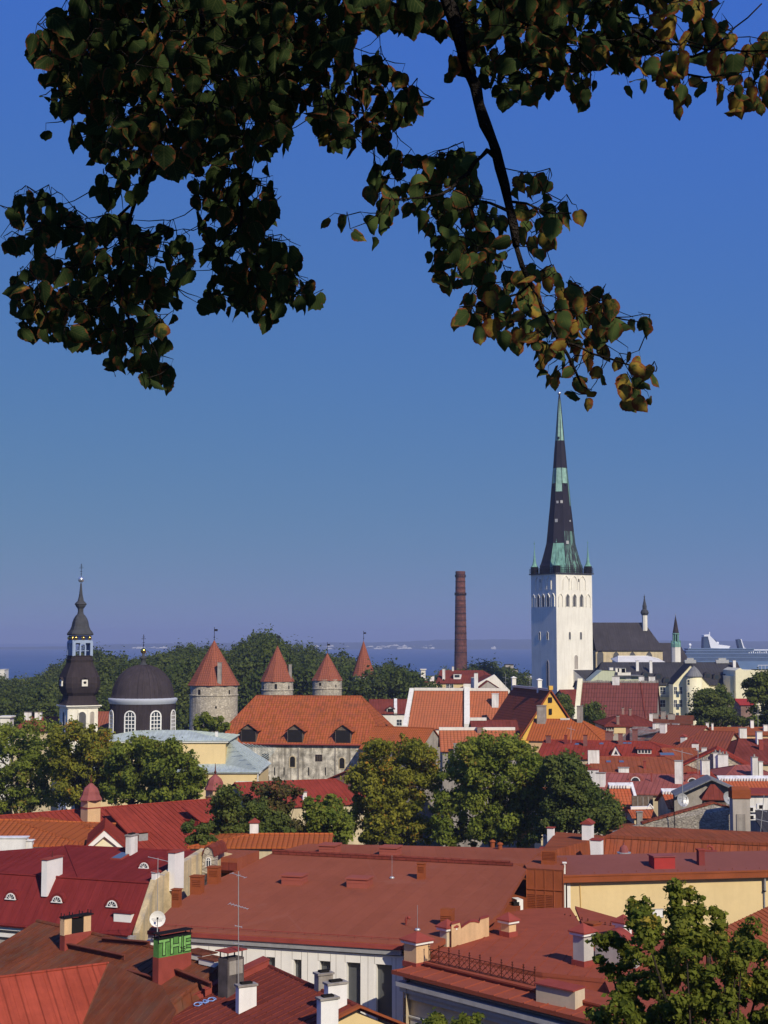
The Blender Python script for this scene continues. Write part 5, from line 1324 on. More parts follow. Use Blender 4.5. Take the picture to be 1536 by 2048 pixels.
def r7():
    # grey metal gable house
    ap = P(1422, 1560, 172); s = 172 / FPX; u = V((1, -.12, 0)).normalized(); n = V((u.y, -u.x, 0))
    root = thing('house', 'light grey rendered gable house with a grey metal roof and small maroon hip porch', 'house', XY(ap, 0))
    l = ap - u * 72 * s - V((0, 0, 33 * s)); r_ = ap + u * 56 * s - V((0, 0, 24 * s)); mb = MB()
    mb.prism([XY(l, 0), XY(r_, 0), r_, ap, l], -n * .5); mb.build('gable_wall', M['concrete'], root); mb = MB()
    for e in (l, r_): slab(mb, [e + n * .9 + V((0, 0, .15)), e - n * 5 + V((0, 0, .15)), ap - n * 5 + V((0, 0, .2)), ap + n * .9 + V((0, 0, .2))], .15)
    mb.build('roof', M['greyroof'], root)
    q = P(1428, 1596, 168); mb = MB(); mb.box(XY(q, q.z - 4), 2.4, 2.4, 4, u, 1)
    b = [q + u * sx * 1.5 + n * sy * 1.5 for sx, sy in ((-1, 1), (1, 1), (1, -1), (-1, -1))]; t0, t1 = q - u * .35 + V((0, 0, 1.5)), q + u * .1 + V((0, 0, 1.5))
    for f in ([b[0], b[1], t1, t0], [b[1], b[2], t1], [b[2], b[3], t0, t1], [b[3], b[0], t0]): slab(mb, f, .1, 0)
    mb.build('porch', [M['maroon'], M['wood']], root)
    # stone gable in front
    root = thing('stone_building', 'old rubble limestone gable wall, half in shade, in front of the grey metal roof', 'building', XY(P(1400, 1680, 152), 0)); Y = 152
    pts = [P(1226, 1664, Y), P(1284, 1648, Y), P(1427, 1607, Y - 1), P(1466, 1618, Y - 2), P(1474, 1682, Y - 2)]
    lo = [XY(pts[-1], 0), XY(pts[0], 0)]; mb = MB(); nrm = V((0, 1, 0))
    mb.prism([lo[1], lo[0], pts[4], pts[3], pts[2], pts[1], pts[0]], V((0, .6, 0)) ); mb.build('gable_wall', M['rubble'], root)
    mb = MB()
    for a, b_ in ((pts[1], pts[2]), (pts[2], pts[3])):
        mb.prism([a + V((0, -.15, 0)), b_ + V((0, -.15, 0)), b_ + V((0, 1.0, -.0)), a + V((0, 1.0, 0))], V((0, 0, .14)))
    mb.build('roof', M['browntile'], root)
    mb = MB()
    for px, yt, yb in ((1347, 1560, 1664), ):
        mb.tube([P(px + 3, yb, 150.5), P(px, yt + 30, 150.5)], .045, 5)
    mb.build('cable', M['black'], root)
    # large grey chimney with a red cap
    q = P(1481, 1682, 147); s = 147 / FPX
    root2 = thing('chimney_stack', 'big grey rendered chimney stack with a red metal cap at the right', 'chimney', XY(q, q.z - 6)); mb = MB()
    mb.box(q - V((0, 0, 6)), 34 * s, 1.4, 6 + 84 * s, V((1, 0, 0))); mb.box(q + V((-.1, -.75, 8 * s)), 17 * s, .12, 46 * s, V((1, 0, 0)), 1); mb.build('shaft', [M['greyp'], M['concrete']], root2)
    mb = MB(); mb.box(q + V((0, 0, 84 * s)), 37 * s, 1.6, 17 * s); b = [q + V((sx * 18.5 * s, sy * .8, 101 * s)) for sx, sy in ((-1, -1), (1, -1), (1, 1), (-1, 1))]
    t = [q + V((sx * 16.5 * s, sy * .2, 106 * s)) for sx, sy in ((-1, -1), (1, -1), (1, 1), (-1, 1))]
    for i in range(4): mb.poly([b[i], b[(i + 1) % 4], t[(i + 1) % 4], t[i]])
    mb.poly(t); mb.build('cap', M['rust'], root2)
    H = house('house', 'brown rusty shed roof at the left foot of the stone gable', P(1206, 1651, 165), P(1276, 1648, 165), run=3, eave=(1240, 1660), wall='wood', roof='brownred')
    chimney(H.roof, P(1279, 1651, 160), 11 * .053, 1.4, .6, cap='flat', mat='concrete')
    H = house('house', 'dark sheet metal shed cluttered with pipes at the right edge', P(1500, 1622, 158), P(1560, 1615, 158), run=6, eave=(1520, 1668), wall='concrete', roof='slate')
    mb = MB(); w_ = P(1505, 1581, 165)
    root = thing('house', 'white rendered house corner behind the big grey chimney', 'house', XY(w_, 0)); mb.prism([XY(P(1498, 1600, 170), 0), XY(P(1560, 1600, 170), 0), P(1560, 1590, 170), P(1498, 1592, 170)], V((0, 6, 0))); mb.build('wall', M['chim'], root)
    mb = MB(); mb.par(P(1496, 1591, 169.6), V((4, 0, 0)), V((0, 7, 0)), V((0, 0, .2))); mb.build('roof', M['redp'], root)
r7()
H = house('house', 'red roof stub directly left of the pink seamed roof, behind the trees', P(1100, 1530, 214), P(1180, 1530, 214), run=6, eave=(1150, 1552), wall='white', roof='red')
plain_block('low grey house block filling the lane behind the pink red roof', 1100, 1330, 1650, 178, 8, 0, 'greyp', 'maroon')
plain_block('grey block hidden behind the stone gable', 1300, 1560, 1665, 176, 5, 0, 'greyp', 'maroon')

def dish(label, px, py, Y, r=.45, face=V((.4, -.85, .3)), post=1.2, group=None, mat='galv'):
    c = P(px, py, Y); root = thing('satellite_dish', label, 'satellite dish', c - V((0, 0, post)), group); f = face.normalized()
    a = f.cross(V((0, 0, 1))).normalized(); b = a.cross(f); mb = MB(); vs = []; n = 16
    for i in range(4):
        rr = r * i / 3; dz = -.28 * r * (1 - (i / 3) ** 2)
        for k in range(n): t = 2 * math.pi * k / n; vs.append(c + f * dz + a * rr * math.cos(t) + b * rr * math.sin(t))
    fs = [(i*n+k, i*n+(k+1) % n, (i+1)*n+(k+1) % n, (i+1)*n+k) for i in range(3) for k in range(n)]; mb.mesh(vs, fs); mb.mesh([v - f * .03 for v in vs], [q[::-1] for q in fs])
    mb.build('reflector', M[mat], root); mb = MB(); mb.tube([c - V((0, 0, post)), c - f * .15], .035, 6); mb.build('pole', M['galv'], root)
    mb = MB(); mb.tube([c - b * r * .9, c + f * r * .9 - b * .1 * r], .02, 4); mb.box(c + f * r * .9, .1, .1, .12); mb.build('feed_arm', M['black'], root)
    return root
dish('round grey satellite dish beside a white chimney, behind the centre tree', 1188, 1548, 205, .62)
dish('satellite dish on the grey gable wall left of its corner', 1366, 1600, 165, .75)
dish('satellite dish half hidden behind the red capped grey chimney', 1458, 1596, 160, .7)
def antenna(label, px, yt, yb, Y, arms, tilt=0, group=None):
    b = P(px, yb, Y); t = P(px + tilt, yt, Y); root = thing('antenna', label, 'antenna', b, group); mb = MB(); r0 = .022 if Y < 110 else .035
    mb.tube([b - V((0, 0, .3)), t], r0, 5); mb.build('mast', M['galv'], root); u = (t - b)
    for f, L, ang, k in arms:
        c = b + u * f; d = V((math.cos(ang), math.sin(ang) * .6, -.25 * math.cos(ang))); mb = MB(); e = d.cross(V((0, 0, 1))).normalized()
        mb.tube([c - d * L / 2, c + d * L / 2], r0 * .8, 4)
        for i in range(k): q = c + d * L * (i / (k - 1) - .5); w_ = .32 * (.6 + .4 * i / k); mb.tube([q - e * w_, q + e * w_], r0 * .6, 4)
        mb.build('boom', M['galv'], root)
antenna('thin tall aerial mast in front of the pink roof and grey gable', 1366, 1500, 1640, 163, ((.97, 2.2, .2, 2), (.3, .8, .5, 3)), -2)
antenna('thin aerial rising before the dark trees at the right edge', 1516, 1405, 1460, 270, ((.6, 1.6, .3, 3),), 0)
antenna('bent aerial mast among the clutter at the right edge', 1520, 1590, 1668, 150, ((.35, 1.6, .1, 3), (.6, 1.0, 2.4, 2)), 8)
for px, py, lab in ((1502, 1624, 'white air conditioner box right of the big grey chimney, upper one'), (1503, 1640, 'white air conditioner box right of the big grey chimney, lower one'), (1521, 1619, 'wide white air conditioner box at the right edge')):
    q = P(px, py, 152); root = thing('air_conditioner', lab, 'air conditioner', q); mb = MB(); mb.box(q, .75, .35, .55); mb.build('case', M['trim'], root); mb = MB(); mb.lathe(q + V((0, 0, 0)), [(0, 0)], 3) if False else mb.box(q + V((0, -.19, .1)), .35, .03, .35); mb.build('grille', M['hole'], root)

# small aerials that pepper the crowded roofs
for lab, px, yt, yb, Y, arms in (('short aerial on the rust mottled roof behind the plum hip roof', 1350, 1404, 1432, 286, ((.8, 1.4, .2, 4),)),
    ('short aerial on the ridge of the long red roof, left part', 1142, 1452, 1482, 233, ((.8, 1.2, 2.8, 4),)),
    ('aerial beside the widest white chimney of the stone gable', 1396, 1494, 1543, 204, ((.85, 1.1, .3, 4), (.5, .7, 2.7, 3))),
    ('thin aerial above the golden gable house ridge', 1060, 1350, 1376, 275, ((.8, 1.2, .2, 3),)),
    ('aerial on the white gabled house behind the big orange roof', 1011, 1347, 1377, 394, ((.7, 1.6, .1, 3), (.4, 1.2, .2, 3)))):
    antenna(lab, px, yt, yb, Y, arms, 0)
# ---------------------------------------------------------------- left middle: long red roof, cupolas, orange roofs
def long_red():
    H = house('house', 'long bright red seamed roof with a square cupola and a shed dormer on the left', P(-40, 1635, 154), P(426, 1600, 172), run=10, eave=(250, 1712), wall='buff', roof='red', seam=.62)
    b = on(H, 276, 1682); u, n = H.u, H.n; Z = V((0, 0, 1)); mb = MB()
    mb.box(b - n * 1.4 - Z * .5, 2.4, 2.6, 1.4, u, 0); mb.par(b - u * 1.1 - Z * .1, u * 1.05, n * .05, Z * .8, 1); mb.par(b + u * .05 - Z * .1, u * 1.1, n * .06, Z * .8, 2)
    slab(mb, [b - u * 1.4 + n * .25 + Z * .95, b + u * 1.4 + n * .25 + Z * .95, b + u * 1.4 - n * 4.4 + Z * 3.0, b - u * 1.4 - n * 4.4 + Z * 3.0], .12, 3)
    mb.build('dormer', [M['red'], M['glass'], M['galv'], M['red']], H.roof)
    mb = MB(); b = on(H, 398, 1650); slab(mb, [b - u * 1 + n * 2 + Z * .6, b + u * 1.6 + n * 2 + Z * .6, b + u * 1.6 - n * 2 + Z * 1.9, b - u * 1 - n * 2 + Z * 1.9], .12, 0); mb.box(b - Z * .6, 2.2, 3.2, 1.2, u, 0); mb.build('dormer', [M['red']], H.roof)
    return H
LR = long_red()
def cupola(label, px, Y, yb, yeave, ytop, yspike, w_px, u):
    s = Y / FPX; b = P(px, yb, Y); zz = lambda py: EYE + (1284 - py) * s; w_ = w_px * s
    root = thing('cupola', label, 'cupola', XY(b, b.z - 1.5)); mb = MB()
    mb.box(XY(b, b.z - 1.5), w_ * .78, w_ * .78, zz(yeave) - b.z + 1.5, u); mb.box(XY(b, zz(yeave + 16)), w_ * .84, w_ * .84, .1, u, 1); mb.box(XY(b, zz(yeave) - .12), w_ * .86, w_ * .86, .12, u)
    mb.build('base', [M['peach'], M['redp']], root)
    uu = V((u[0], u[1], 0)).normalized(); rot = math.atan2(uu.y, uu.x) + math.pi / 4; mb = MB(); H = zz(ytop) - zz(yeave)
    mb.lathe(XY(b, zz(yeave)), [(w_ * .5 * 1.3, 0), (w_ * .5 * 1.22, H * .10), (w_ * .5 * 1.0, H * .30), (w_ * .5 * .92, H * .5), (w_ * .5 * .72, H * .72), (w_ * .5 * .35, H * .9), (w_ * .08, H)], 8, 0, rot)
    cp = mb.build('cap', M['pinkp'], root); mb = MB(); mb.tube([XY(b, zz(ytop) - .1), XY(b, zz(yspike))], [.11, .03], 6); mb.ball(XY(b, zz(ytop) + .25), .16, 0, 8); mb.build('spike', M['iron'], cp)
M['pinkp'] = mplain('dusky_red_painted_copper', (0.27, 0.085, 0.075), 0.5, 0.15, 1.2)
cupola('square peach cupola with a dusky red cap, riding the long red roof on the left', 181, 159, 1628, 1594, 1562, 1545, 36, LR.u)
cupola('square peach cupola with dusky red cap at the long red roof’s right end', 430, 173, 1604, 1574, 1545, 1523, 34, LR.u)
H = house('house', 'bright red seamed hip roof in front of the warehouse wall', P(468, 1566, 216), P(672, 1553, 222), run=8, eave=(600, 1612), hip=(0, 3), wall='buff', roof='red')
chim_px(H, 604, 613, 1585, 1600, cap='flat')
H = house('house', 'small brown brick gable tucked between the red hip roof and the centre tree', P(694, 1540, 226), P(716, 1536, 228), run=5, eave=(700, 1575), wall='sbrick', roof='browntile')
def orange_left():
    H = house('house', 'ochre tiled hip roof at the left edge with a crisp hip line', P(-40, 1640, 128), P(24, 1643, 128), run=7, eave=(10, 1690), hip=(0, 7.5), wall='white', roof='ochre')
    chimney(H.roof, P(16, 1703, 121), 3.0, 1.1, 1, V((1, 0, 0)), 'chim', 'flat', 'chim'); chimney(H.roof, P(53, 1695, 121), 1.0, .55, .7, V((1, 0, 0)), 'chim', 'flat', 'chim')
    H = house('house', 'ochre tiled roof with a thin ridge line crossing in front of the long red roof', P(79, 1635, 137), P(186, 1658, 130), run=6, eave=(110, 1676), runb=.6, wall='buff', roof='ochre')
    mb = MB(); q = [PZ(68, 1686, 18.6), PZ(78, 1690, 18.6), PZ(165, 1668, 18.9), PZ(132, 1662, 18.9)]; root = thing('lean_to', 'narrow brown metal lean-to roof in front of the ochre tiles', 'lean-to', XY(q[0], 17)); slab(mb, q, .3); mb.prism([XY(v, 10) for v in q], (0, 0, 8.2)); mb.build('roof', M['maroon'], root)
orange_left()
def pediment():
    ap = P(209, 1659, 116); s = 116 / FPX; u = V((.93, -.36, 0)); n = V((-.36, -.93, 0)); d = 29 * s
    l, r_ = P(172, 1690, 115.9), P(250, 1692, 116.4)
    root = thing('pediment', 'white triangular pediment rising from the dark red roofs at the left', 'gable', XY(ap, ap.z - 3)); mb = MB()
    t = (r_ - l); t.z = 0; t.normalize(); nn = V((t.y, -t.x, 0))
    mb.prism([l - V((0, 0, 2)), r_ - V((0, 0, 2)), r_, ap, l], -nn * .5, 0)
    for a, b in ((l, ap), (ap, r_)):
        dd = (b - a).normalized(); up = V((0, 0, 1)); mb.prism([a + nn * .01, b + nn * .01, b + nn * .01 - up * .5, a + nn * .01 - up * .5 + (dd * .0)], nn * .25, 1)
    mb.build('front', [M['cream'], M['trim']], root); mb = MB()
    for e in (l, r_): slab(mb, [e + nn * .35, e - nn * 7, ap - nn * 7 + V((0, 0, .12)), ap + nn * .35 + V((0, 0, .12))], .12)
    mb.build('roof', M['red'], root)
pediment()

# ---------------------------------------------------------------- red mansard building on the left
def mansard():
    ze, zb, zr = 16.0, 18.93, 20.1
    eR = P(261, 1856, 99.6); eR.z = ze; e0 = P(0, 1836, 103.3); u = (eR - e0); u.z = 0; u.normalize(); n = V((u.y, -u.x, 0)); back = -n
    eL = eR - u * 16; bR, bL = XY(eR + back * 2.5, zb), XY(eL + back * 2.5, zb); kR, kV = XY(eR + back * 9.5, zr), XY(eR + back * 9.5 - u * 11.3, zr - .1)
    v1 = XY(bR - u * 5.6, zb); wl = XY(kV - u * 7 + n * 4.2, zr - .55)
    root = thing('mansard_house', 'long red mansard roofed house with three arched roof windows and white chimneys', 'house', XY((eL + eR) / 2 + back * 5, 0)); mb = MB()
    planes = [[eL, eR, bR, bL], [v1, bR, kR, kV], [bL, v1, kV, wl], [kR, kV, XY(kV + back * 4, zr - .8), XY(kR + back * 4, zr - .8)]]
    for q in planes: slab(mb, q, .12)
    mb.tube([bL + V((0, 0, .02)), bR + V((0, 0, .02))], .09, 6, 0); mb.tube([kV, kR], .09, 6, 0); mb.tube([kV, v1], .08, 6, 0); mb.tube([eL + n * .08, eR + n * .08], .13, 6, 1)
    seams(mb, planes[2], .6, .05, .05); pass
    rf = mb.build('roof', [M['redsmooth'], M['redsmooth']], root); mb = MB()
    wf = [XY(eL + back * .5, 0), XY(eR + back * .5, 0)]
    mb.prism([wf[0], wf[1], XY(kR + back * 3.5, 0) - u * .0, XY(kV - u * 6 + back * 3.5, 0)], V((0, 0, ze - .2)), 0)
    for i, (o, h, z) in enumerate(((.45, .22, ze - .35), (.30, .25, ze - .85), (.12, .5, ze - 1.6))):
        mb.par(XY(eL + back * .5, z), eR - eL, n * o, V((0, 0, h)), 1 if i < 2 else 0)
    mb.par(XY(eL + back * .5, ze - 3.1), eR - eL, n * .16, V((0, 0, .3)), 1)
    g = [XY(eR, 0) + back * .5, eR + back * .3 + V((0, 0, .1)), bR + V((0, 0, .28)), kR + V((0, 0, .28)), XY(kR + back * 4, zr - .6), XY(kR + back * 4, 0)]
    mb.prism([p + u * .0 for p in g], u * .45, 2)
    mb.prism([eR + u * .01, eR + u * .46, XY(eR, ze - 3) + u * .46 + n * .3, XY(eR, ze - 3) + n * .3], n * .35, 0)
    w_ = mb.build('wall', [M['greyp'], M['trim'], M['oldyellow']], root)
    nr = (eR - eL).cross(bR - eR).normalized(); pl0 = (eR, nr if nr.z > 0 else -nr); nr = (bR - v1).cross(kR - bR).normalized(); pl1 = (bR, nr if nr.z > 0 else -nr)
    Z = V((0, 0, 1))
    def brow(px, py, pl, r=.56):
        b = onplane(px, py, *pl); m2 = MB()
        for rad, mm, off, dep in ((r, 0, .12, 2.2), (r * .70, 1, .15, .1), (r * .56, 2, .17, .05)):
            m2.prism([b + u * rad * math.cos(a * math.pi / 10) + Z * rad * math.sin(a * math.pi / 10) * 1.0 + n * off for a in range(11)], -n * dep, mm)
        for a in (1, 2, 3, 4): m2.tube([b + n * .19, b + n * .19 + u * r * .60 * math.cos(a * math.pi / 5) + Z * r * .60 * math.sin(a * math.pi / 5)], .018, 4, 1)
        m2.par(b - u * r * .75 - Z * .05, u * r * 1.5, n * .24, Z * .06, 1)
        m2.build('eyebrow_window', [M['redsmooth'], M['trim'], M['glass']], rf)
    for px, py in ((23.5, 1797), (116, 1803), (226, 1812)): brow(px, py, pl0)
    brow(290, 1735, pl1, .52)
    def ch(px, py, pl, w2, d2, h, m='white2', capm='redtrim', cap='flat'):
        b = onplane(px, py, *pl); chimney(rf, b + Z * .1, w2, h, d2, u, m, cap, capm)
    ch(104, 1756, pl1, .42, 1.9, 1.25); ch(263, 1706, pl1, .42, .95, 1.15, 'chim', 'concrete', 'slab'); ch(352, 1746, pl1, .5, 1.3, 1.35); ch(311, 1765, pl1, .3, .55, .6)
    b = onplane(246, 1840, *pl0); mb = MB(); mb.box(b + back * .5 - Z * .3, 1.3, 1.2, .75, u, 0); mb.box(b + back * .5 + Z * .45, 1.45, 1.35, .08, u, 1); mb.build('roof_box', [M['trim'], M['redsmooth']], rf)
    o = onplane(240, 1714, *pl1); v = pl1[1].cross(u).normalized(); v = v if v.z > 0 else -v; mb = MB(); a = o - u * .45 - v * .6
    mb.par(a - pl1[1] * .05, u * .9, v * 1.5, pl1[1] * .12, 0); mb.par(a + u * .08 + v * .08, u * .74, v * 1.34, pl1[1] * .09, 1); mb.build('skylight', [M['redtrim'], M['glass2']], rf)
    for px, py, r_ in ((104, 1722, .03), ):
        mb = MB(); q = onplane(104, 1756, *pl1) + Z * 1.3; mb.tube([q, q + Z * .5], r_, 4); mb.build('rod', M['iron'], rf)
    window(w_, XY(wf[0], 0) + u * (16 - 16 * 261 / 261 + 0.25) + Z * (ze - 5.6), u, 1.0, 1.9, False, (1, 2), n=n)
    window(w_, onplane(3, 1935, wf[0], n), u, .9, 1.7, False, (1, 2), n=n)
    # white stone gablet between the mansard and the flat roof
    g0 = P(414, 1736, 107.5); s = 107.5 / FPX; gu = V((1, -.2, 0)).normalized(); gn = V((gu.y, -gu.x, 0)); rt = thing('stone_gablet', 'little rough stone gablet with one window between red roofs', 'gable', g0 - Z * 1.5)
    q = [(-12, 0), (15, 0), (15, 22), (10, 36), (3, 41), (-4, 38), (-9, 24)]; mb = MB(); mb.prism([g0 + gu * x * s + Z * (z * s) for x, z in [(-12, -40), (15, -40)]] + [g0 + gu * x * s + Z * z * s for x, z in q[2:]], -gn * .8); mb.build('wall', M['lime'], rt)
    window(rt, g0 + gu * 3 * s + Z * .1, gu, .3, .6, True, (1, 1), n=gn, fw=.05)
    mb = MB(); k = [(x * s, z * s) for x, z in ((-9.6, 24), (-4.4, 38.8), (3, 42), (10.6, 36.8), (15.6, 22))]
    for a, b2 in zip(k, k[1:]): mb.prism([g0 + gu * a[0] + Z * a[1] + gn * .1, g0 + gu * b2[0] + Z * b2[1] + gn * .1, g0 + gu * b2[0] + Z * b2[1] - gn * 3, g0 + gu * a[0] + Z * a[1] - gn * 3], V((0, 0, .09)))
    mb.build('roof', M['maroon'], rt)
M['redsmooth'] = mseam('dark_red_painted_sheet', (0.19, 0.028, 0.026), 0.62, line=0.93, var=0.06, rough=0.6)
M['white2'] = mplain('clean_white_render', (0.78, 0.76, 0.72), 0.8, 0.05, 0.8, streak=0.12)
M['oldyellow'] = mplain('flaking_yellow_plaster', (0.56, 0.44, 0.25), 0.9, 0.25, 0.8, bump=0.4, streak=0.8, stain=(0.30, 0.27, 0.22))
mansard()

# ---------------------------------------------------------------- the big flat roofed building with the white panelled facade
def flat_roof():
    F0, F1, K0 = PZ(298, 1858, 17.5), PZ(803, 1889, 17.5), PZ(545, 1706, 19.0); nr = (F1 - F0).cross(K0 - F0).normalized(); nr = nr if nr.z > 0 else -nr
    pr = lambda px, py: onplane(px, py, F0, nr); Z = V((0, 0, 1)); u = (F1 - F0); u.z = 0; u.normalize(); n = V((u.y, -u.x, 0))
    root = thing('flat_roofed_building', 'modern white panelled building under a huge flat dull red roof', 'building', XY(pr(650, 1800), 0))
    poly = [pr(*p) for p in ((298, 1858), (803, 1889), (862, 1893), (905, 1870), (965, 1852), (1000, 1826), (1053, 1738), (1031, 1729), (545, 1706), (470, 1742), (418, 1766), (345, 1812))]
    mb = MB(); slab(mb, poly, .3)
    k0, k1 = pr(545, 1706), pr(1053, 1729.5); b1, b0 = PZ(1088, 1697, k1.z + .05), PZ(616, 1687, k0.z + .05)
    slab(mb, [k0 + V((0, .0, .06)), k1 + V((0, 0, .06)), b1, b0], .5)
    rf = mb.build('roof', [M['felt']], root)
    mb = MB(); mb.tube([k0 + V((0, -.25, .22)), k1 + V((-1.2, -.25, .22))], .10, 6); mb.par(k0 + V((0, -.5, .0)), k1 - k0 - V((1, 0, 0)), V((0, .4, 0)), V((0, 0, .16))); mb.build('ridge_gutter', M['maroon'], rf)
    mb = MB(); e0, e1 = F0 + n * .25, F1 + n * .25
    mb.par(e0 - Z * .28, e1 - e0, -n * .3, Z * .22); mb.build('eave_flashing', M['redtrim'], rf); mb = MB(); mb.par(e0 - n * .12 - Z * .60, e1 - e0, -n * .3, Z * .31); mb.build('cornice', M['galv'], rf)
    mb = MB(); L = (F1 - F0).length; k = int(L / 1.05)
    for i in range(k): q = F0 - n * .75 + u * (i + .4) * 1.05; mb.tube([q, q + Z * .22], .02, 4)
    mb.tube([F0 - n * .75 + Z * .18, F1 - n * .75 + Z * .18], .022, 4); mb.build('snow_rail', M['redtrim'], rf)
    # body behind the facade
    mb = MB(); w0, w1 = F0 - n * .55, F1 - n * .55
    mb.prism([XY(w0, 0), XY(w1, 0), XY(pr(860, 1890), 0), XY(pr(905, 1867), 0), XY(pr(965, 1850), 0), XY(pr(1000, 1824), 0), XY(pr(1053, 1738), 0), XY(b1, 0), XY(b0, 0), XY(pr(470, 1742), 0), XY(pr(418, 1766), 0), XY(pr(345, 1812), 0)], Z * 16.9); mb.build('body', M['rust'], root)
    # facade: piers between deep window slots
    fo = w0 + n * .45; wins = [(530, 550, 1914), (584, 603, 1919), (636, 661, 1922), (690, 721, 1925), (749, 784, 1929)]; mb = MB(); g = MB(); jt = MB(); fr = MB()
    X = lambda px: (onplane(px, 1960, fo, n) - fo).dot(u); end = X(806)
    prev = -.2
    for a, b, t in wins:
        xa, xb = X(a), X(b); zt = onplane((a + b) / 2, t, fo, n).z
        mb.par(XY(fo + u * prev, 0), u * (xa - prev), -n * .45, Z * 16.8)
        mb.par(XY(fo + u * xa, zt), u * (xb - xa), -n * .45, Z * (16.8 - zt))
        g.par(XY(fo + u * xa, 0) - n * .38, u * (xb - xa), -n * .05, Z * zt)
        fr.par(XY(fo + u * xa, 0) - n * .02, u * .10, -n * .34, Z * (zt)); fr.par(XY(fo + u * (xa), zt - .08) - n * .3, u * (xb - xa), -n * .06, Z * .08)
        for x in (xa, xb): jt.par(XY(fo + u * (x - .012), zt), u * .024, n * .004, Z * (16.7 - zt))
        prev = xb
    mb.par(XY(fo + u * prev, 0), u * (end - prev), -n * .45, Z * 16.8)
    mb.build('facade_panels', M['panel'], root); g.build('window_glass', M['glass2b'], root); fr.build('window_reveal', M['trim'], root)
    for px in (352, 382, 417, 448, 492, 562, 615, 672, 736, 792):
        x = X(px); jt.par(XY(fo + u * (x - .012), 8), u * .024, n * .004, Z * 8.7)
    jt.build('panel_joint', M['concrete'], root)
    # things on the roof
    def vbox(px, py, w_, d_, h, m='redtrim', name='roof_hatch', lid=True):
        b = pr(px, py) if py > 1722 or px < 545 else PZ(px, py, 19.1); m2 = MB(); m2.box(b + V((0, d_ / 2, -.1)), w_, d_, h + .1, u)
        if lid: m2.box(b + V((0, d_ / 2, h)), w_ + .16, d_ + .16, .1, u); m2.box(b + V((0, d_ / 2, h * .55)), w_ + .04, d_ + .04, .05, u)
        return m2.build(name, M[m], rf)
    vbox(588, 1770, 1.45, 1.3, .55, 'felt2'); vbox(719, 1776, 1.45, 1.3, .55, 'felt2'); vbox(659, 1706, 1.25, 1.5, .5, 'felt2'); vbox(781, 1711, 1.3, 1.5, .5, 'felt2')
    def vent(px, py, w_, h, d_=.5, slats=4):
        b = pr(px, py); m2 = MB(); m2.box(b + V((0, d_ / 2, -.1)), w_, d_, h + .1, u)
        for i in range(slats): m2.par(b - u * w_ * .4 + Z * (h * .5 + i * h * .1) + n * .01, u * w_ * .8, n * .05, Z * h * .05)
        m2.box(b + V((0, d_ / 2, h)), w_ + .1, d_ + .1, .06, u); m2.build('vent', M['rust'], rf)
    vent(843, 1759, .5, 1.05); vent(352, 1815, .5, 1.1); vent(393, 1789, .75, 1.15, .7); vent(427, 1768, .75, 1.1, .7); vent(1098, 1731, 1.0, 1.05) if False else None
    for px, py, h in ((784, 1757, 1.6), (835, 1861, 1.5)):
        b = pr(px, py); m2 = MB(); m2.lathe(b, [(.16, 0), (.18, .05), (.14, .12), (.03, .14)], 12, 0); m2.tube([b + Z * .1, b + Z * h], .014, 4, 0); m2.build('lightning_rod', M['galv'], rf)
    b = pr(812, 1851); m2 = MB(); m2.tube([b - Z * .1, b + Z * .32, b + Z * .46 + u * .05, b + Z * .5 + u * .16, b + Z * .42 + u * .26], .085, 8, 0); m2.build('vent_pipe', M['redtrim'], rf)
    b = pr(430, 1742); m2 = MB(); m2.box(b + V((.9, 2.4, -.2)), 2.8, 4.2, 1.1, u, 0); m2.par(b + u * .5 + Z * .1, u * 1.2, n * .06, Z * .55, 1); m2.build('roof_plant_box', [M['felt'], M['maroon']], rf)
    for px, py in ((985, 1692), (1000, 1697)):
        q = PZ(px, py, 19.1); m2 = MB(); m2.lathe(q, [(.18, -.1), (.18, .3), (.26, .32), (.2, .42), (.02, .5)], 10); m2.build('vent_cowl', M['rust'], rf)
    for pts in (((600, 1800, 690, 1790)), ((660, 1842, 694, 1841))): pass
    # courtyard walls of brown sheet metal at the right
    mb = MB(); a, b = XY(pr(1053, 1738), 12), XY(PZ(1126, 1742, 18.9), 12)
    mb.par(a, b - a, V((0, .3, 0)), Z * 6.95); 
    for i in range(5): q = a + (b - a) * i / 4; mb.par(q - V((.03, .05, 0)), V((.06, 0, 0)), V((0, .06, 0)), Z * 6.9)
    for i in range(8): mb.par(a + Z * (4.3 + i * .12) - V((0, .06, 0)), (b - a) * .72, V((0, .05, 0)), Z * .05)
    mb.par(a + Z * 5.5 - V((0, .08, 0)), b - a, V((0, .08, 0)), Z * .06)
    mb.build('courtyard_wall', M['rust'], root)
    mb = MB(); q = [XY(a, 19.0), XY(b, 19.0), XY(b, 19.0) + V((1, 6, 0)), XY(a, 19.0) + V((0, 6, 0))]; slab(mb, q, .15); mb.build('courtyard_roof', M['felt'], root)
    b = PZ(1098, 1730, 18.9); m2 = MB(); m2.box(b + Z * -.1, 1.0, .8, 1.15, u)
    for i in range(6): m2.par(b - u * .5 - V((0, .47, 0)) + Z * (.45 + i * .1), u * 1.0, V((0, .08, 0)), Z * .05)
    m2.build('vent', M['rust'], rf)
    return root, pr, u, n
M['felt2'] = mplain('lighter_red_hatch_paint', (0.31, 0.088, 0.062), 0.6, 0.06, 1)
M['glass2b'] = mplain('grey_reflecting_window', (0.085, 0.09, 0.095), 0.15, 0.1, 0.3, spec=0.6)
FR, prB, uB, nB = flat_roof()
L3 = house('house', 'low ochre corrugated tile roof with a small white chimney, behind the flat red roof', P(507, 1668, 138), P(666, 1668, 138), run=4, eave=(560, 1694), hip=(5.5, 0), wall='buff', roof='ochre')
chim_px(L3, 499, 517, 1646, 1668, cap='peak', capmat='redtrim')
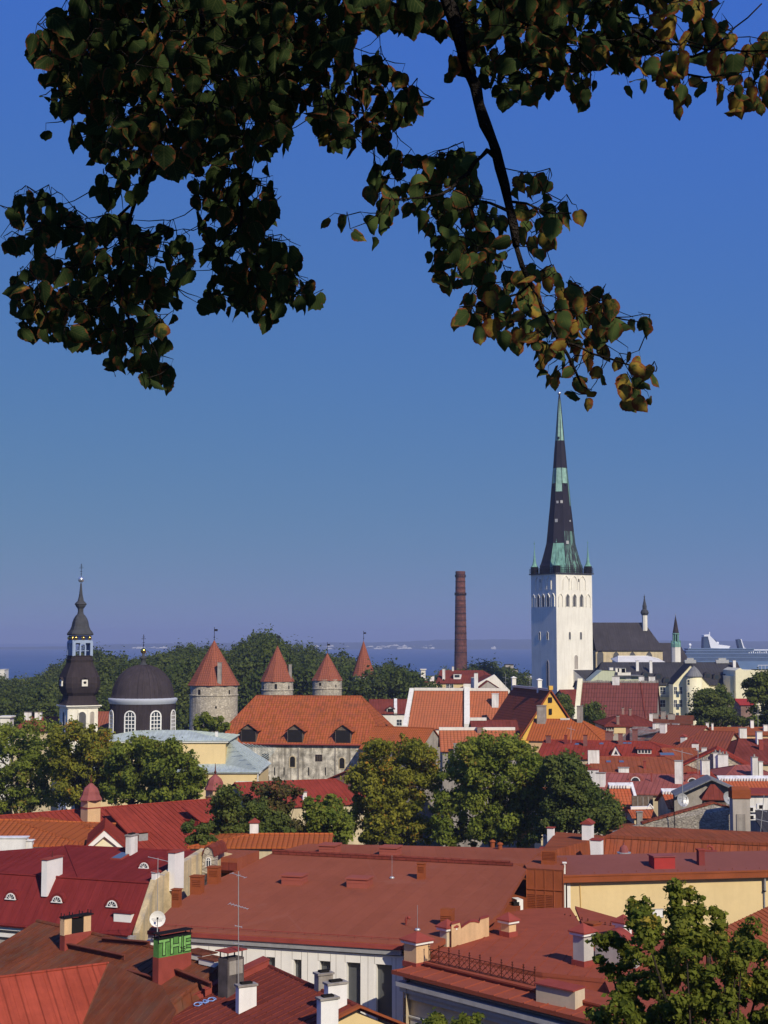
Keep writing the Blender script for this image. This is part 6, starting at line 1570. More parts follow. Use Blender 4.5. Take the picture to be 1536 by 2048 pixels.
q = onplane(1034, 1821, prB(1000, 1826), V((-1, -.25, 0)).normalized())
q = PZ(1035, 1822, 16.45)
root = thing('air_conditioner', 'white air conditioner unit in the brown courtyard beside the flat red roof', 'air conditioner', q)
mb = MB(); mb.box(q, .45, .95, .85, V((.95, .3, 0))); mb.build('case', M['trim'], root); mb = MB(); mb.box(q + V((-.18, -.42, .15)), .42, .42, .55, V((.95, .3, 0))); mb.build('grille', M['hole'], root)

# ---------------------------------------------------------------- ornate corner building, bottom right
def ornate():
    Z = V((0, 0, 1)); c0, c1 = PZ(783, 1940, 16.6), PZ(1143, 2031, 16.6); u = (c1 - c0); u.z = 0; u.normalize(); n = V((u.y, -u.x, 0)); n = n if n.dot(V((0, -1, 0))) > 0 else -n; c2 = c1 + u * 7
    root = thing('ornate_building', 'ornate cream corner building with cornice, red roof decks, capped piers and iron railing', 'building', XY(PZ(1000, 1900, 17.1), 0))
    zt = 16.6; mb = MB()
    deep = 26
    body = [XY(c0 - n * .75 + u * .7, 0), XY(c2 - n * .75, 0), XY(c2 + V((10, 8, 0)), 0), XY(PZ(1170, 1812, 17.1), 0), XY(PZ(1060, 1812, 17.1), 0), XY(PZ(1000, 1826, 17.1), 0) + V((.4, 0, 0)), XY(PZ(880, 1886, 17.1), 0) , XY(PZ(812, 1926, 17.1), 0)]
    mb.prism(body, Z * 16.1, 0)
    for o, z, h in ((.62, 15.75, .25), (.45, 15.45, .3), (.25, 15.1, .35), (.12, 13.9, .18), (.2, 14.08, .08)):
        mb.par(XY(c0 - n * .75 + u * (.7 - o * .8), z), (c2 - c0) - u * .7 + u * o * .8, n * o, Z * h, 1)
    for k in (.9, 3.9, 5.6, 8.6, 10.2): 
        mb.par(XY(c0 - n * .75 + u * (k), 8), u * .55, n * .14, Z * 5.9, 1)
    wl = mb.build('wall', [M['buff2'], M['greyst']], root)
    for k in (2.4, 7.1):
        window(wl, XY(c0 - n * .75 + u * (k + .6), 11.0), u, 1.15, 2.3, False, (1, 1), 'greyst', 'glass', .12, .1, n=n)
    # decks
    mb = MB(); slab(mb, [XY(c0, zt), XY(c2, zt), XY(c2, zt + .15) - n * 1.7, XY(c0, zt + .15) - n * 1.7 + u * .6], .22); seams(mb, [XY(c0, zt), XY(c2, zt), XY(c2, zt + .15) - n * 1.7, XY(c0, zt + .15) - n * 1.7 + u * .6], 1.1, .05, .05)
    mb.par(XY(c0 - n * 1.6 + u * 1.0, zt - .1), (c2 - c0) - u * 1.0, -n * 1.5, Z * .48)
    slab(mb, [XY(c0 - n * 1.5 + u * 1.0, zt + .40), XY(c2 - n * 1.5, zt + .40), XY(c2 - n * 3.2, zt + .5), XY(c0 - n * 3.2 + u * 1.0, zt + .5)], .1)
    dk = mb.build('roof_deck', M['rustdeck'], root)
    zr = 17.15; pts = [(861, 1908), (904, 1874), (962, 1851), (1002, 1827), (1060, 1817), (1140, 1815), (1170, 1862), (1190, 1900), (1230, 1960), (1085, 1945)]
    poly = [PZ(px, py, zr) for px, py in pts]; mb = MB(); slab(mb, poly, .25); mb.prism([XY(q, 15.8) for q in poly], (0, 0, zr - 16.0))
    cv = [PZ(*p, zr) for p in ((861, 1908), (904, 1874), (962, 1851), (1040, 1856), (1140, 1862), (1190, 1900), (1230, 1960), (1085, 1945))]
    nr = V((0, 0, 1)); q2 = [(p.dot(uB), p.dot(nB), p) for p in cv]; a = min(x for x, _, _ in q2)
    while a < max(x for x, _, _ in q2):
        hit = []
        for i in range(len(q2)):
            (x0, y0, _), (x1, y1, _) = q2[i], q2[(i + 1) % len(q2)]
            if (x0 - a) * (x1 - a) < 0: hit.append(y0 + (y1 - y0) * (a - x0) / (x1 - x0))
        if len(hit) >= 2: mb.par(uB * a + nB * min(hit) + Z * (zr - .01), uB * .045, nB * (max(hit) - min(hit)), Z * .05)
        a += .95
    slab(mb, [XY(c1 - n * 3, zr - .1), XY(c2 - n * 3, zr - .1), XY(c2 + V((10, 8, 0)), zr - .1), PZ(1250, 1840, zr - .1), PZ(1150, 1812, zr - .1)], .2)
    rf = mb.build('roof', M['rustdeck'], root)
    # piers with pyramid caps
    def pier(px, yb, yt, w_, z=17.1, m='peach', cp='redtrim', band=True, d=None):
        b = PZ(px, yb, z); h = (yb - yt) * b.y / FPX; m2 = MB(); d = d or w_
        m2.box(b - Z * .3, w_, d, h + .3 - .35, u, 0); m2.box(b + Z * (h - .38), w_ + .28, d + .28, .14, u, 1); m2.box(b + Z * (h - .24), w_ + .4, d + .4, .08, u, 2)
        if band: m2.box(b + Z * .0, w_ + .14, d + .14, .3, u, 2)
        hh = h - .16; e = [b + u * sx * (w_ / 2 + .2) + n * sy * (d / 2 + .2) + Z * hh for sx, sy in ((-1, -1), (1, -1), (1, 1), (-1, 1))]
        for i in range(4): m2.poly([e[i], e[(i + 1) % 4], b + Z * (hh + .42)], 2)
        m2.build('pier', [M[m], M['trim'], M[cp]], root)
        return b
    pier(834, 1932, 1874, 1.05, 16.6); pier(1017, 1872, 1834, .7, 17.15, d=.6); pier(1167, 1930, 1858, .8, 17.15, 'greyst'); pier(1247, 1870, 1838, .7, 17.15, 'white2', band=False)
    pier(894, 1893, 1848, .6, 17.1, 'buff2', band=False)
    # little stepped parapet gable left of the roof
    a, b = PZ(903, 1874, 17.75), PZ(978, 1852, 17.75); t = (b - a); t.z = 0; L = t.length; t.normalize(); m2 = MB()
    pf = [(0, -1.2), (L, -1.2), (L, .55), (L * .76, .55), (L * .74, .36), (L * .62, .50), (L * .50, .56), (L * .38, .48), (L * .26, .36), (L * .23, .72), (0, .72)]
    m2.prism([a + t * x + Z * (z - .0) for x, z in pf], V((0, .35, 0)), 0); m2.build('parapet_gable', M['peach'], root)
    m2 = MB()
    for p0, p1 in zip(pf[2:], pf[3:]): m2.prism([a + t * p0[0] + Z * p0[1] + V((0, -.08, 0)), a + t * p1[0] + Z * p1[1] + V((0, -.08, 0)), a + t * p1[0] + Z * p1[1] + V((0, .45, 0)), a + t * p0[0] + Z * p0[1] + V((0, .45, 0))], V((0, 0, .06)))
    m2.build('coping', M['redtrim'], root)
    # red vent head with louvres
    b = PZ(895, 1852, 17.8); m2 = MB(); m2.box(b - Z * .3, .75, .6, 1.35, uB)
    for i in range(4): m2.par(b - uB * .35 + nB * .3 + Z * (.3 + i * .11), uB * .7, nB * .05, Z * .05)
    m2.build('vent', M['rust'], root)
    # curved dormer gable, in shade
    g0, g1 = PZ(1190, 1920, 17.1), PZ(1272, 1935, 17.1); t = (g1 - g0); t.z = 0; L = t.length; t.normalize(); m2 = MB(); N = 12
    top = [(L * i / N, .8 + .95 * math.sin(math.pi * i / N) ** .8) for i in range(N + 1)]; base = [(0, -.2), (L, -.2)]
    m2.prism([g0 + t * x + Z * z for x, z in [(0, -.2), (L, -.2)] + top[::-1]], V((.4, .8, 0)), 0)
    for p0, p1 in zip(top, top[1:]): m2.prism([g0 + t * p0[0] + Z * (p0[1] + .0) - V((.1, .15, 0)), g0 + t * p1[0] + Z * p1[1] - V((.1, .15, 0)), g0 + t * p1[0] + Z * p1[1] + V((.45, .9, 0)), g0 + t * p0[0] + Z * p0[1] + V((.45, .9, 0))], V((0, 0, .07)), 1)
    m2.build('curved_gable', [M['greyst'], M['redtrim']], root)
    # low parapet block right of the railing
    a = PZ(1072, 1985, 17.1); m2 = MB(); m2.par(a - Z * .6, PZ(1150, 2002, 17.1) - a, V((.6, .8, 0)), Z * 1.05, 0); m2.par(a + Z * .45 - V((.1, .1, 0)), PZ(1150, 2002, 17.1) - a, V((.8, 1.0, 0)), Z * .07, 1); m2.build('parapet', [M['buff2'], M['redtrim']], root)
    m2 = MB(); b = PZ(1186, 1864, 16.6); m2.box(b - Z * .2, .75, .75, .75, u); m2.box(b + Z * .55, .9, .9, .06, u); m2.build('metal_chimney', M['rust'], root)
    # railings
    def railing(name, label, p0, p1, h, bays):
        rt = thing('iron_railing', label, 'railing', (p0 + p1) / 2); d = (p1 - p0) / bays; m2 = MB(); r0 = .022
        for i in range(bays + 1):
            q = p0 + d * i; m2.tube([q, q + Z * (h + .22)], r0 * 1.2, 4); m2.ball(q + Z * (h + .26), .05, 0, 6); m2.tube([q + Z * (h + .13) - d.normalized() * .08, q + Z * (h + .13) + d.normalized() * .08], r0, 4)
        m2.tube([p0 + Z * .08, p1 + Z * .08], r0, 4); m2.tube([p0 + Z * h, p1 + Z * h], r0, 4); m2.build('frame', M['iron'], rt); m2 = MB()
        for i in range(bays):
            q = p0 + d * i; c = q + d / 2 + Z * (h / 2 + .04)
            m2.tube([q + Z * .08, q + d + Z * h], r0 * .8, 4); m2.tube([q + d + Z * .08, q + Z * h], r0 * .8, 4)
            for a_, b_ in (((.5, .08), (1, h / 2)), ((1, h / 2), (.5, h)), ((.5, h), (0, h / 2)), ((0, h / 2), (.5, .08))): m2.tube([q + d * a_[0] + Z * a_[1], q + d * b_[0] + Z * b_[1]], r0 * .8, 4)
            m2.lathe(c - Z * .03, [(.05, 0), (.07, .03), (.05, .06)], 6)
        m2.build('lattice', M['iron'], rt)
    a, b = PZ(858, 1926, 16.95), PZ(1070, 1975, 16.95)
    railing('r', 'long ornamental rusty iron railing on the red roof deck, between two piers', a, b, .78, 10)
    railing('r', 'short iron cresting rail at the foot of the large yellow wall', PZ(1130, 1852, 16.45), PZ(1176, 1862, 16.45), .5, 4)
    railing('r', 'short iron cresting rail in front of the yellow wall, just left of the near tree', PZ(1200, 1868, 16.45), PZ(1232, 1872, 16.45), .5, 3)
M['buff2'] = mplain('cream_render', (0.58, 0.48, 0.33), 0.85, 0.08, 0.6, streak=0.3, stain=(0.33, 0.27, 0.2))
M['greyst'] = mplain('grey_stone_trim', (0.46, 0.44, 0.40), 0.85, 0.08, 1, streak=0.25, stain=(0.25, 0.23, 0.21))
M['rustdeck'] = mplain('rust_red_deck_paint', (0.30, 0.076, 0.042), 0.65, 0.08, 0.7, streak=0.3, stain=(0.20, 0.055, 0.036))
ornate()

# ---------------------------------------------------------------- yellow walled building and the roofs behind it
def yellow_building():
    Z = V((0, 0, 1)); a, b = P(1135, 1763, 110), P(1536, 1751, 112.5); b.z = a.z; u = (b - a); u.z = 0; u.normalize(); n = V((u.y, -u.x, 0)); b = a + u * ((b - a).length + 3)
    root = thing('yellow_building', 'plain pale yellow wall under a low mauve roof with rust red fascia', 'building', XY((a + b) / 2, 0)); zt = a.z; mb = MB()
    mb.prism([XY(a, 0), XY(b, 0), XY(b, 0) - n * 9, XY(a, 0) - n * 9], Z * zt); mb.par(XY(a - u * .05, 12), u * .25, n * .06, Z * (zt - 12), 1)
    mb.par(XY(a + u * 6.4, zt - 3.4), u * 0.02, n * .001, Z * .01)
    wl = mb.build('wall', [M['yellow'], M['trim']], root)
    mb = MB(); e0, e1 = a - u * .6 + n * .45, b + n * .45; mb.par(e0 - Z * .02, e1 - e0, -n * .5, Z * .42, 0); mb.par(e0 + Z * .40 + n * .05, e1 - e0, -n * .5, Z * .12, 0)
    for i in range(15): mb.tube([e0 + u * (i * 1.05 + .5) + Z * .5 - n * .3, e0 + u * (i * 1.05 + .5) + Z * .68 - n * .3], .02, 4)
    mb.build('fascia', M['rust'], root)
    mb = MB(); r0, r1 = e0 + Z * .52 - n * 5.2 + u * .9 + Z * .65, e1 + Z * 1.17 - n * 5.2; nr = None
    q = [e0 + Z * .53, e1 + Z * .53, r1, r0]; slab(mb, q, .12); slab(mb, [r0, r1, e1 - n * 9 + Z * .3, e0 - n * 9 + Z * .3], .12); slab(mb, [e0 + Z * .53, r0, e0 - n * 9 + Z * .3], .12)
    rf = mb.build('roof', M['mauve'], root); nr = (q[1] - q[0]).cross(q[3] - q[0]).normalized(); nr = nr if nr.z > 0 else -nr
    def bx(px, yb, w_, h, d_, m, name, cp='redtrim'):
        p = onplane(px, yb, q[0], nr); m2 = MB(); m2.box(p + V((0, d_ / 2, -.1)), w_, d_, h + .1, u, 0); m2.box(p + V((0, d_ / 2, h)), w_ + .14, d_ + .14, .08, u, 1); m2.build(name, [M[m], M[cp]], rf)
    bx(1327, 1738, 1.6, .85, 1.2, 'brightred', 'roof_hatch', 'pinkp'); bx(1403, 1731, .45, 1.1, .5, 'maroonp', 'metal_chimney', 'redtrim')
    m2 = MB()
    for i in range(8): p = r0 + (e0 + Z * .53 - r0) * (i / 8) + Z * .04; m2.par(p - V((.12, .1, 0)), V((.24, 0, 0)), V((0, .2, 0)), Z * .06)
    m2.build('hip_step', M['maroonp'], rf)
    m2 = MB(); p = a - u * .25 + n * .12; m2.tube([XY(p, zt + 1.35), XY(p, zt - 2.6), XY(p, zt - 2.75) + n * .1 - u * .3, XY(p, zt - 2.95) + n * .1 - u * .75], .07, 8); m2.box(XY(p, zt + 1.32), .3, .3, .08); m2.build('vent_stack', M['trim'], wl)
    m2 = MB(); m2.tube([XY(a + u * .9, zt - .1) + n * .08, XY(a + u * .95, zt - 1.5) + n * .08, XY(a + u * .95, zt - 3.2) + n * .08], .02, 4); m2.build('cable', M['gold_y'], wl)
    p = XY(onplane(1527, 1760, a, n), 0); m2 = MB(); m2.tube([XY(p, zt - 2.5) + n * .1, XY(p, zt - .0) + n * .1], .06, 6); m2.box(XY(p, zt - 1.1) + n * .12, .22, .2, .1, m=1); m2.tube([XY(p, zt - 1.0) + n * .24, XY(p, zt) + n * .24], .07, 6, 0); m2.build('downpipe', [M['galv'], M['black']], wl)
    window(wl, onplane(1316, 1834, a, n), u, .75, .55, False, (0, 0), 'galv', 'white2', .05, .04, n=n)
    return u, n
uD, nD = yellow_building()
rt = thing('house', 'rust brown seamed roof rising behind the near tree at the bottom right corner', 'house', XY(PZ(1500, 1900, 17), 0)); mb = MB()
a_, b_, c_ = PZ(1372, 1890, 17.3), PZ(1372, 2010, 15.6), PZ(1575, 1794, 17.9); n_ = (b_ - a_).cross(c_ - a_).normalized(); q = [a_, b_, onplane(1640, 1990, a_, n_), c_]; slab(mb, q, .2); seams(mb, q, .6, .05, .05); mb.build('roof', M['red3'], rt)
mb = MB(); mb.prism([XY(v + (V((sum(w.x for w in q) / 4, sum(w.y for w in q) / 4, 0)) - XY(v, 0)) * .08, 0) for v in q], (0, 0, 15.2)); mb.build('wall', M['buff2'], rt)
def red_behind():
    Z = V((0, 0, 1)); root = thing('house', 'terracotta red house with a long panelled parapet band behind the mauve roof', 'house', XY(P(1350, 1690, 136), 0))
    a, b = P(1212, 1675, 136), P(1520, 1690, 131); t = (b - a); t.z = 0; t.normalize(); zt = a.z; b = XY(a + t * 16, zt); nn = V((t.y, -t.x, 0)); mb = MB()
    lo0, lo1 = a + nn * 1.6 - Z * 2.2, b + nn * 1.6 - Z * 2.2
    slab(mb, [lo0, lo1, b, a], .15); seams(mb, [lo0, lo1, b, a], .78, .06, .05)
    mb.par(a - Z * .05, b - a, -nn * 8, Z * .2); mb.par(a - Z * .02 + nn * .12, b - a, -nn * .4, Z * .25)
    q = [PZ(1078, 1708, 18.0), PZ(1212, 1722, 17.8), a, XY(P(1112, 1662, 140), a.z)]
    mb.prism([XY(q[0], zt - 2.4), XY(lo0, zt - 2.4), XY(a, zt - 2.4), XY(q[3], zt - 2.4)], Z * .1)
    mb.poly([q[0], lo0, a + Z * .15, q[3] + Z * .0]); mb.poly([q[0], q[3], XY(q[3], 0), XY(q[0], 0)])
    mb.build('roof', M['red3'], root)
    mb = MB(); mb.prism([XY(q[0], 0), XY(lo0, 0), XY(lo1, 0), XY(b - nn * 8, 0), XY(q[3] - nn * 6, 0)], Z * (zt - 2.6)); mb.build('wall', M['rust'], root)
    def ch(px0, px1, yt, yb, Y, cap, d=.6): p = P((px0 + px1) / 2, yb, Y); s = Y / FPX; chimney(root, p, (px1 - px0) * s * .85, (yb - yt) * s, d, V((.93, -.36, 0)), 'white2', cap, 'redtrim')
    ch(1095, 1109, 1656, 1677, 137, 'flat'); ch(1165, 1187, 1648, 1686, 133, 'peak', 1.0); ch(1182, 1206, 1680, 1711, 128, 'flat', 1.0); ch(1411, 1433, 1703, 1713, 124, 'flat'); ch(1082, 1089, 1696, 1706, 130, 'flat')
    p = P(1248, 1718, 125); mb = MB(); mb.lathe(p, [(.5, -.3), (.5, .45), (.58, .47), (.58, .55)], 16, 0); mb.lathe(p + Z * .55, [(.36, 0), (.36, .2), (.3, .4), (.15, .55), (.05, .6), (.05, .75)], 12, 1)
    mb.build('roof_ventilator', [M['galv'], M['pinkp']], root)
    p = P(1426, 1700, 130); mb = MB(); mb.tube([p - Z * .6, p, p + V((-.1, 0, .25)), p + V((-.35, 0, .35)), p + V((-.5, 0, .2))], .1, 8); mb.build('vent_pipe', M['redp'], root)
red_behind()

# ---------------------------------------------------------------- dark red roofs at the bottom left
def near_roofs():
    Z = V((0, 0, 1))
    # F2: long brown roof, ridge running towards the right
    A, B = PZ(74, 1842, 18.0), PZ(446, 1927, 18.0)
    H = house('house', 'weathered brown red sheet roof carrying the graffiti chimney', A, B, run=6, drop=2.3, wall='buff', roof='brownred', seam=.6, runb=4, dropb=2.2, hip=(0, .6))
    u, n = H.u, H.n
    for p0, p1 in (((126, 1894), (250, 1920)), ((258, 1950), (318, 1966)), ((318, 1934), (424, 1976)), ((205, 1885), (300, 1893))):
        a, b = on(H, *p0), on(H, *p1); mb = MB(); mb.prism([a, b, b + Z * .28, a + Z * .28], n * .06); mb.par(a + Z * .26, b - a, n * .22, Z * .05); mb.build('snow_guard', M['brownp'], H.roof)
    # double flue stack
    b = on(H, 152, 1884); mb = MB(); mb.box(b - Z * .8, .5, 1.9, 1.35, u, 0)
    for t in (-.62, .1, .72):
        if t != .1: mb.box(b + n * t + Z * .5, .44, .5, 1.0, u, 1)
    mb.box(b + Z * .5, .38, 1.6, .85, u, 2)
    for t in (-.9, -.3, .38, .95): mb.tube([b + n * t + Z * 1.3 + u * .15, b + n * t + Z * 1.75 + u * .15], .03, 4, 3); mb.tube([b + n * t + Z * 1.3 - u * .15, b + n * t + Z * 1.75 - u * .15], .03, 4, 3)
    mb.box(b + Z * 1.48, .6, 2.0, .06, u, 3); mb.build('chimney', [M['redp'], M['peach'], M['hole'], M['black']], H.roof)
    # graffiti chimney
    b = on(H, 344, 1950); W, D = .5, 2.2; h = 2.05; mb = MB(); mb.box(b - Z * .8, W, D, .8 + h * .52, u, 0); mb.box(b + Z * h * .52, W - .04, D - .04, h * .48, u, 1); mb.box(b + Z * h, W + .06, D + .06, .04, u, 2)
    for sx in (-1, 1):
        for sy in (-1, 1): mb.tube([b + u * sx * (W / 2 - .05) + n * sy * (D / 2 - .05) + Z * h, b + u * sx * (W / 2 - .05) + n * sy * (D / 2 - .05) + Z * (h + .22)], .03, 4, 3)
    mb.box(b + Z * (h + .22), W + .12, D + .12, .04, u, 3)
    ch = mb.build('chimney', [M['redp'], M['green_paint'], M['black'], M['black']], H.roof)
    right = Z.cross(u).normalized(); fc = b + u * (W / 2 - .02 + .004) + Z * (h * .54)
    rot = Matrix((right, Z, u)).transposed().to_euler()
    def text(body, size, off, mat, dx, dz, out, sx=1.0):
        cu = bpy.data.curves.new('graffiti', 'FONT'); cu.body = body; cu.size = size; cu.offset = off; cu.extrude = .002; cu.align_x = 'CENTER'; cu.space_character = 1.06
        cu.materials.append(M[mat]); t_ = bpy.data.objects.new('t', cu); C.objects.link(t_); bpy.context.view_layer.update(); me = bpy.data.meshes.new_from_object(t_.evaluated_get(bpy.context.evaluated_depsgraph_get())); bpy.data.objects.remove(t_); o = bpy.data.objects.new('graffiti', me); C.objects.link(o); o.parent = ch
        p = fc + right * dx + Z * dz + u * out - wloc(ch); o.location = p; o.rotation_euler = rot; o.scale = (sx, 1, 1)
    text('THE', 1.14, .055, 'black', 0, .08, .003, 1.0); text('THE', 1.14, .012, 'green_light', 0, .08, .008, 1.0); text('25', .36, .006, 'black', .52, .10, .013, 1.0)
    # little dark chimney with a flat lid
    b = on(H, 462, 1958); b.z += .1; mb = MB(); mb.box(b - Z * 1.2, .75, 1.1, 2.2, u, 0); mb.box(b + u * .385 + n * 0 + Z * .2, .02, .9, .7, u, 1)
    for sx in (-1, 1):
        for sy in (-1, 1): q = b + u * sx * .3 + n * sy * .48 + Z * 1.0; mb.tube([q, q + Z * .35], .035, 4, 2)
    mb.box(b + Z * 1.35, 1.0, 1.35, .05, u, 3); mb.build('chimney', [M['sooty'], M['concrete'], M['black'], M['redtrim']], H.roof)
    # small flat hatch with light edge
    b = on(H, 400, 1912); mb = MB(); mb.box(b + Z * -.1, 1.6, 1.0, .3, u, 0); mb.box(b + Z * .2, 1.7, 1.1, .05, u, 1); mb.build('roof_hatch', [M['trim'], M['brownred']], H.roof)
    b = on(H, 426, 1925); mb = MB(); mb.box(b + Z * -.1, 1.3, .9, .3, u, 0); mb.box(b + Z * .2, 1.4, 1.0, .05, u, 1); mb.build('roof_hatch', [M['trim'], M['brownred']], H.roof)
    # F1: bright red plane in the corner
    p0, p1 = PZ(-70, 1963, 17.8), PZ(217, 1926, 17.8); d1 = (p1 - p0).normalized(); n1 = hperp(d1); nF = (V((0, 0, 1)) + n1 * .95).normalized()
    fp = lambda px, py: onplane(px, py, p1, nF)
    rt = thing('house', 'smooth bright red seamed roof in the bottom left corner', 'house', XY(fp(60, 2000), 0)); mb = MB()
    q = [p0, fp(-70, 2120), fp(136, 2120), p1]; slab(mb, q, .12); seams(mb, q, .62, .02, .035); mb.tube([p0, p1], .08, 6); slab(mb, [p1, p0, p0 - n1 * 4 - Z * 3.4, p1 - n1 * 4 - Z * 3.4], .12)
    mb.build('roof', M['red2'], rt); mb = MB(); mb.prism([XY(v, 0) for v in (p0 - n1 * 3.6, p1 - n1 * 3.6 - d1 * .3, fp(136, 2120) - d1 * .4 - n1 * .4, fp(-70, 2120) - n1 * .4)], Z * (fp(136, 2120).z - .4)); mb.build('wall', M['buff'], rt)
    rt = thing('house', 'brown sheet metal valley roof between the bright red roof and the graffiti chimney', 'house', XY(fp(165, 2048), 0)); mb = MB(); v0 = fp(136, 2120)
    g2 = PZ(330, 2004, 17.0); nV = (v0 - p1).cross(g2 - p1).normalized(); nV = nV if nV.z > 0 else -nV; vp = lambda px, py: onplane(px, py, p1, nV)
    q = [p1 + Z * .02, v0, vp(300, 2120), vp(352, 2020), vp(325, 1972)]; slab(mb, q, .12); seams(mb, q, .62, .02, .035); mb.tube([p1, v0], .05, 5); mb.build('roof', M['brownred'], rt)
    mb = MB(); cc = sum((XY(v, 0) for v in q), V((0, 0, 0))) / 5; mb.prism([XY(v, 0) + (cc - XY(v, 0)) * .1 for v in q], Z * (min(v.z for v in q) - .3)); mb.build('wall', M['buff'], rt)
    # grey weathered little roof at the bottom
    q = [PZ(218, 2030, 15.6), PZ(250, 2062, 14.6), PZ(372, 2052, 14.9), PZ(362, 2014, 15.9), PZ(316, 2000, 16.2)]; rt = thing('lean_to', 'small grey weathered board roof at the bottom edge, among brown sheet roofs', 'lean-to', XY(q[1], 12)); mb = MB(); slab(mb, q, .15); seams(mb, q, .35, .05, .04); mb.build('roof', M['wood'], rt)
    mb = MB(); mb.prism([XY(v, 10) + V((0, .3, 0)) for v in q], Z * 4.3); mb.build('wall', M['concrete'], rt)
    # F3: maroon roof with white chimneys and yellow gable
    A, B = PZ(533, 1930, 17.8), PZ(714, 2013, 17.8); u = (B - A).normalized(); nn = hperp(u); run, drop = 9.0, 2.9
    rt = thing('house', 'maroon sheet roof with white chimneys and a yellow gable end at the bottom centre', 'house', XY((A + B) / 2, 0)); mb = MB()
    eA, eB = A + nn * run - Z * drop, B + nn * run - Z * drop; bA, bB = A - nn * 3.5 - Z * 1.6, B - nn * 3.5 - Z * 1.6
    slab(mb, [eA, eB, B, A], .15); seams(mb, [eA, eB, B, A], .6, .05, .05); slab(mb, [bB, bA, A, B], .15); mb.tube([A, B], .1, 6)
    mb.prism([A - u * .4 + Z * .0, A + u * .35, eA + u * .35, eA - u * .4], Z * .35, 1)
    mb.prism([A - u * .45 + Z * .352, A + u * .42 + Z * .352, eA + u * .42 + Z * .352, eA - u * .45 + Z * .352], Z * .05, 1)
    mb.prism([B + u * .05, B + u * .35, eB + u * .35, eB + u * .05], Z * .12, 2); mb.prism([B + u * .05, B + u * .35, bB + u * .35, bB + u * .05], Z * .12, 2)
    rf = mb.build('roof', [M['maroon'], M['redp'], M['rust']], rt); mb = MB()
    g = [XY(eB, 0) - nn * .4, XY(bB, 0) + nn * .4, bB + nn * .4 - Z * .25, B - Z * .2, eB - nn * .4 - Z * .25]; mb.prism([p - u * .1 for p in g], -u * .4)
    mb.prism([XY(eA, 0) - nn * .4, XY(eB, 0) - nn * .4 - u * .5, XY(bB, 0) + nn * .4 - u * .5, XY(bA, 0) + nn * .4], Z * (eA.z - .2)); mb.build('wall', M['yellow'], rt)
    nr = (eB - eA).cross(A - eA).normalized(); nr = nr if nr.z > 0 else -nr
    def ch(px, yb, w_, d_, h, cap='slab', m='white2', name='chimney'): chimney(rf, onplane(px, yb, A, nr), w_, h, d_, u, m, cap, 'concrete', name=name)
    ch(492, 2018, .42, .95, 1.15); ch(655, 2052, .45, .9, 1.25); ch(671, 2018, .45, 1.0, 1.2); 
    b = on_ = onplane(650, 1985, A, nr); chimney(rf, A + (B - A) * .62 - nn * .2 - Z * .2, .5, .95, .8, u, 'concrete', 'slab', 'concrete')
    # blue scribble on the verge wall
    mb = MB(); c = onplane(392, 2018, A - u * .4, u); c = onplane(408, 2004, A - u * .46 + Z * .41, nr) ; dv = (eA - A).normalized(); pr = random.Random(5); pts = []
    base = onplane(407, 2006, A, nr) + nr * .05; ta = V((.80, .55, 0)); ta = (ta - nr * ta.dot(nr)).normalized(); tb = nr.cross(ta); tb = tb if tb.z > 0 else -tb
    for k in range(3):
        ctr = base + ta * (.34 * (k - 1)); pts = []
        for i in range(15): t = i / 14 * 2 * math.pi * (1.2 + .4 * (k % 2)); pts.append(ctr + ta * (.15 * math.cos(t) + .10 * i / 14) + tb * (.30 * math.sin(t * (1 if k != 1 else 1.5)) + .15 * k - .1))
        mb.tube(pts, .03, 4)
    mb.build('graffiti', M['blue_paint'], rf)
M['brownp'] = mplain('brown_red_paint', (0.18, 0.055, 0.035), 0.6, 0.15, 2)
M['sooty'] = mplain('sooty_render', (0.10, 0.085, 0.08), 0.9, 0.3, 2)
M['green_paint'] = mplain('green_spray_paint', (0.11, 0.27, 0.065), 0.8, 0.3, 3.5, streak=.4, stain=(.06, .12, .04))
M['green_light'] = mplain('light_green_spray_paint', (0.20, 0.42, 0.12), 0.8, 0.3, 4)
M['blue_paint'] = mplain('light_blue_spray_paint', (0.28, 0.42, 0.72), 0.7, 0.1)
near_roofs()
# antennas and dish on the near left roofs
antenna('tall television mast with several yagi aerials in front of the flat red roof', 477, 1742, 1995, 79, ((.965, .85, 2.6, 3), (.72, 1.0, 2.9, 7), (.56, .35, .2, 2), (.42, .5, .4, 3)), 0)
antenna('thin mast with a wire frame aerial above the white round dish', 315, 1716, 1828, 93, ((.98, 1.2, .2, 2), (.72, .8, .2, 2)), 1)
RD = dish('white round dish with tiny print on the edge of the flat red roof', 315, 1838, 92.5, .48, V((.15, -1, .12)), .8, mat='trim')
def dish_print():
    c = P(315, 1838, 92.5); f = V((.15, -1, .12)).normalized(); a = f.cross(V((0, 0, 1))).normalized() * -1; b = V((0, 0, 1)); mb = MB(); rr = random.Random(2)
    for row in range(3):
        x = -.33 + row * .05
        while x < .33 - row * .05:
            w_ = rr.uniform(.02, .05); mb.par(c + f * .02 + a * x + b * (.03 - row * .07), a * w_, f * .006, b * .028); x += w_ + .018
    mb.build('print', M['galv'], RD)
dish_print()
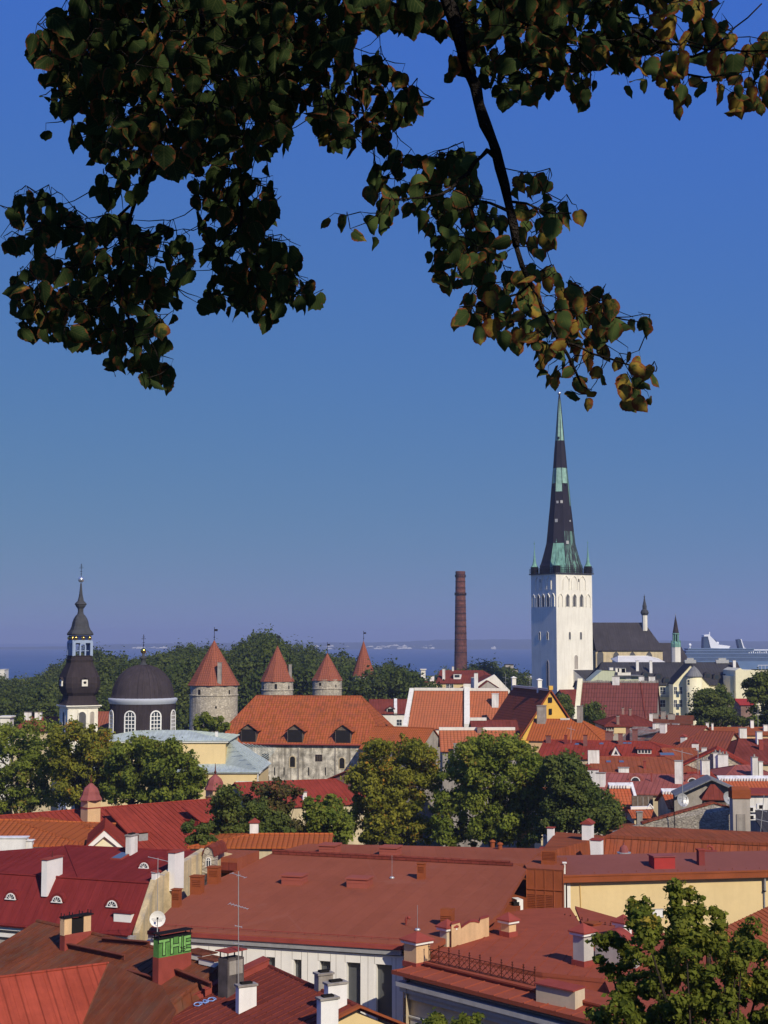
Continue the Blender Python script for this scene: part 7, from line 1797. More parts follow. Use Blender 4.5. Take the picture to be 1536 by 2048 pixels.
# ---------------------------------------------------------------- trees
def mleaf(name, c1, c2, c3=None, f3=0.0, trans=0.45):
    t = NT(name); a = t.n('ShaderNodeAttribute'); a.attribute_name = 'tone'; sp = t.n('ShaderNodeSeparateColor'); t.l(a.outputs[0], sp.inputs[0])
    c = t.mix(sp.outputs[0], c1, c2)
    if c3: c = t.mix(t.mr(sp.outputs[1], 1 - f3 - .06, 1 - f3 + .02), c, c3)
    c = t.scale(c, t.mr(sp.outputs[2], 0, 1, .78, 1.22))
    out = t.t.nodes['Material Output']; tr = t.n('ShaderNodeBsdfTranslucent'); t.l(c, tr.inputs[0]); mx = t.n('ShaderNodeMixShader'); mx.inputs[0].default_value = trans
    t.done(c, 0.6); t.b.inputs['Specular IOR Level'].default_value = 0.25
    t.l(t.b.outputs[0], mx.inputs[1]); t.l(tr.outputs[0], mx.inputs[2]); t.l(mx.outputs[0], out.inputs[0])
    return t.mat
M['leaf_mid'] = mleaf('green_foliage', (0.126, 0.175, 0.028), (0.273, 0.301, 0.048), (0.280, 0.196, 0.042), 0.10)
M['leaf_warm'] = mleaf('yellowing_foliage', (0.156, 0.176, 0.023), (0.312, 0.293, 0.042), (0.468, 0.247, 0.039), 0.16)
M['leaf_dark'] = mleaf('dark_foliage', (0.077, 0.112, 0.028), (0.161, 0.185, 0.045), trans=.4)
M['leaf_far'] = mleaf('deep_green_foliage', (0.060, 0.089, 0.024), (0.122, 0.146, 0.036), trans=.4)
M['leaf_brown'] = mleaf('brownish_foliage', (0.090, 0.093, 0.033), (0.150, 0.120, 0.038), (0.255, 0.120, 0.053), 0.2)
M['leaf_near'] = mleaf('fresh_maple_foliage', (0.105, 0.140, 0.022), (0.250, 0.260, 0.042), (0.50, 0.36, 0.06), 0.10, .5)
def leaf_mesh(name, cen, rad, n, size, mat, seed=0, fold=True, squash=0.8, shell=0.55):
    """cloud of small bent leaves around clump centres. cen (k,3), rad (k,)"""
    g = np.random.default_rng(seed); k = len(cen); wgt = rad ** 2; idx = g.choice(k, n, p=wgt / wgt.sum())
    d = g.normal(size=(n, 3)); d /= np.linalg.norm(d, axis=1)[:, None]
    an = g.uniform(.65, 1.35, (k, 3)) * np.array([1, 1, squash]); u_ = g.random(n); rr = rad[idx] * np.where(g.random(n) < .22, .6 + 1.0 * u_, shell + (1.1 - shell) * u_ ** .6)
    wob = 1 + .28 * np.sin(d[:, 0] * 5 + idx) * np.cos(d[:, 2] * 6 + idx * 1.7); p = cen[idx] + d * an[idx] * (rr * wob)[:, None]
    nr = d * 0.9 + g.normal(size=(n, 3)) * 0.55 + np.array([0, 0, .25]); nr /= np.linalg.norm(nr, axis=1)[:, None]
    a = np.cross(nr, g.normal(size=(n, 3))); a /= np.linalg.norm(a, axis=1)[:, None]; b = np.cross(nr, a); s = size * (0.6 + 0.8 * g.random(n))[:, None]
    q = np.stack([p - a * s * .55, p - a * s * .1 + b * s * .38 + nr * s * .10, p + a * s * .60, p - a * s * .1 - b * s * .38 + nr * s * .10], axis=1)
    vs = q.reshape(-1, 3); me = bpy.data.meshes.new(name); me.vertices.add(n * 4); me.vertices.foreach_set('co', vs.ravel())
    me.loops.add(n * 4); me.loops.foreach_set('vertex_index', np.arange(n * 4)); me.polygons.add(n); me.polygons.foreach_set('loop_start', np.arange(0, n * 4, 4)); me.polygons.foreach_set('loop_total', np.full(n, 4))
    ct = g.random(k); tone = np.clip(ct[idx] * .6 + g.random(n) * .4, 0, 1); cy = g.random(k) ** 1.0; ylw = np.clip(cy[idx] * .55 + g.random(n) * .45, 0, 1)
    col = np.ones((n, 4, 4)); col[:, :, 0] = tone[:, None]; col[:, :, 1] = ylw[:, None]; col[:, :, 2] = g.random(n)[:, None]
    at = me.color_attributes.new('tone', 'FLOAT_COLOR', 'CORNER'); at.data.foreach_set('color', col.ravel())
    me.materials.append(mat); me.update(); me.validate(); return me
def trunk_mb(base, top, r, limbs, seed=0):
    g = random.Random(seed); mb = MB(); base, top = V(base), V(top); pts = [base + (top - base) * t + V((g.uniform(-.1, .1), g.uniform(-.1, .1), 0)) * r * 3 * (t > 0) for t in (0, .3, .6, 1)]
    mb.tube([base - V((0, 0, .3))] + pts, [r * 1.5, r * 1.15, r * .9, r * .7, r * .3], 8)
    for L in limbs:
        t = g.uniform(.35, .85); o = base + (top - base) * t; L = V(L); m = (o + L) / 2 + V((0, 0, (L - o).length * .08))
        mb.tube([o, m, L], [r * .45, r * .28, r * .08], 5)
    return mb
def put_mesh(name, me, parent, loc=(0, 0, 0)):
    o = bpy.data.objects.new(name, me); C.objects.link(o); o.parent = parent; o.location = loc; return o
def inpoly(x, y, poly):
    c = False; j = len(poly) - 1
    for i in range(len(poly)):
        if (poly[i][1] > y) != (poly[j][1] > y) and x < (poly[j][0] - poly[i][0]) * (y - poly[i][1]) / (poly[j][1] - poly[i][1]) + poly[i][0]: c = not c
        j = i
    return c
def poly_tree(label, poly, Y, depth, cr, n, leaf, mat, base_px=None, seed=1, nc=60, extra=(), cat='tree', name='tree', group=None, trunk=True, r=.35, gbase=None):
    """tree whose crown fills an outline (photograph pixels) at distance Y with real depth; clumps of radius ~cr metres"""
    g = random.Random(seed); xs = [p[0] for p in poly]; ys = [p[1] for p in poly]; s = Y / FPX; cen = []; rad = []
    cxp = sum(xs) / len(xs); t_ = 0
    while len(cen) < nc and t_ < 20000:
        t_ += 1; x, y = g.uniform(min(xs), max(xs)), g.uniform(min(ys), max(ys))
        if not inpoly(x, y, poly): continue
        f = abs(x - cxp) / ((max(xs) - min(xs)) / 2); dd = g.uniform(-1, 1) * depth * math.sqrt(max(.1, 1 - f * f)); rr = cr * g.uniform(.6, 1.25)
        rp = rr * .75 / s
        if not all(inpoly(x + ax * rp, y + ay * rp, poly) for ax, ay in ((1, 0), (-1, 0), (0, 1), (0, -1))):
            rr *= .55; rp = rr * .6 / s
            if not all(inpoly(x + ax * rp, y + ay * rp, poly) for ax, ay in ((1, 0), (-1, 0), (0, 1), (0, -1))):
                if g.random() < .6: continue
        p = P(x, y, Y); s2 = (Y + dd) / Y; cen.append((p.x * s2, Y + dd, EYE + (p.z - EYE) * s2)); rad.append(rr)
    for (x, y, rr, k) in extra:
        for _ in range(k): dd = g.uniform(-.3, .3); p = P(x + g.uniform(-9, 9), y + g.uniform(-9, 9), Y); cen.append((p.x, Y + dd, p.z)); rad.append(rr * g.uniform(.7, 1.2))
    cen = np.array(cen); rad = np.array(rad); bx = (cxp - 768) * s if base_px is None else (base_px - 768) * s
    b = V((bx, Y, gz(bx, Y) if gbase is None else gbase)); root = thing(name, label, cat, b, group)
    me = leaf_mesh('crown', cen - np.array([b.x, b.y, b.z]), rad, n, leaf, M[mat], seed); put_mesh('crown', me, root)
    if trunk:
        top = V(cen[cen[:, 2].argsort()[int(len(cen) * .8)]].tolist()); top.x = (top.x + b.x) / 2; top.y = Y
        pick = [V(cen[i].tolist()) for i in g.sample(range(len(cen)), min(16, len(cen)))]
        o = trunk_mb(b, top, r, pick, seed).build('trunk', M['bark'], root)
    return root
# crowns in front of the domed church (left)
GL = 'leafy trees in front of the domed church'
poly_tree('broad leafy tree at the left edge in front of the belfry', [(-60, 1450), (0, 1445), (60, 1432), (115, 1445), (140, 1490), (150, 1560), (130, 1622), (-60, 1640)], 214, 6, 1.1, 22000, .38, 'leaf_mid', 40, 1, 130, group=GL)
poly_tree('leafy tree whose crown hides the foot of the bulbous belfry', [(105, 1455), (150, 1440), (190, 1446), (228, 1470), (245, 1520), (240, 1590), (150, 1618), (110, 1590), (95, 1510)], 205, 5, 1.0, 18000, .38, 'leaf_warm', 165, 2, 120, group=GL)
poly_tree('leafy tree below the dark dome, between two others', [(215, 1490), (250, 1475), (300, 1472), (330, 1500), (335, 1570), (315, 1612), (220, 1612), (205, 1550)], 200, 5, 1.0, 17000, .38, 'leaf_mid', 270, 3, 110, group=GL)
poly_tree('leafy tree covering the left part of the pale yellow nave wall', [(300, 1490), (345, 1480), (385, 1500), (412, 1540), (405, 1590), (370, 1600), (300, 1606), (290, 1550)], 196, 4.5, .95, 16000, .38, 'leaf_mid', 350, 4, 110, group=GL)
# centre group
GC = 'big trees in the middle of the town'
poly_tree('big yellowing tree left of the centre pair, before the orange wing', [(712, 1500), (745, 1478), (800, 1470), (850, 1482), (880, 1515), (886, 1560), (872, 1610), (880, 1680), (840, 1688), (700, 1688), (690, 1650), (712, 1600), (690, 1560)], 172, 5, .85, 36000, .32, 'leaf_warm', 790, 5, 200, group=GC)
poly_tree('big dense green tree in the very middle of the town', [(880, 1560), (920, 1490), (960, 1470), (1010, 1472), (1060, 1490), (1092, 1530), (1095, 1590), (1085, 1660), (1060, 1690), (880, 1690), (862, 1640), (870, 1590)], 166, 5.5, .9, 42000, .32, 'leaf_mid', 985, 6, 220, group=GC)
poly_tree('dark green tree right of the middle, before the pink red roofs', [(1095, 1580), (1085, 1530), (1110, 1508), (1150, 1502), (1175, 1530), (1180, 1570), (1225, 1590), (1252, 1620), (1245, 1650), (1200, 1668), (1160, 1662), (1100, 1668), (1060, 1688), (1075, 1620)], 160, 4.5, .8, 32000, .30, 'leaf_dark', 1150, 7, 190, group=GC)
poly_tree('slim grey green tree standing at the right end of the long red roof', [(425, 1610), (440, 1580), (462, 1572), (480, 1600), (487, 1650), (480, 1690), (425, 1695), (418, 1650)], 142, 2.2, .7, 9000, .26, 'leaf_dark', 455, 8, 40, r=.2, group=GC)
poly_tree('thin brownish tree before the red hip roof', [(490, 1590), (520, 1568), (560, 1562), (600, 1580), (612, 1630), (605, 1680), (500, 1685), (485, 1640)], 150, 3, .8, 9000, .28, 'leaf_brown', 545, 9, 48, r=.2, group=GC)
poly_tree('small rounded green tree between the brownish tree and the big yellowing one', [(598, 1620), (620, 1592), (660, 1588), (695, 1605), (708, 1650), (700, 1688), (600, 1688)], 152, 3, .8, 12000, .28, 'leaf_mid', 650, 10, 48, r=.2, group=GC)
poly_tree('dark leafy tree squeezed between the brownish tree and the slim one', [(470, 1640), (490, 1605), (520, 1600), (560, 1620), (590, 1640), (600, 1690), (470, 1692)], 146, 2.5, .7, 8000, .26, 'leaf_dark', 530, 19, 50, r=.18, group=GC)
poly_tree('low bushy green tree leaning over the red roof edge', [(368, 1650), (390, 1640), (420, 1650), (432, 1680), (425, 1696), (380, 1692), (365, 1672)], 136, 1.5, .5, 5000, .22, 'leaf_dark', 400, 11, 30, r=.12, group=GC)
for k, (a, b, c, d, Y) in enumerate(((870, 1505, 935, 1560, 184), (1120, 1540, 1190, 1600, 185))): pass
# right and distant singles
poly_tree('dark round tree in front of the cream block and its turret', [(1392, 1400), (1410, 1374), (1440, 1372), (1462, 1392), (1480, 1420), (1495, 1452), (1400, 1455), (1386, 1430)], 305, 5, 1.5, 14000, .5, 'leaf_dark', 1425, 12, 50)
poly_tree('tall dark tree at the right edge beside the cream end block', [(1480, 1390), (1475, 1372), (1500, 1350), (1530, 1338), (1600, 1330), (1600, 1460), (1500, 1458), (1488, 1430), (1505, 1400)], 285, 6, 1.5, 20000, .5, 'leaf_dark', 1540, 13, 60)
poly_tree('small round tree in front of the plum tiled roof', [(1165, 1425), (1178, 1402), (1195, 1402), (1208, 1440), (1204, 1465), (1168, 1460)], 300, 3, 1.1, 6000, .45, 'leaf_dark', 1186, 14, 30, r=.25)
poly_tree('pair of low green crowns at the foot of the broad stone tower', [(384, 1450), (398, 1432), (412, 1428), (428, 1440), (448, 1436), (462, 1458), (450, 1464), (386, 1462)], 290, 3, .95, 7000, .4, 'leaf_mid', 420, 15, 36, r=.2)
poly_tree('dark tree below the golden gable and grey annex', [(1105, 1395), (1125, 1385), (1142, 1400), (1150, 1430), (1130, 1440), (1108, 1420)], 330, 3, 1.2, 5000, .5, 'leaf_dark', 1128, 16, 26, r=.2)
# tree belt on the bastions: one of each kind, then copies
def far_tree(seed, h, rw, mat):
    g = random.Random(seed); root = thing('park_tree', 'broad dark park tree on the wooded bastion behind the town towers', 'tree', (0, 0, 0), 'park trees on the bastion behind the towers'); cen = []; rad = []
    for i in range(34):
        t = g.uniform(0, 2 * math.pi); q = g.random() ** .5; zz = g.uniform(.28, 1.0); wv = math.sin(math.pi * min(1, (zz - .1) / 1.0)) ** .6
        rr = rw * g.uniform(.22, .40); cen.append((math.cos(t) * q * (rw - rr * .7) * wv, math.sin(t) * q * (rw - rr * .7) * wv, h * zz - rr * .6)); rad.append(rr)
    put_mesh('crown', leaf_mesh('crown', np.array(cen), np.array(rad), 10500, .58, M[mat], seed), root)
    trunk_mb((0, 0, -.5), (0, 0, h * .7), .4, [V(c) for c in cen[:8]], seed).build('trunk', M['bark'], root); return root
protos = [far_tree(101, 19, 7.0, 'leaf_far'), far_tree(102, 21, 7.8, 'leaf_dark'), far_tree(103, 17, 6.5, 'leaf_far'), far_tree(104, 20, 8.2, 'leaf_far')]
prof = [(-200, 1362), (-40, 1352), (0, 1346), (60, 1340), (100, 1332), (120, 1320), (145, 1306), (190, 1294), (240, 1297), (290, 1311), (330, 1290), (400, 1287), (450, 1291), (480, 1280), (505, 1272), (525, 1264), (545, 1263), (565, 1284), (620, 1290), (650, 1296), (690, 1306), (720, 1320), (750, 1322), (780, 1318), (810, 1326), (835, 1337), (848, 1350)]
def ptop(px):
    for (a, ya), (b, yb) in zip(prof, prof[1:]):
        if a <= px <= b: return ya + (yb - ya) * (px - a) / (b - a)
    return 1360
rg = random.Random(21); used = [0, 0, 0, 0]
def plant(px, Y, top_py, kind):
    x = (px - 768) / FPX * Y; zt = EYE + (1284 - top_py) / FPX * Y; zb = gz(x, Y); hh = (19, 21, 17, 20)[kind] * .96; sc = (zt - zb) / hh
    if sc < .3: return
    o = protos[kind] if not used[kind] else copy_tree(protos[kind]); used[kind] = 1
    o.location = (x, Y, zb); w_ = max(.75, min(1.35, sc)); o.scale = (w_, w_, sc); o.rotation_euler = (0, 0, rg.uniform(0, 6.28))
    return o
rows = [(640, 26, 12), (560, 30, 11), (500, 34, 24), (455, 40, 40), (425, 44, 58)]
for Y, step, lower in rows:
    px = -110 + rg.uniform(0, 20)
    while px < 846:
        t = ptop(px) + lower * rg.uniform(.7, 1.15) + (rg.uniform(0, 9) if lower == 12 else rg.uniform(-3, 8))
        if not (Y < 460 and px > 740 and False): plant(px, Y + rg.uniform(-16, 16), t, rg.randrange(4))
        px += step * rg.uniform(.8, 1.2)
for px, Y, t in ((905, 640, 1332), (880, 600, 1337), (940, 620, 1338), (970, 560, 1331), (990, 580, 1334), (1015, 590, 1342), (1040, 560, 1352), (950, 520, 1348), (775, 400, 1352), (800, 395, 1348), (826, 405, 1356), (745, 410, 1372), (60, 380, 1402), (722, 402, 1368), (748, 398, 1358), (100, 372, 1395), (20, 380, 1396), (215, 380, 1385), (245, 390, 1362), (350, 400, 1350), (205, 400, 1352)):
    plant(px, Y, t, rg.randrange(4))
# near tree below the viewpoint, bottom right
NEAR = [(1348, 1772), (1366, 1822), (1388, 1815), (1402, 1842), (1438, 1840), (1452, 1870), (1500, 1862), (1536, 1862), (1600, 1880), (1600, 2100), (1110, 2100), (1120, 2050), (1180, 2025), (1222, 1995), (1240, 1960), (1228, 1925), (1262, 1905), (1258, 1852), (1246, 1822), (1262, 1800), (1290, 1802), (1310, 1830), (1330, 1870), (1345, 1840), (1338, 1800)]
SH = [(x0 + (x1 - x0) * i / n, y0 + (y1 - y0) * i / n, .13, 2) for x0, y0, x1, y1, n in ((1348, 1776, 1352, 1860, 7), (1386, 1786, 1398, 1860, 6), (1264, 1806, 1290, 1860, 5), (1288, 1806, 1310, 1880, 5), (1432, 1826, 1440, 1880, 4), (1198, 1880, 1228, 1886, 3), (1205, 1925, 1235, 1950, 3), (1498, 1856, 1505, 1900, 3), (1228, 1872, 1250, 1910, 3)) for i in range(n + 1)]
poly_tree('near sunlit green tree with upright shoots in the bottom right corner', NEAR, 37, 2.0, .19, 42000, .112, 'leaf_near', 1380, 17, 330, r=.2, extra=SH)
poly_tree('tip of a yellow green tree poking into the bottom edge', [(848, 2060), (862, 2030), (885, 2022), (902, 2036), (925, 2030), (940, 2022), (962, 2034), (968, 2060), (968, 2110), (845, 2110)], 42, .8, .26, 3600, .12, 'leaf_near', 905, 18, 26, r=.12)
# ---------------------------------------------------------------- the linden whose boughs hang into the top of the view
def mlinden():
    t = NT('autumn_linden_leaf'); a = t.n('ShaderNodeAttribute'); a.attribute_name = 'tone'; sp = t.n('ShaderNodeSeparateColor'); t.l(a.outputs[0], sp.inputs[0])
    uv = t.n('ShaderNodeTexCoord').outputs['UV']; s2 = t.n('ShaderNodeSeparateXYZ'); t.l(uv, s2.inputs[0]); tc = t.n('ShaderNodeTexCoord').outputs['Object']
    R_, G_, B_ = sp.outputs[0], sp.outputs[1], sp.outputs[2]                  # tone, edge, yellowing
    c = t.mix(R_, (0.022, 0.038, 0.014), (0.090, 0.135, 0.042))
    n = t.noise(60, 4, tc, .6); n2 = t.noise(22, 4, tc, .65)
    yel = t.math('MULTIPLY', t.mr(t.math('ADD', B_, t.math('MULTIPLY', t.math('SUBTRACT', n2, .5), 1.3)), .66, .86), .85)
    c = t.mix(yel, c, (0.34, 0.22, 0.04))
    br = t.mr(t.math('ADD', t.math('ADD', t.math('MULTIPLY', G_, .55), t.math('MULTIPLY', B_, .50)), t.math('MULTIPLY', t.math('SUBTRACT', n, .5), 1.1)), .62, .80)
    c = t.mix(br, c, (0.20, 0.062, 0.026))
    v = t.math('ABSOLUTE', t.math('SUBTRACT', t.math('FRACT', t.math('MULTIPLY', t.math('SUBTRACT', s2.outputs[1], t.math('MULTIPLY', t.math('ABSOLUTE', s2.outputs[0]), .8)), 7.0)), .5))
    vein = t.math('MAXIMUM', t.mr(v, .40, .5), t.mr(t.math('ABSOLUTE', s2.outputs[0]), .03, .0)); c = t.mix(t.math('MULTIPLY', vein, .35), c, (0.16, 0.17, 0.06))
    t.bump(vein, -.5, .01)
    out = t.t.nodes['Material Output']; tr = t.n('ShaderNodeBsdfTranslucent'); t.l(c, tr.inputs[0]); mx = t.n('ShaderNodeMixShader'); mx.inputs[0].default_value = .28
    t.done(c, .5); t.b.inputs['Specular IOR Level'].default_value = .3; t.l(t.b.outputs[0], mx.inputs[1]); t.l(tr.outputs[0], mx.inputs[2]); t.l(mx.outputs[0], out.inputs[0]); return t.mat
M['linden'] = mlinden()
# outline of half a heart shaped toothed leaf: x across, y from stalk to tip
HALF = [(0.10, -0.07), (0.28, -0.06), (0.43, 0.06), (0.46, 0.13), (0.525, 0.24), (0.50, 0.32), (0.52, 0.40), (0.455, 0.50), (0.44, 0.59), (0.34, 0.68), (0.30, 0.75), (0.18, 0.83), (0.12, 0.90)]
MID = [0.0, 0.08, 0.22, 0.36, 0.50, 0.64, 0.78, 0.90]
def leaf_template():
    vs = []; ed = []; fs = []
    for y in MID: vs.append((0, y)); ed.append(0)
    vs.append((0, 1.04)); ed.append(1); tip = len(vs) - 1
    side = {}
    for sg in (1, -1):
        inner = []; outer = []
        for x, y in HALF: outer.append(len(vs)); vs.append((sg * x, y)); ed.append(1)
        for x, y in HALF: inner.append(len(vs)); vs.append((sg * x * .55, y * .94 + .035)); ed.append(.45)
        for i in range(len(HALF) - 1): f = (inner[i], outer[i], outer[i+1], inner[i+1]); fs.append(f if sg > 0 else f[::-1])
        mids = [0, 0, 1, 1, 2, 2, 3, 4, 4, 5, 6, 6, 7]
        for i in range(len(HALF) - 1):
            a, b = mids[i], mids[i+1]; f = (a, inner[i], inner[i+1]) if a == b else (a, inner[i], inner[i+1], b); fs.append(f if sg > 0 else f[::-1])
        f = (7, inner[-1], outer[-1], tip); fs.append(f if sg > 0 else f[::-1]); f = (0, outer[0], inner[0]); fs.append(f if sg > 0 else f[::-1])
    return np.array(vs, float), np.array(ed), fs
LV, LE, LF = leaf_template()
def build_leaves(name, items, parent, seed):
    """items: (base point, direction to the tip, face normal, length, tone, yellowing, curl)"""
    g = np.random.default_rng(seed); n = len(items); k = len(LV); X = LV[:, 0]; Y_ = LV[:, 1]
    co = np.zeros((n, k, 3)); col = np.ones((n, k, 4)); base0 = np.array(wloc(parent))
    for i, (b, d, nr, L, tone, yl, cu) in enumerate(items):
        d = np.array(d); d /= np.linalg.norm(d); nr = np.array(nr) - d * np.dot(nr, d); nr /= np.linalg.norm(nr); u = np.cross(d, nr)
        wv = g.uniform(.82, 1.05); fold = cu * g.uniform(.3, 1.3); bend = cu * g.uniform(-.5, .9); tw = g.uniform(-.5, .5) * cu
        x = X * wv * (1 + g.normal(0, .03, k)); y = Y_ * (1 + g.normal(0, .015, k))
        z = -np.abs(x) ** 1.35 * fold * 1.3 - bend * y ** 2 * .6 + tw * x * y + .05 * np.sin(y * 9 + g.uniform(0, 6)) * np.abs(x) * 2
        x = x * (1 - .35 * min(1, fold) * np.abs(x) * 1.6)
        co[i] = np.array(b) - base0 + (u[None] * x[:, None] + d[None] * y[:, None] + nr[None] * z[:, None]) * L
        col[i, :, 0] = tone; col[i, :, 1] = LE; col[i, :, 2] = yl
    me = bpy.data.meshes.new(name); fs = [tuple(v + i * k for v in f) for i in range(n) for f in LF]
    me.from_pydata(co.reshape(-1, 3).tolist(), [], fs); at = me.color_attributes.new('tone', 'FLOAT_COLOR', 'POINT'); at.data.foreach_set('color', col.ravel())
    uvl = me.uv_layers.new(name='UVMap'); li = np.zeros(len(me.loops), dtype=np.int64); me.loops.foreach_get('vertex_index', li); uvl.data.foreach_set('uv', LV[li % k].ravel())
    me.polygons.foreach_set('use_smooth', [True] * len(me.polygons)); me.materials.append(M['linden']); me.update()
    return put_mesh(name, me, parent)
def linden():
    g = random.Random(77); tb = V((-3.3, 6.2, gz(-3.3, 6.2))); root = thing('linden_tree', 'linden tree with autumn leaves whose boughs hang across the top of the view', 'tree', tb)
    regions = [  # polygon, spacing px, layers, depth range, tone range (shade coloured in at left, sunlight at right), yellowing range
        ([(185, -60), (120, 45), (55, 95), (85, 150), (95, 215), (150, 235), (190, 290), (230, 340), (300, 350), (380, 345), (430, 345), (500, 320), (565, 300), (590, 235), (620, 190), (640, 280), (700, 290), (690, 180), (700, 60), (780, 55), (880, 60), (890, -60)], 25, 4.2, (3.9, 6.6), (0, .16), (0, .62)),
        ([(712, 100), (760, 112), (790, 150), (845, 195), (842, 240), (790, 245), (775, 300), (700, 300), (640, 290), (620, 230), (690, 190), (715, 150)], 26, 2.5, (4.5, 5.6), (0, .2), (.1, .72)),
        ([(85, 265), (130, 250), (200, 270), (205, 330), (170, 322), (90, 312)], 32, 1, (4.5, 5.2), (0, .3), (.1, .6)),
        ([(175, 370), (230, 335), (290, 345), (290, 395), (200, 410)], 30, 2, (4.4, 5.0), (0, .3), (0, .4)),
        ([(385, 370), (430, 335), (500, 330), (548, 345), (550, 440), (535, 480), (600, 510), (610, 560), (645, 590), (628, 622), (565, 600), (555, 650), (530, 650), (480, 625), (410, 625), (415, 560), (420, 500), (395, 450)], 24, 2.9, (4.6, 6.2), (0, .2), (0, .55)),
        ([(25, 405), (80, 392), (160, 420), (172, 465), (188, 438), (260, 435), (350, 470), (385, 510), (385, 560), (352, 580), (348, 650), (325, 690), (310, 720), (348, 750), (338, 780), (275, 755), (218, 740), (190, 700), (130, 688), (60, 675), (22, 620), (22, 570), (70, 530), (80, 500), (15, 508), (10, 475), (60, 460), (28, 440)], 25, 2.6, (4.2, 5.6), (0, .28), (0, .66)),
        ([(638, 425), (662, 430), (655, 462), (640, 455)], 40, 1, (4.8, 5), (.2, .4), (.6, .7)),
        ([(688, 430), (730, 430), (765, 445), (752, 500), (720, 495), (690, 465)], 32, 1.4, (4.6, 5.1), (.1, .6), (.2, .62)),
        ([(718, 380), (742, 330), (800, 312), (870, 305), (930, 292), (960, 340), (950, 390), (1000, 420), (1010, 480), (1000, 560), (960, 575), (885, 568), (852, 515), (850, 462), (790, 440), (745, 435), (760, 400)], 26, 2.5, (4.5, 5.7), (.1, .8), (.1, .70)),
        ([(1022, 362), (1080, 325), (1108, 340), (1092, 390), (1112, 412), (1168, 425), (1160, 445), (1112, 450), (1110, 490), (1085, 518), (1052, 508), (1040, 440)], 28, 1.7, (4.6, 5.3), (.1, .8), (.3, .85)),
        ([(905, 605), (960, 592), (990, 560), (1080, 532), (1110, 542), (1160, 580), (1215, 592), (1230, 640), (1298, 640), (1296, 668), (1240, 650), (1215, 690), (1190, 700), (1110, 715), (1060, 735), (1005, 690), (965, 675), (940, 650), (908, 648)], 25, 2.1, (4.5, 5.5), (.1, .9), (.35, .95)),
        ([(1052, 722), (1110, 712), (1150, 702), (1260, 702), (1318, 735), (1322, 778), (1300, 808), (1245, 818), (1235, 780), (1185, 778), (1188, 808), (1160, 830), (1142, 778), (1102, 782), (1080, 750)], 29, 1.4, (4.6, 5.3), (.1, .7), (.4, .9)),
        ([(905, -60), (1330, -60), (1300, 60), (1310, 130), (1240, 140), (1190, 160), (1170, 215), (1142, 208), (1145, 170), (1080, 208), (1040, 190), (992, 220), (985, 170), (935, 150), (895, 160), (908, 100)], 25, 2.7, (4.5, 6.2), (0, .35), (.1, .72)),
        ([(1300, -60), (1400, -60), (1430, 40), (1500, 90), (1570, 60), (1570, 200), (1515, 225), (1462, 230), (1435, 180), (1392, 220), (1350, 235), (1322, 180), (1255, 185), (1250, 140), (1310, 130)], 29, 1.7, (4.5, 5.5), (.1, .8), (.35, .9)),
    ]
    items = []; bases = []
    for poly, sp, lay, (y0, y1), (t0, t1), (w0, w1) in regions:
        xs = [p[0] for p in poly]; ys = [p[1] for p in poly]
        area = abs(sum(poly[i][0] * poly[(i+1) % len(poly)][1] - poly[(i+1) % len(poly)][0] * poly[i][1] for i in range(len(poly)))) / 2
        n = max(1, int(area * lay / (sp * sp))); pl = []; tr = 0
        while len(pl) < n and tr < n * 60:
            tr += 1; x, y = g.uniform(min(xs), max(xs)), g.uniform(min(ys), max(ys))
            if not inpoly(x, y, poly): continue
            if any((x - a) ** 2 + (y - b) ** 2 < (sp * .55 / lay ** .5) ** 2 for a, b in pl[-60:]): continue
            pl.append((x, y)); Y = g.uniform(y0 + .3, y1 + .2); c = P(x, y, Y); L = g.uniform(.044, .080) * (1.15 if y < 150 else .95)
            hang = g.uniform(.25, 1.0); az = g.uniform(0, 6.283); d = V((math.cos(az) * (1 - hang), math.sin(az) * (1 - hang) * .8, -hang)).normalized()
            an = g.uniform(0, 6.283); nr = V((math.cos(an) * .9, -abs(math.sin(an)) - .25, g.uniform(.0, .9)))
            b = c - d * L * .45; items.append((tuple(b), tuple(d), tuple(nr), L, g.uniform(t0, t1), min(1, g.uniform(w0, w1) * (1 if g.random() < .85 else 1.15)), g.uniform(.25, 1.0))); bases.append(b - d * g.uniform(.01, .035))
    build_leaves('foliage', items, root, 5)
    # boughs drawn through the air, then twigs grown to every leaf stalk
    br = MB(); nodes = []
    def bough(pts, r0, r1, k=0):
        q = [V(p) if len(p) == 3 and not isinstance(p, tuple) else (P(*p) if isinstance(p, tuple) else V(p)) for p in pts]; out = []
        for a, b in zip(q, q[1:]):
            m = max(2, int((b - a).length / .06))
            for i in range(m): out.append(a + (b - a) * i / m)
        out.append(q[-1]); sm = out[:]
        for _ in range(3): sm = [sm[0]] + [(sm[i-1] + sm[i] * 2 + sm[i+1]) / 4 for i in range(1, len(sm) - 1)] + [sm[-1]]
        sm = [p + V((g.uniform(-1, 1), g.uniform(-1, 1), g.uniform(-1, 1))) * .006 for p in sm]
        rr = [(r0 + (r1 - r0) * i / (len(sm) - 1)) * g.uniform(.80, 1.2) for i in range(len(sm))]; br.tube(sm, rr, 7); nodes.extend(sm)
    T = lambda x, y, z: V((x, y, z))
    bough([T(-3.25, 6.2, 38.4), T(-1.6, 5.8, 38.5), T(-.3, 5.3, 38.1), T(.1, 5.05, 37.5), (885, -20, 5.0), (915, 60, 5.0), (938, 145, 5.0), (958, 215, 4.98), (985, 280, 4.95), (1003, 330, 4.95), (1015, 410, 4.95), (1035, 490, 4.95)], .058, .015)
    bough([(1035, 490, 4.95), (1060, 570, 4.95), (1085, 625, 4.92), (1120, 680, 4.9), (1150, 740, 4.9), (1165, 775, 4.9)], .009, .003)
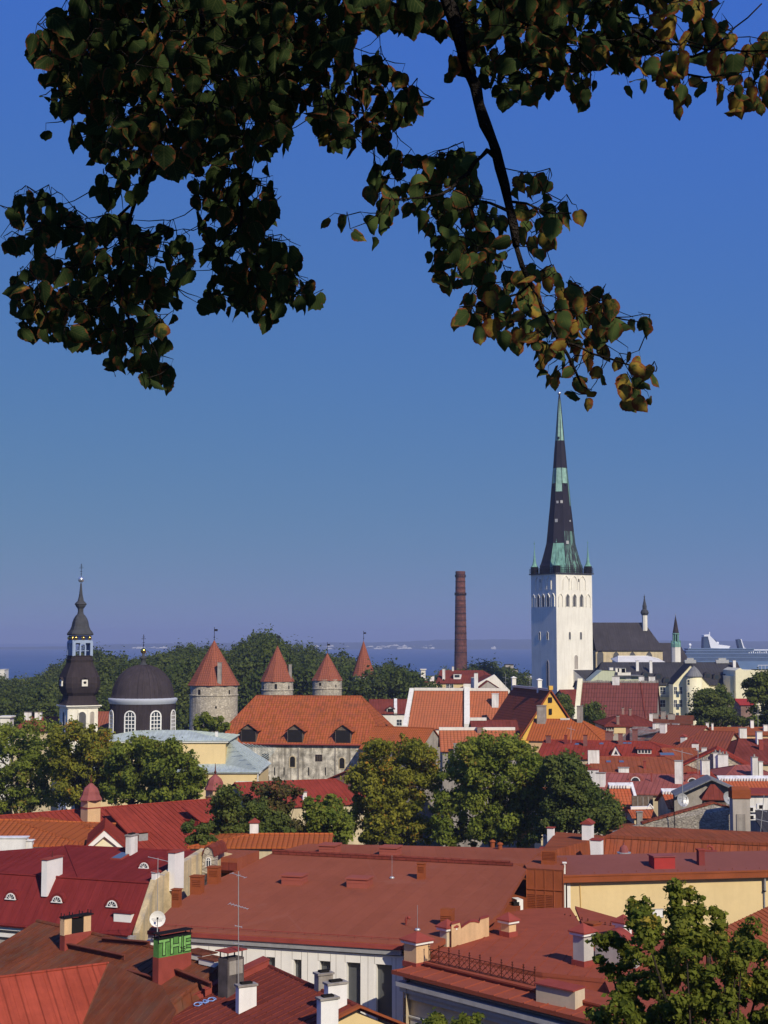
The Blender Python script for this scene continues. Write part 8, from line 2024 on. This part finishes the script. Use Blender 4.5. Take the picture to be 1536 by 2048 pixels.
    bough([(1003, 335, 4.95), (985, 290, 4.93), (962, 305, 4.9), (935, 345, 4.9), (905, 385, 4.88), (860, 395, 4.85), (790, 400, 4.8)], .010, .003)
    bough([(1018, 425, 4.95), (985, 405, 4.95), (940, 395, 5.0), (900, 440, 5.0), (870, 490, 5.0)], .006, .0025)
    bough([(1012, 400, 4.95), (1050, 400, 5.0), (1090, 430, 5.0), (1140, 430, 5.0)], .005, .0022)
    bough([(1085, 625, 4.92), (1150, 615, 4.9), (1210, 625, 4.9), (1280, 645, 4.9)], .0045, .002)
    bough([(1120, 680, 4.9), (1190, 705, 4.9), (1240, 730, 4.95), (1310, 740, 4.95)], .0045, .002)
    bough([(1060, 570, 4.95), (1020, 600, 4.9), (960, 615, 4.9), (915, 610, 4.9)], .004, .002)
    bough([T(-1.6, 5.8, 38.5), T(-.5, 5.2, 37.9), (697, -20, 5.1), (700, 80, 5.1), (712, 150, 5.1), (716, 200, 5.1), (735, 245, 5.1), (780, 290, 5.1)], .016, .004)
    bough([T(-2.2, 6.0, 38.3), T(-1.2, 5.6, 37.9), (420, 20, 5.3), (350, 180, 5.2), (310, 320, 5.0), (268, 405, 4.9), (240, 480, 4.9), (236, 560, 4.9), (260, 660, 4.9), (300, 740, 4.9)], .022, .003)
    bough([(268, 405, 4.9), (220, 460, 4.9), (150, 460, 4.8), (90, 450, 4.8), (60, 440, 4.8)], .005, .002)
    bough([(240, 490, 4.9), (300, 490, 4.9), (350, 510, 4.9)], .004, .002)
    bough([(420, 20, 5.3), (470, 200, 5.4), (482, 350, 5.4), (484, 480, 5.4), (520, 560, 5.4), (600, 590, 5.4)], .012, .003)
    bough([T(-2.2, 6.0, 38.3), T(-1.5, 5.5, 37.7), (200, 30, 5.1), (150, 150, 5.0), (140, 280, 4.9)], .012, .003)
    bough([T(-.3, 5.3, 38.1), T(.5, 5.1, 38.0), (1180, -10, 5.0), (1250, 45, 5.0), (1300, 75, 5.0), (1345, 130, 4.95), (1420, 108, 4.9), (1470, 55, 4.9), (1520, 12, 4.9)], .014, .0025)
    bough([(1300, 75, 5.0), (1370, 90, 4.9), (1450, 110, 4.9), (1540, 100, 4.9)], .005, .002)
    bough([(1345, 130, 4.95), (1370, 160, 4.95), (1440, 150, 5.0), (1500, 140, 5.0)], .005, .002)
    bough([T(.1, 5.05, 37.5), (1000, 30, 5.2), (1080, 60, 5.2), (1150, 90, 5.3), (1180, 150, 5.3)], .010, .002)
    br.build('bough', M['boughbark'], root, True)
    tw = MB(); cand = [np.array(p) for p in nodes]; order = sorted(range(len(bases)), key=lambda i: min(((bases[i] - n).length for n in nodes[::6])))
    pos = np.array(cand)
    for i in order:
        b = bases[i]; dist = np.linalg.norm(pos - np.array(b), axis=1) + np.maximum(0, b.z - pos[:, 2]) * .4; j = int(dist.argmin()); a = V(pos[j].tolist()); L = (a - b).length
        if L > .24: continue
        m = (a + b) / 2 + V((0, 0, -.06 * L)) + V((g.uniform(-1, 1), g.uniform(-1, 1), g.uniform(-1, 1))) * L * .05; lb = V(items[i][0])
        tw.tube([a, m, b, lb], [.0022 if L > .1 else .0016, .0018, .0012, .0008], 4, cap=False)
        pos = np.vstack([pos, [[m.x, m.y, m.z], [b.x, b.y, b.z]]])
    tw.build('twig', M['boughbark'], root)
    # trunk and an unseen crown added above and beside the frame to shade the hanging boughs
    mb = MB(); mb.tube([tb - V((0, 0, .5)), tb + V((0, 0, .3)), V((-3.3, 6.2, 35.5)), V((-3.2, 6.2, 38.4)), V((-2.7, 5.6, 41.5)), V((-2.0, 4.8, 44))], [.42, .30, .24, .20, .13, .05], 14)
    for p in ((1.2, 3.2, 39.6), (2.6, 1.2, 39.8), (-.5, 1.5, 39.3), (3.5, 4.0, 39.0), (-4.5, 3.0, 40.5), (.5, 6.5, 40.8), (-2, 8.0, 41.5)):
        mb.tube([V((-3.1, 6.1, 38.9)), (V((-3.0, 6, 39)) + V(p)) / 2 + V((0, 0, .6)), V(p)], [.12, .07, .02], 7)
    mb.build('trunk', M['bark'], root)
    cr = []; cen = [V((g.uniform(-4.5, 5.6), g.uniform(-2.5, 7.5), 0)) for _ in range(185)]
    for c in cen: c.z = max(36.9 + .1 * abs(c.y), EYE + max(0, c.y) * .44 + .55) + g.uniform(0, 1) ** 1.3 * 3.4 + .35
    def lit(c):                                  # crown thinned to let sun onto the right hand boughs
        k = (4.95 - c.y) / .73; x, z = c.x - .37 * k, c.z - .57 * k
        return k > 0 and -.05 < x < 1.7 and 35.5 < z < 37.4 and g.random() < .62
    cen = [c for c in cen if not lit(c)]
    for c in cen:
        for _ in range(58):
            p = c + V((g.gauss(0, .42), g.gauss(0, .42), g.gauss(0, .30)))
            if p.z < EYE + max(0, p.y) * .432 + .16 or p.length < 1: continue
            az = g.uniform(0, 6.283); d = V((math.cos(az) * .7, math.sin(az) * .7, -g.uniform(.1, .9))).normalized(); an = g.uniform(0, 6.283)
            cr.append((tuple(p), tuple(d), (math.cos(an) * .5, math.sin(an) * .5, .8), g.uniform(.09, .15), g.random() * .6, g.random() * .7, g.uniform(.2, .7)))
    build_leaves('upper_shade_foliage', cr, root, 6)
    mb = MB(); hubs = [V((-3.1, 6.1, 39.2))] + [V(p) for p in ((1.2, 3.2, 39.6), (2.6, 1.2, 39.8), (-.5, 1.5, 39.3), (3.5, 4.0, 39.0), (-4.5, 3.0, 40.5), (.5, 6.5, 40.8), (-1.0, 3.8, 39.6), (1.6, 4.9, 39.6), (3.0, 2.5, 39.6))]
    for c in sorted(cen, key=lambda c: min((c - h).length for h in hubs)):
        h = min(hubs, key=lambda h: (c - h).length); m = (c + h) / 2 + V((0, 0, .12)); mb.tube([h, m, c], [.016, .011, .006], 4, cap=False); hubs += [m, c]
        for _ in range(5):
            e = c + V((g.gauss(0, .38), g.gauss(0, .38), abs(g.gauss(0, .22)))); mb.tube([c, (c + e) / 2 + V((0, 0, .04)), e], [.005, .004, .002], 3, cap=False)
    mb.build('twig', M['boughbark'], root)
linden()
# ---------------------------------------------------------------- air
def haze():
    mb = MB(); mb.par((-14000, -300, -12), (28000, 0, 0), (0, 14600, 0), (0, 0, 142)); t = bpy.data.materials.new('haze'); t.use_nodes = True; n = t.node_tree; n.nodes.remove(n.nodes['Principled BSDF'])
    v = n.nodes.new('ShaderNodeVolumePrincipled'); v.inputs['Color'].default_value = (0.72, 0.80, 1.0, 1); v.inputs['Density'].default_value = HAZE; v.inputs['Anisotropy'].default_value = 0.2
    n.links.new(v.outputs[0], n.nodes['Material Output'].inputs['Volume']); o = mb.build('haze', t, loc=(0, 0, 0)); tag(o, kind='stuff')
HAZE = 0.00015
haze()
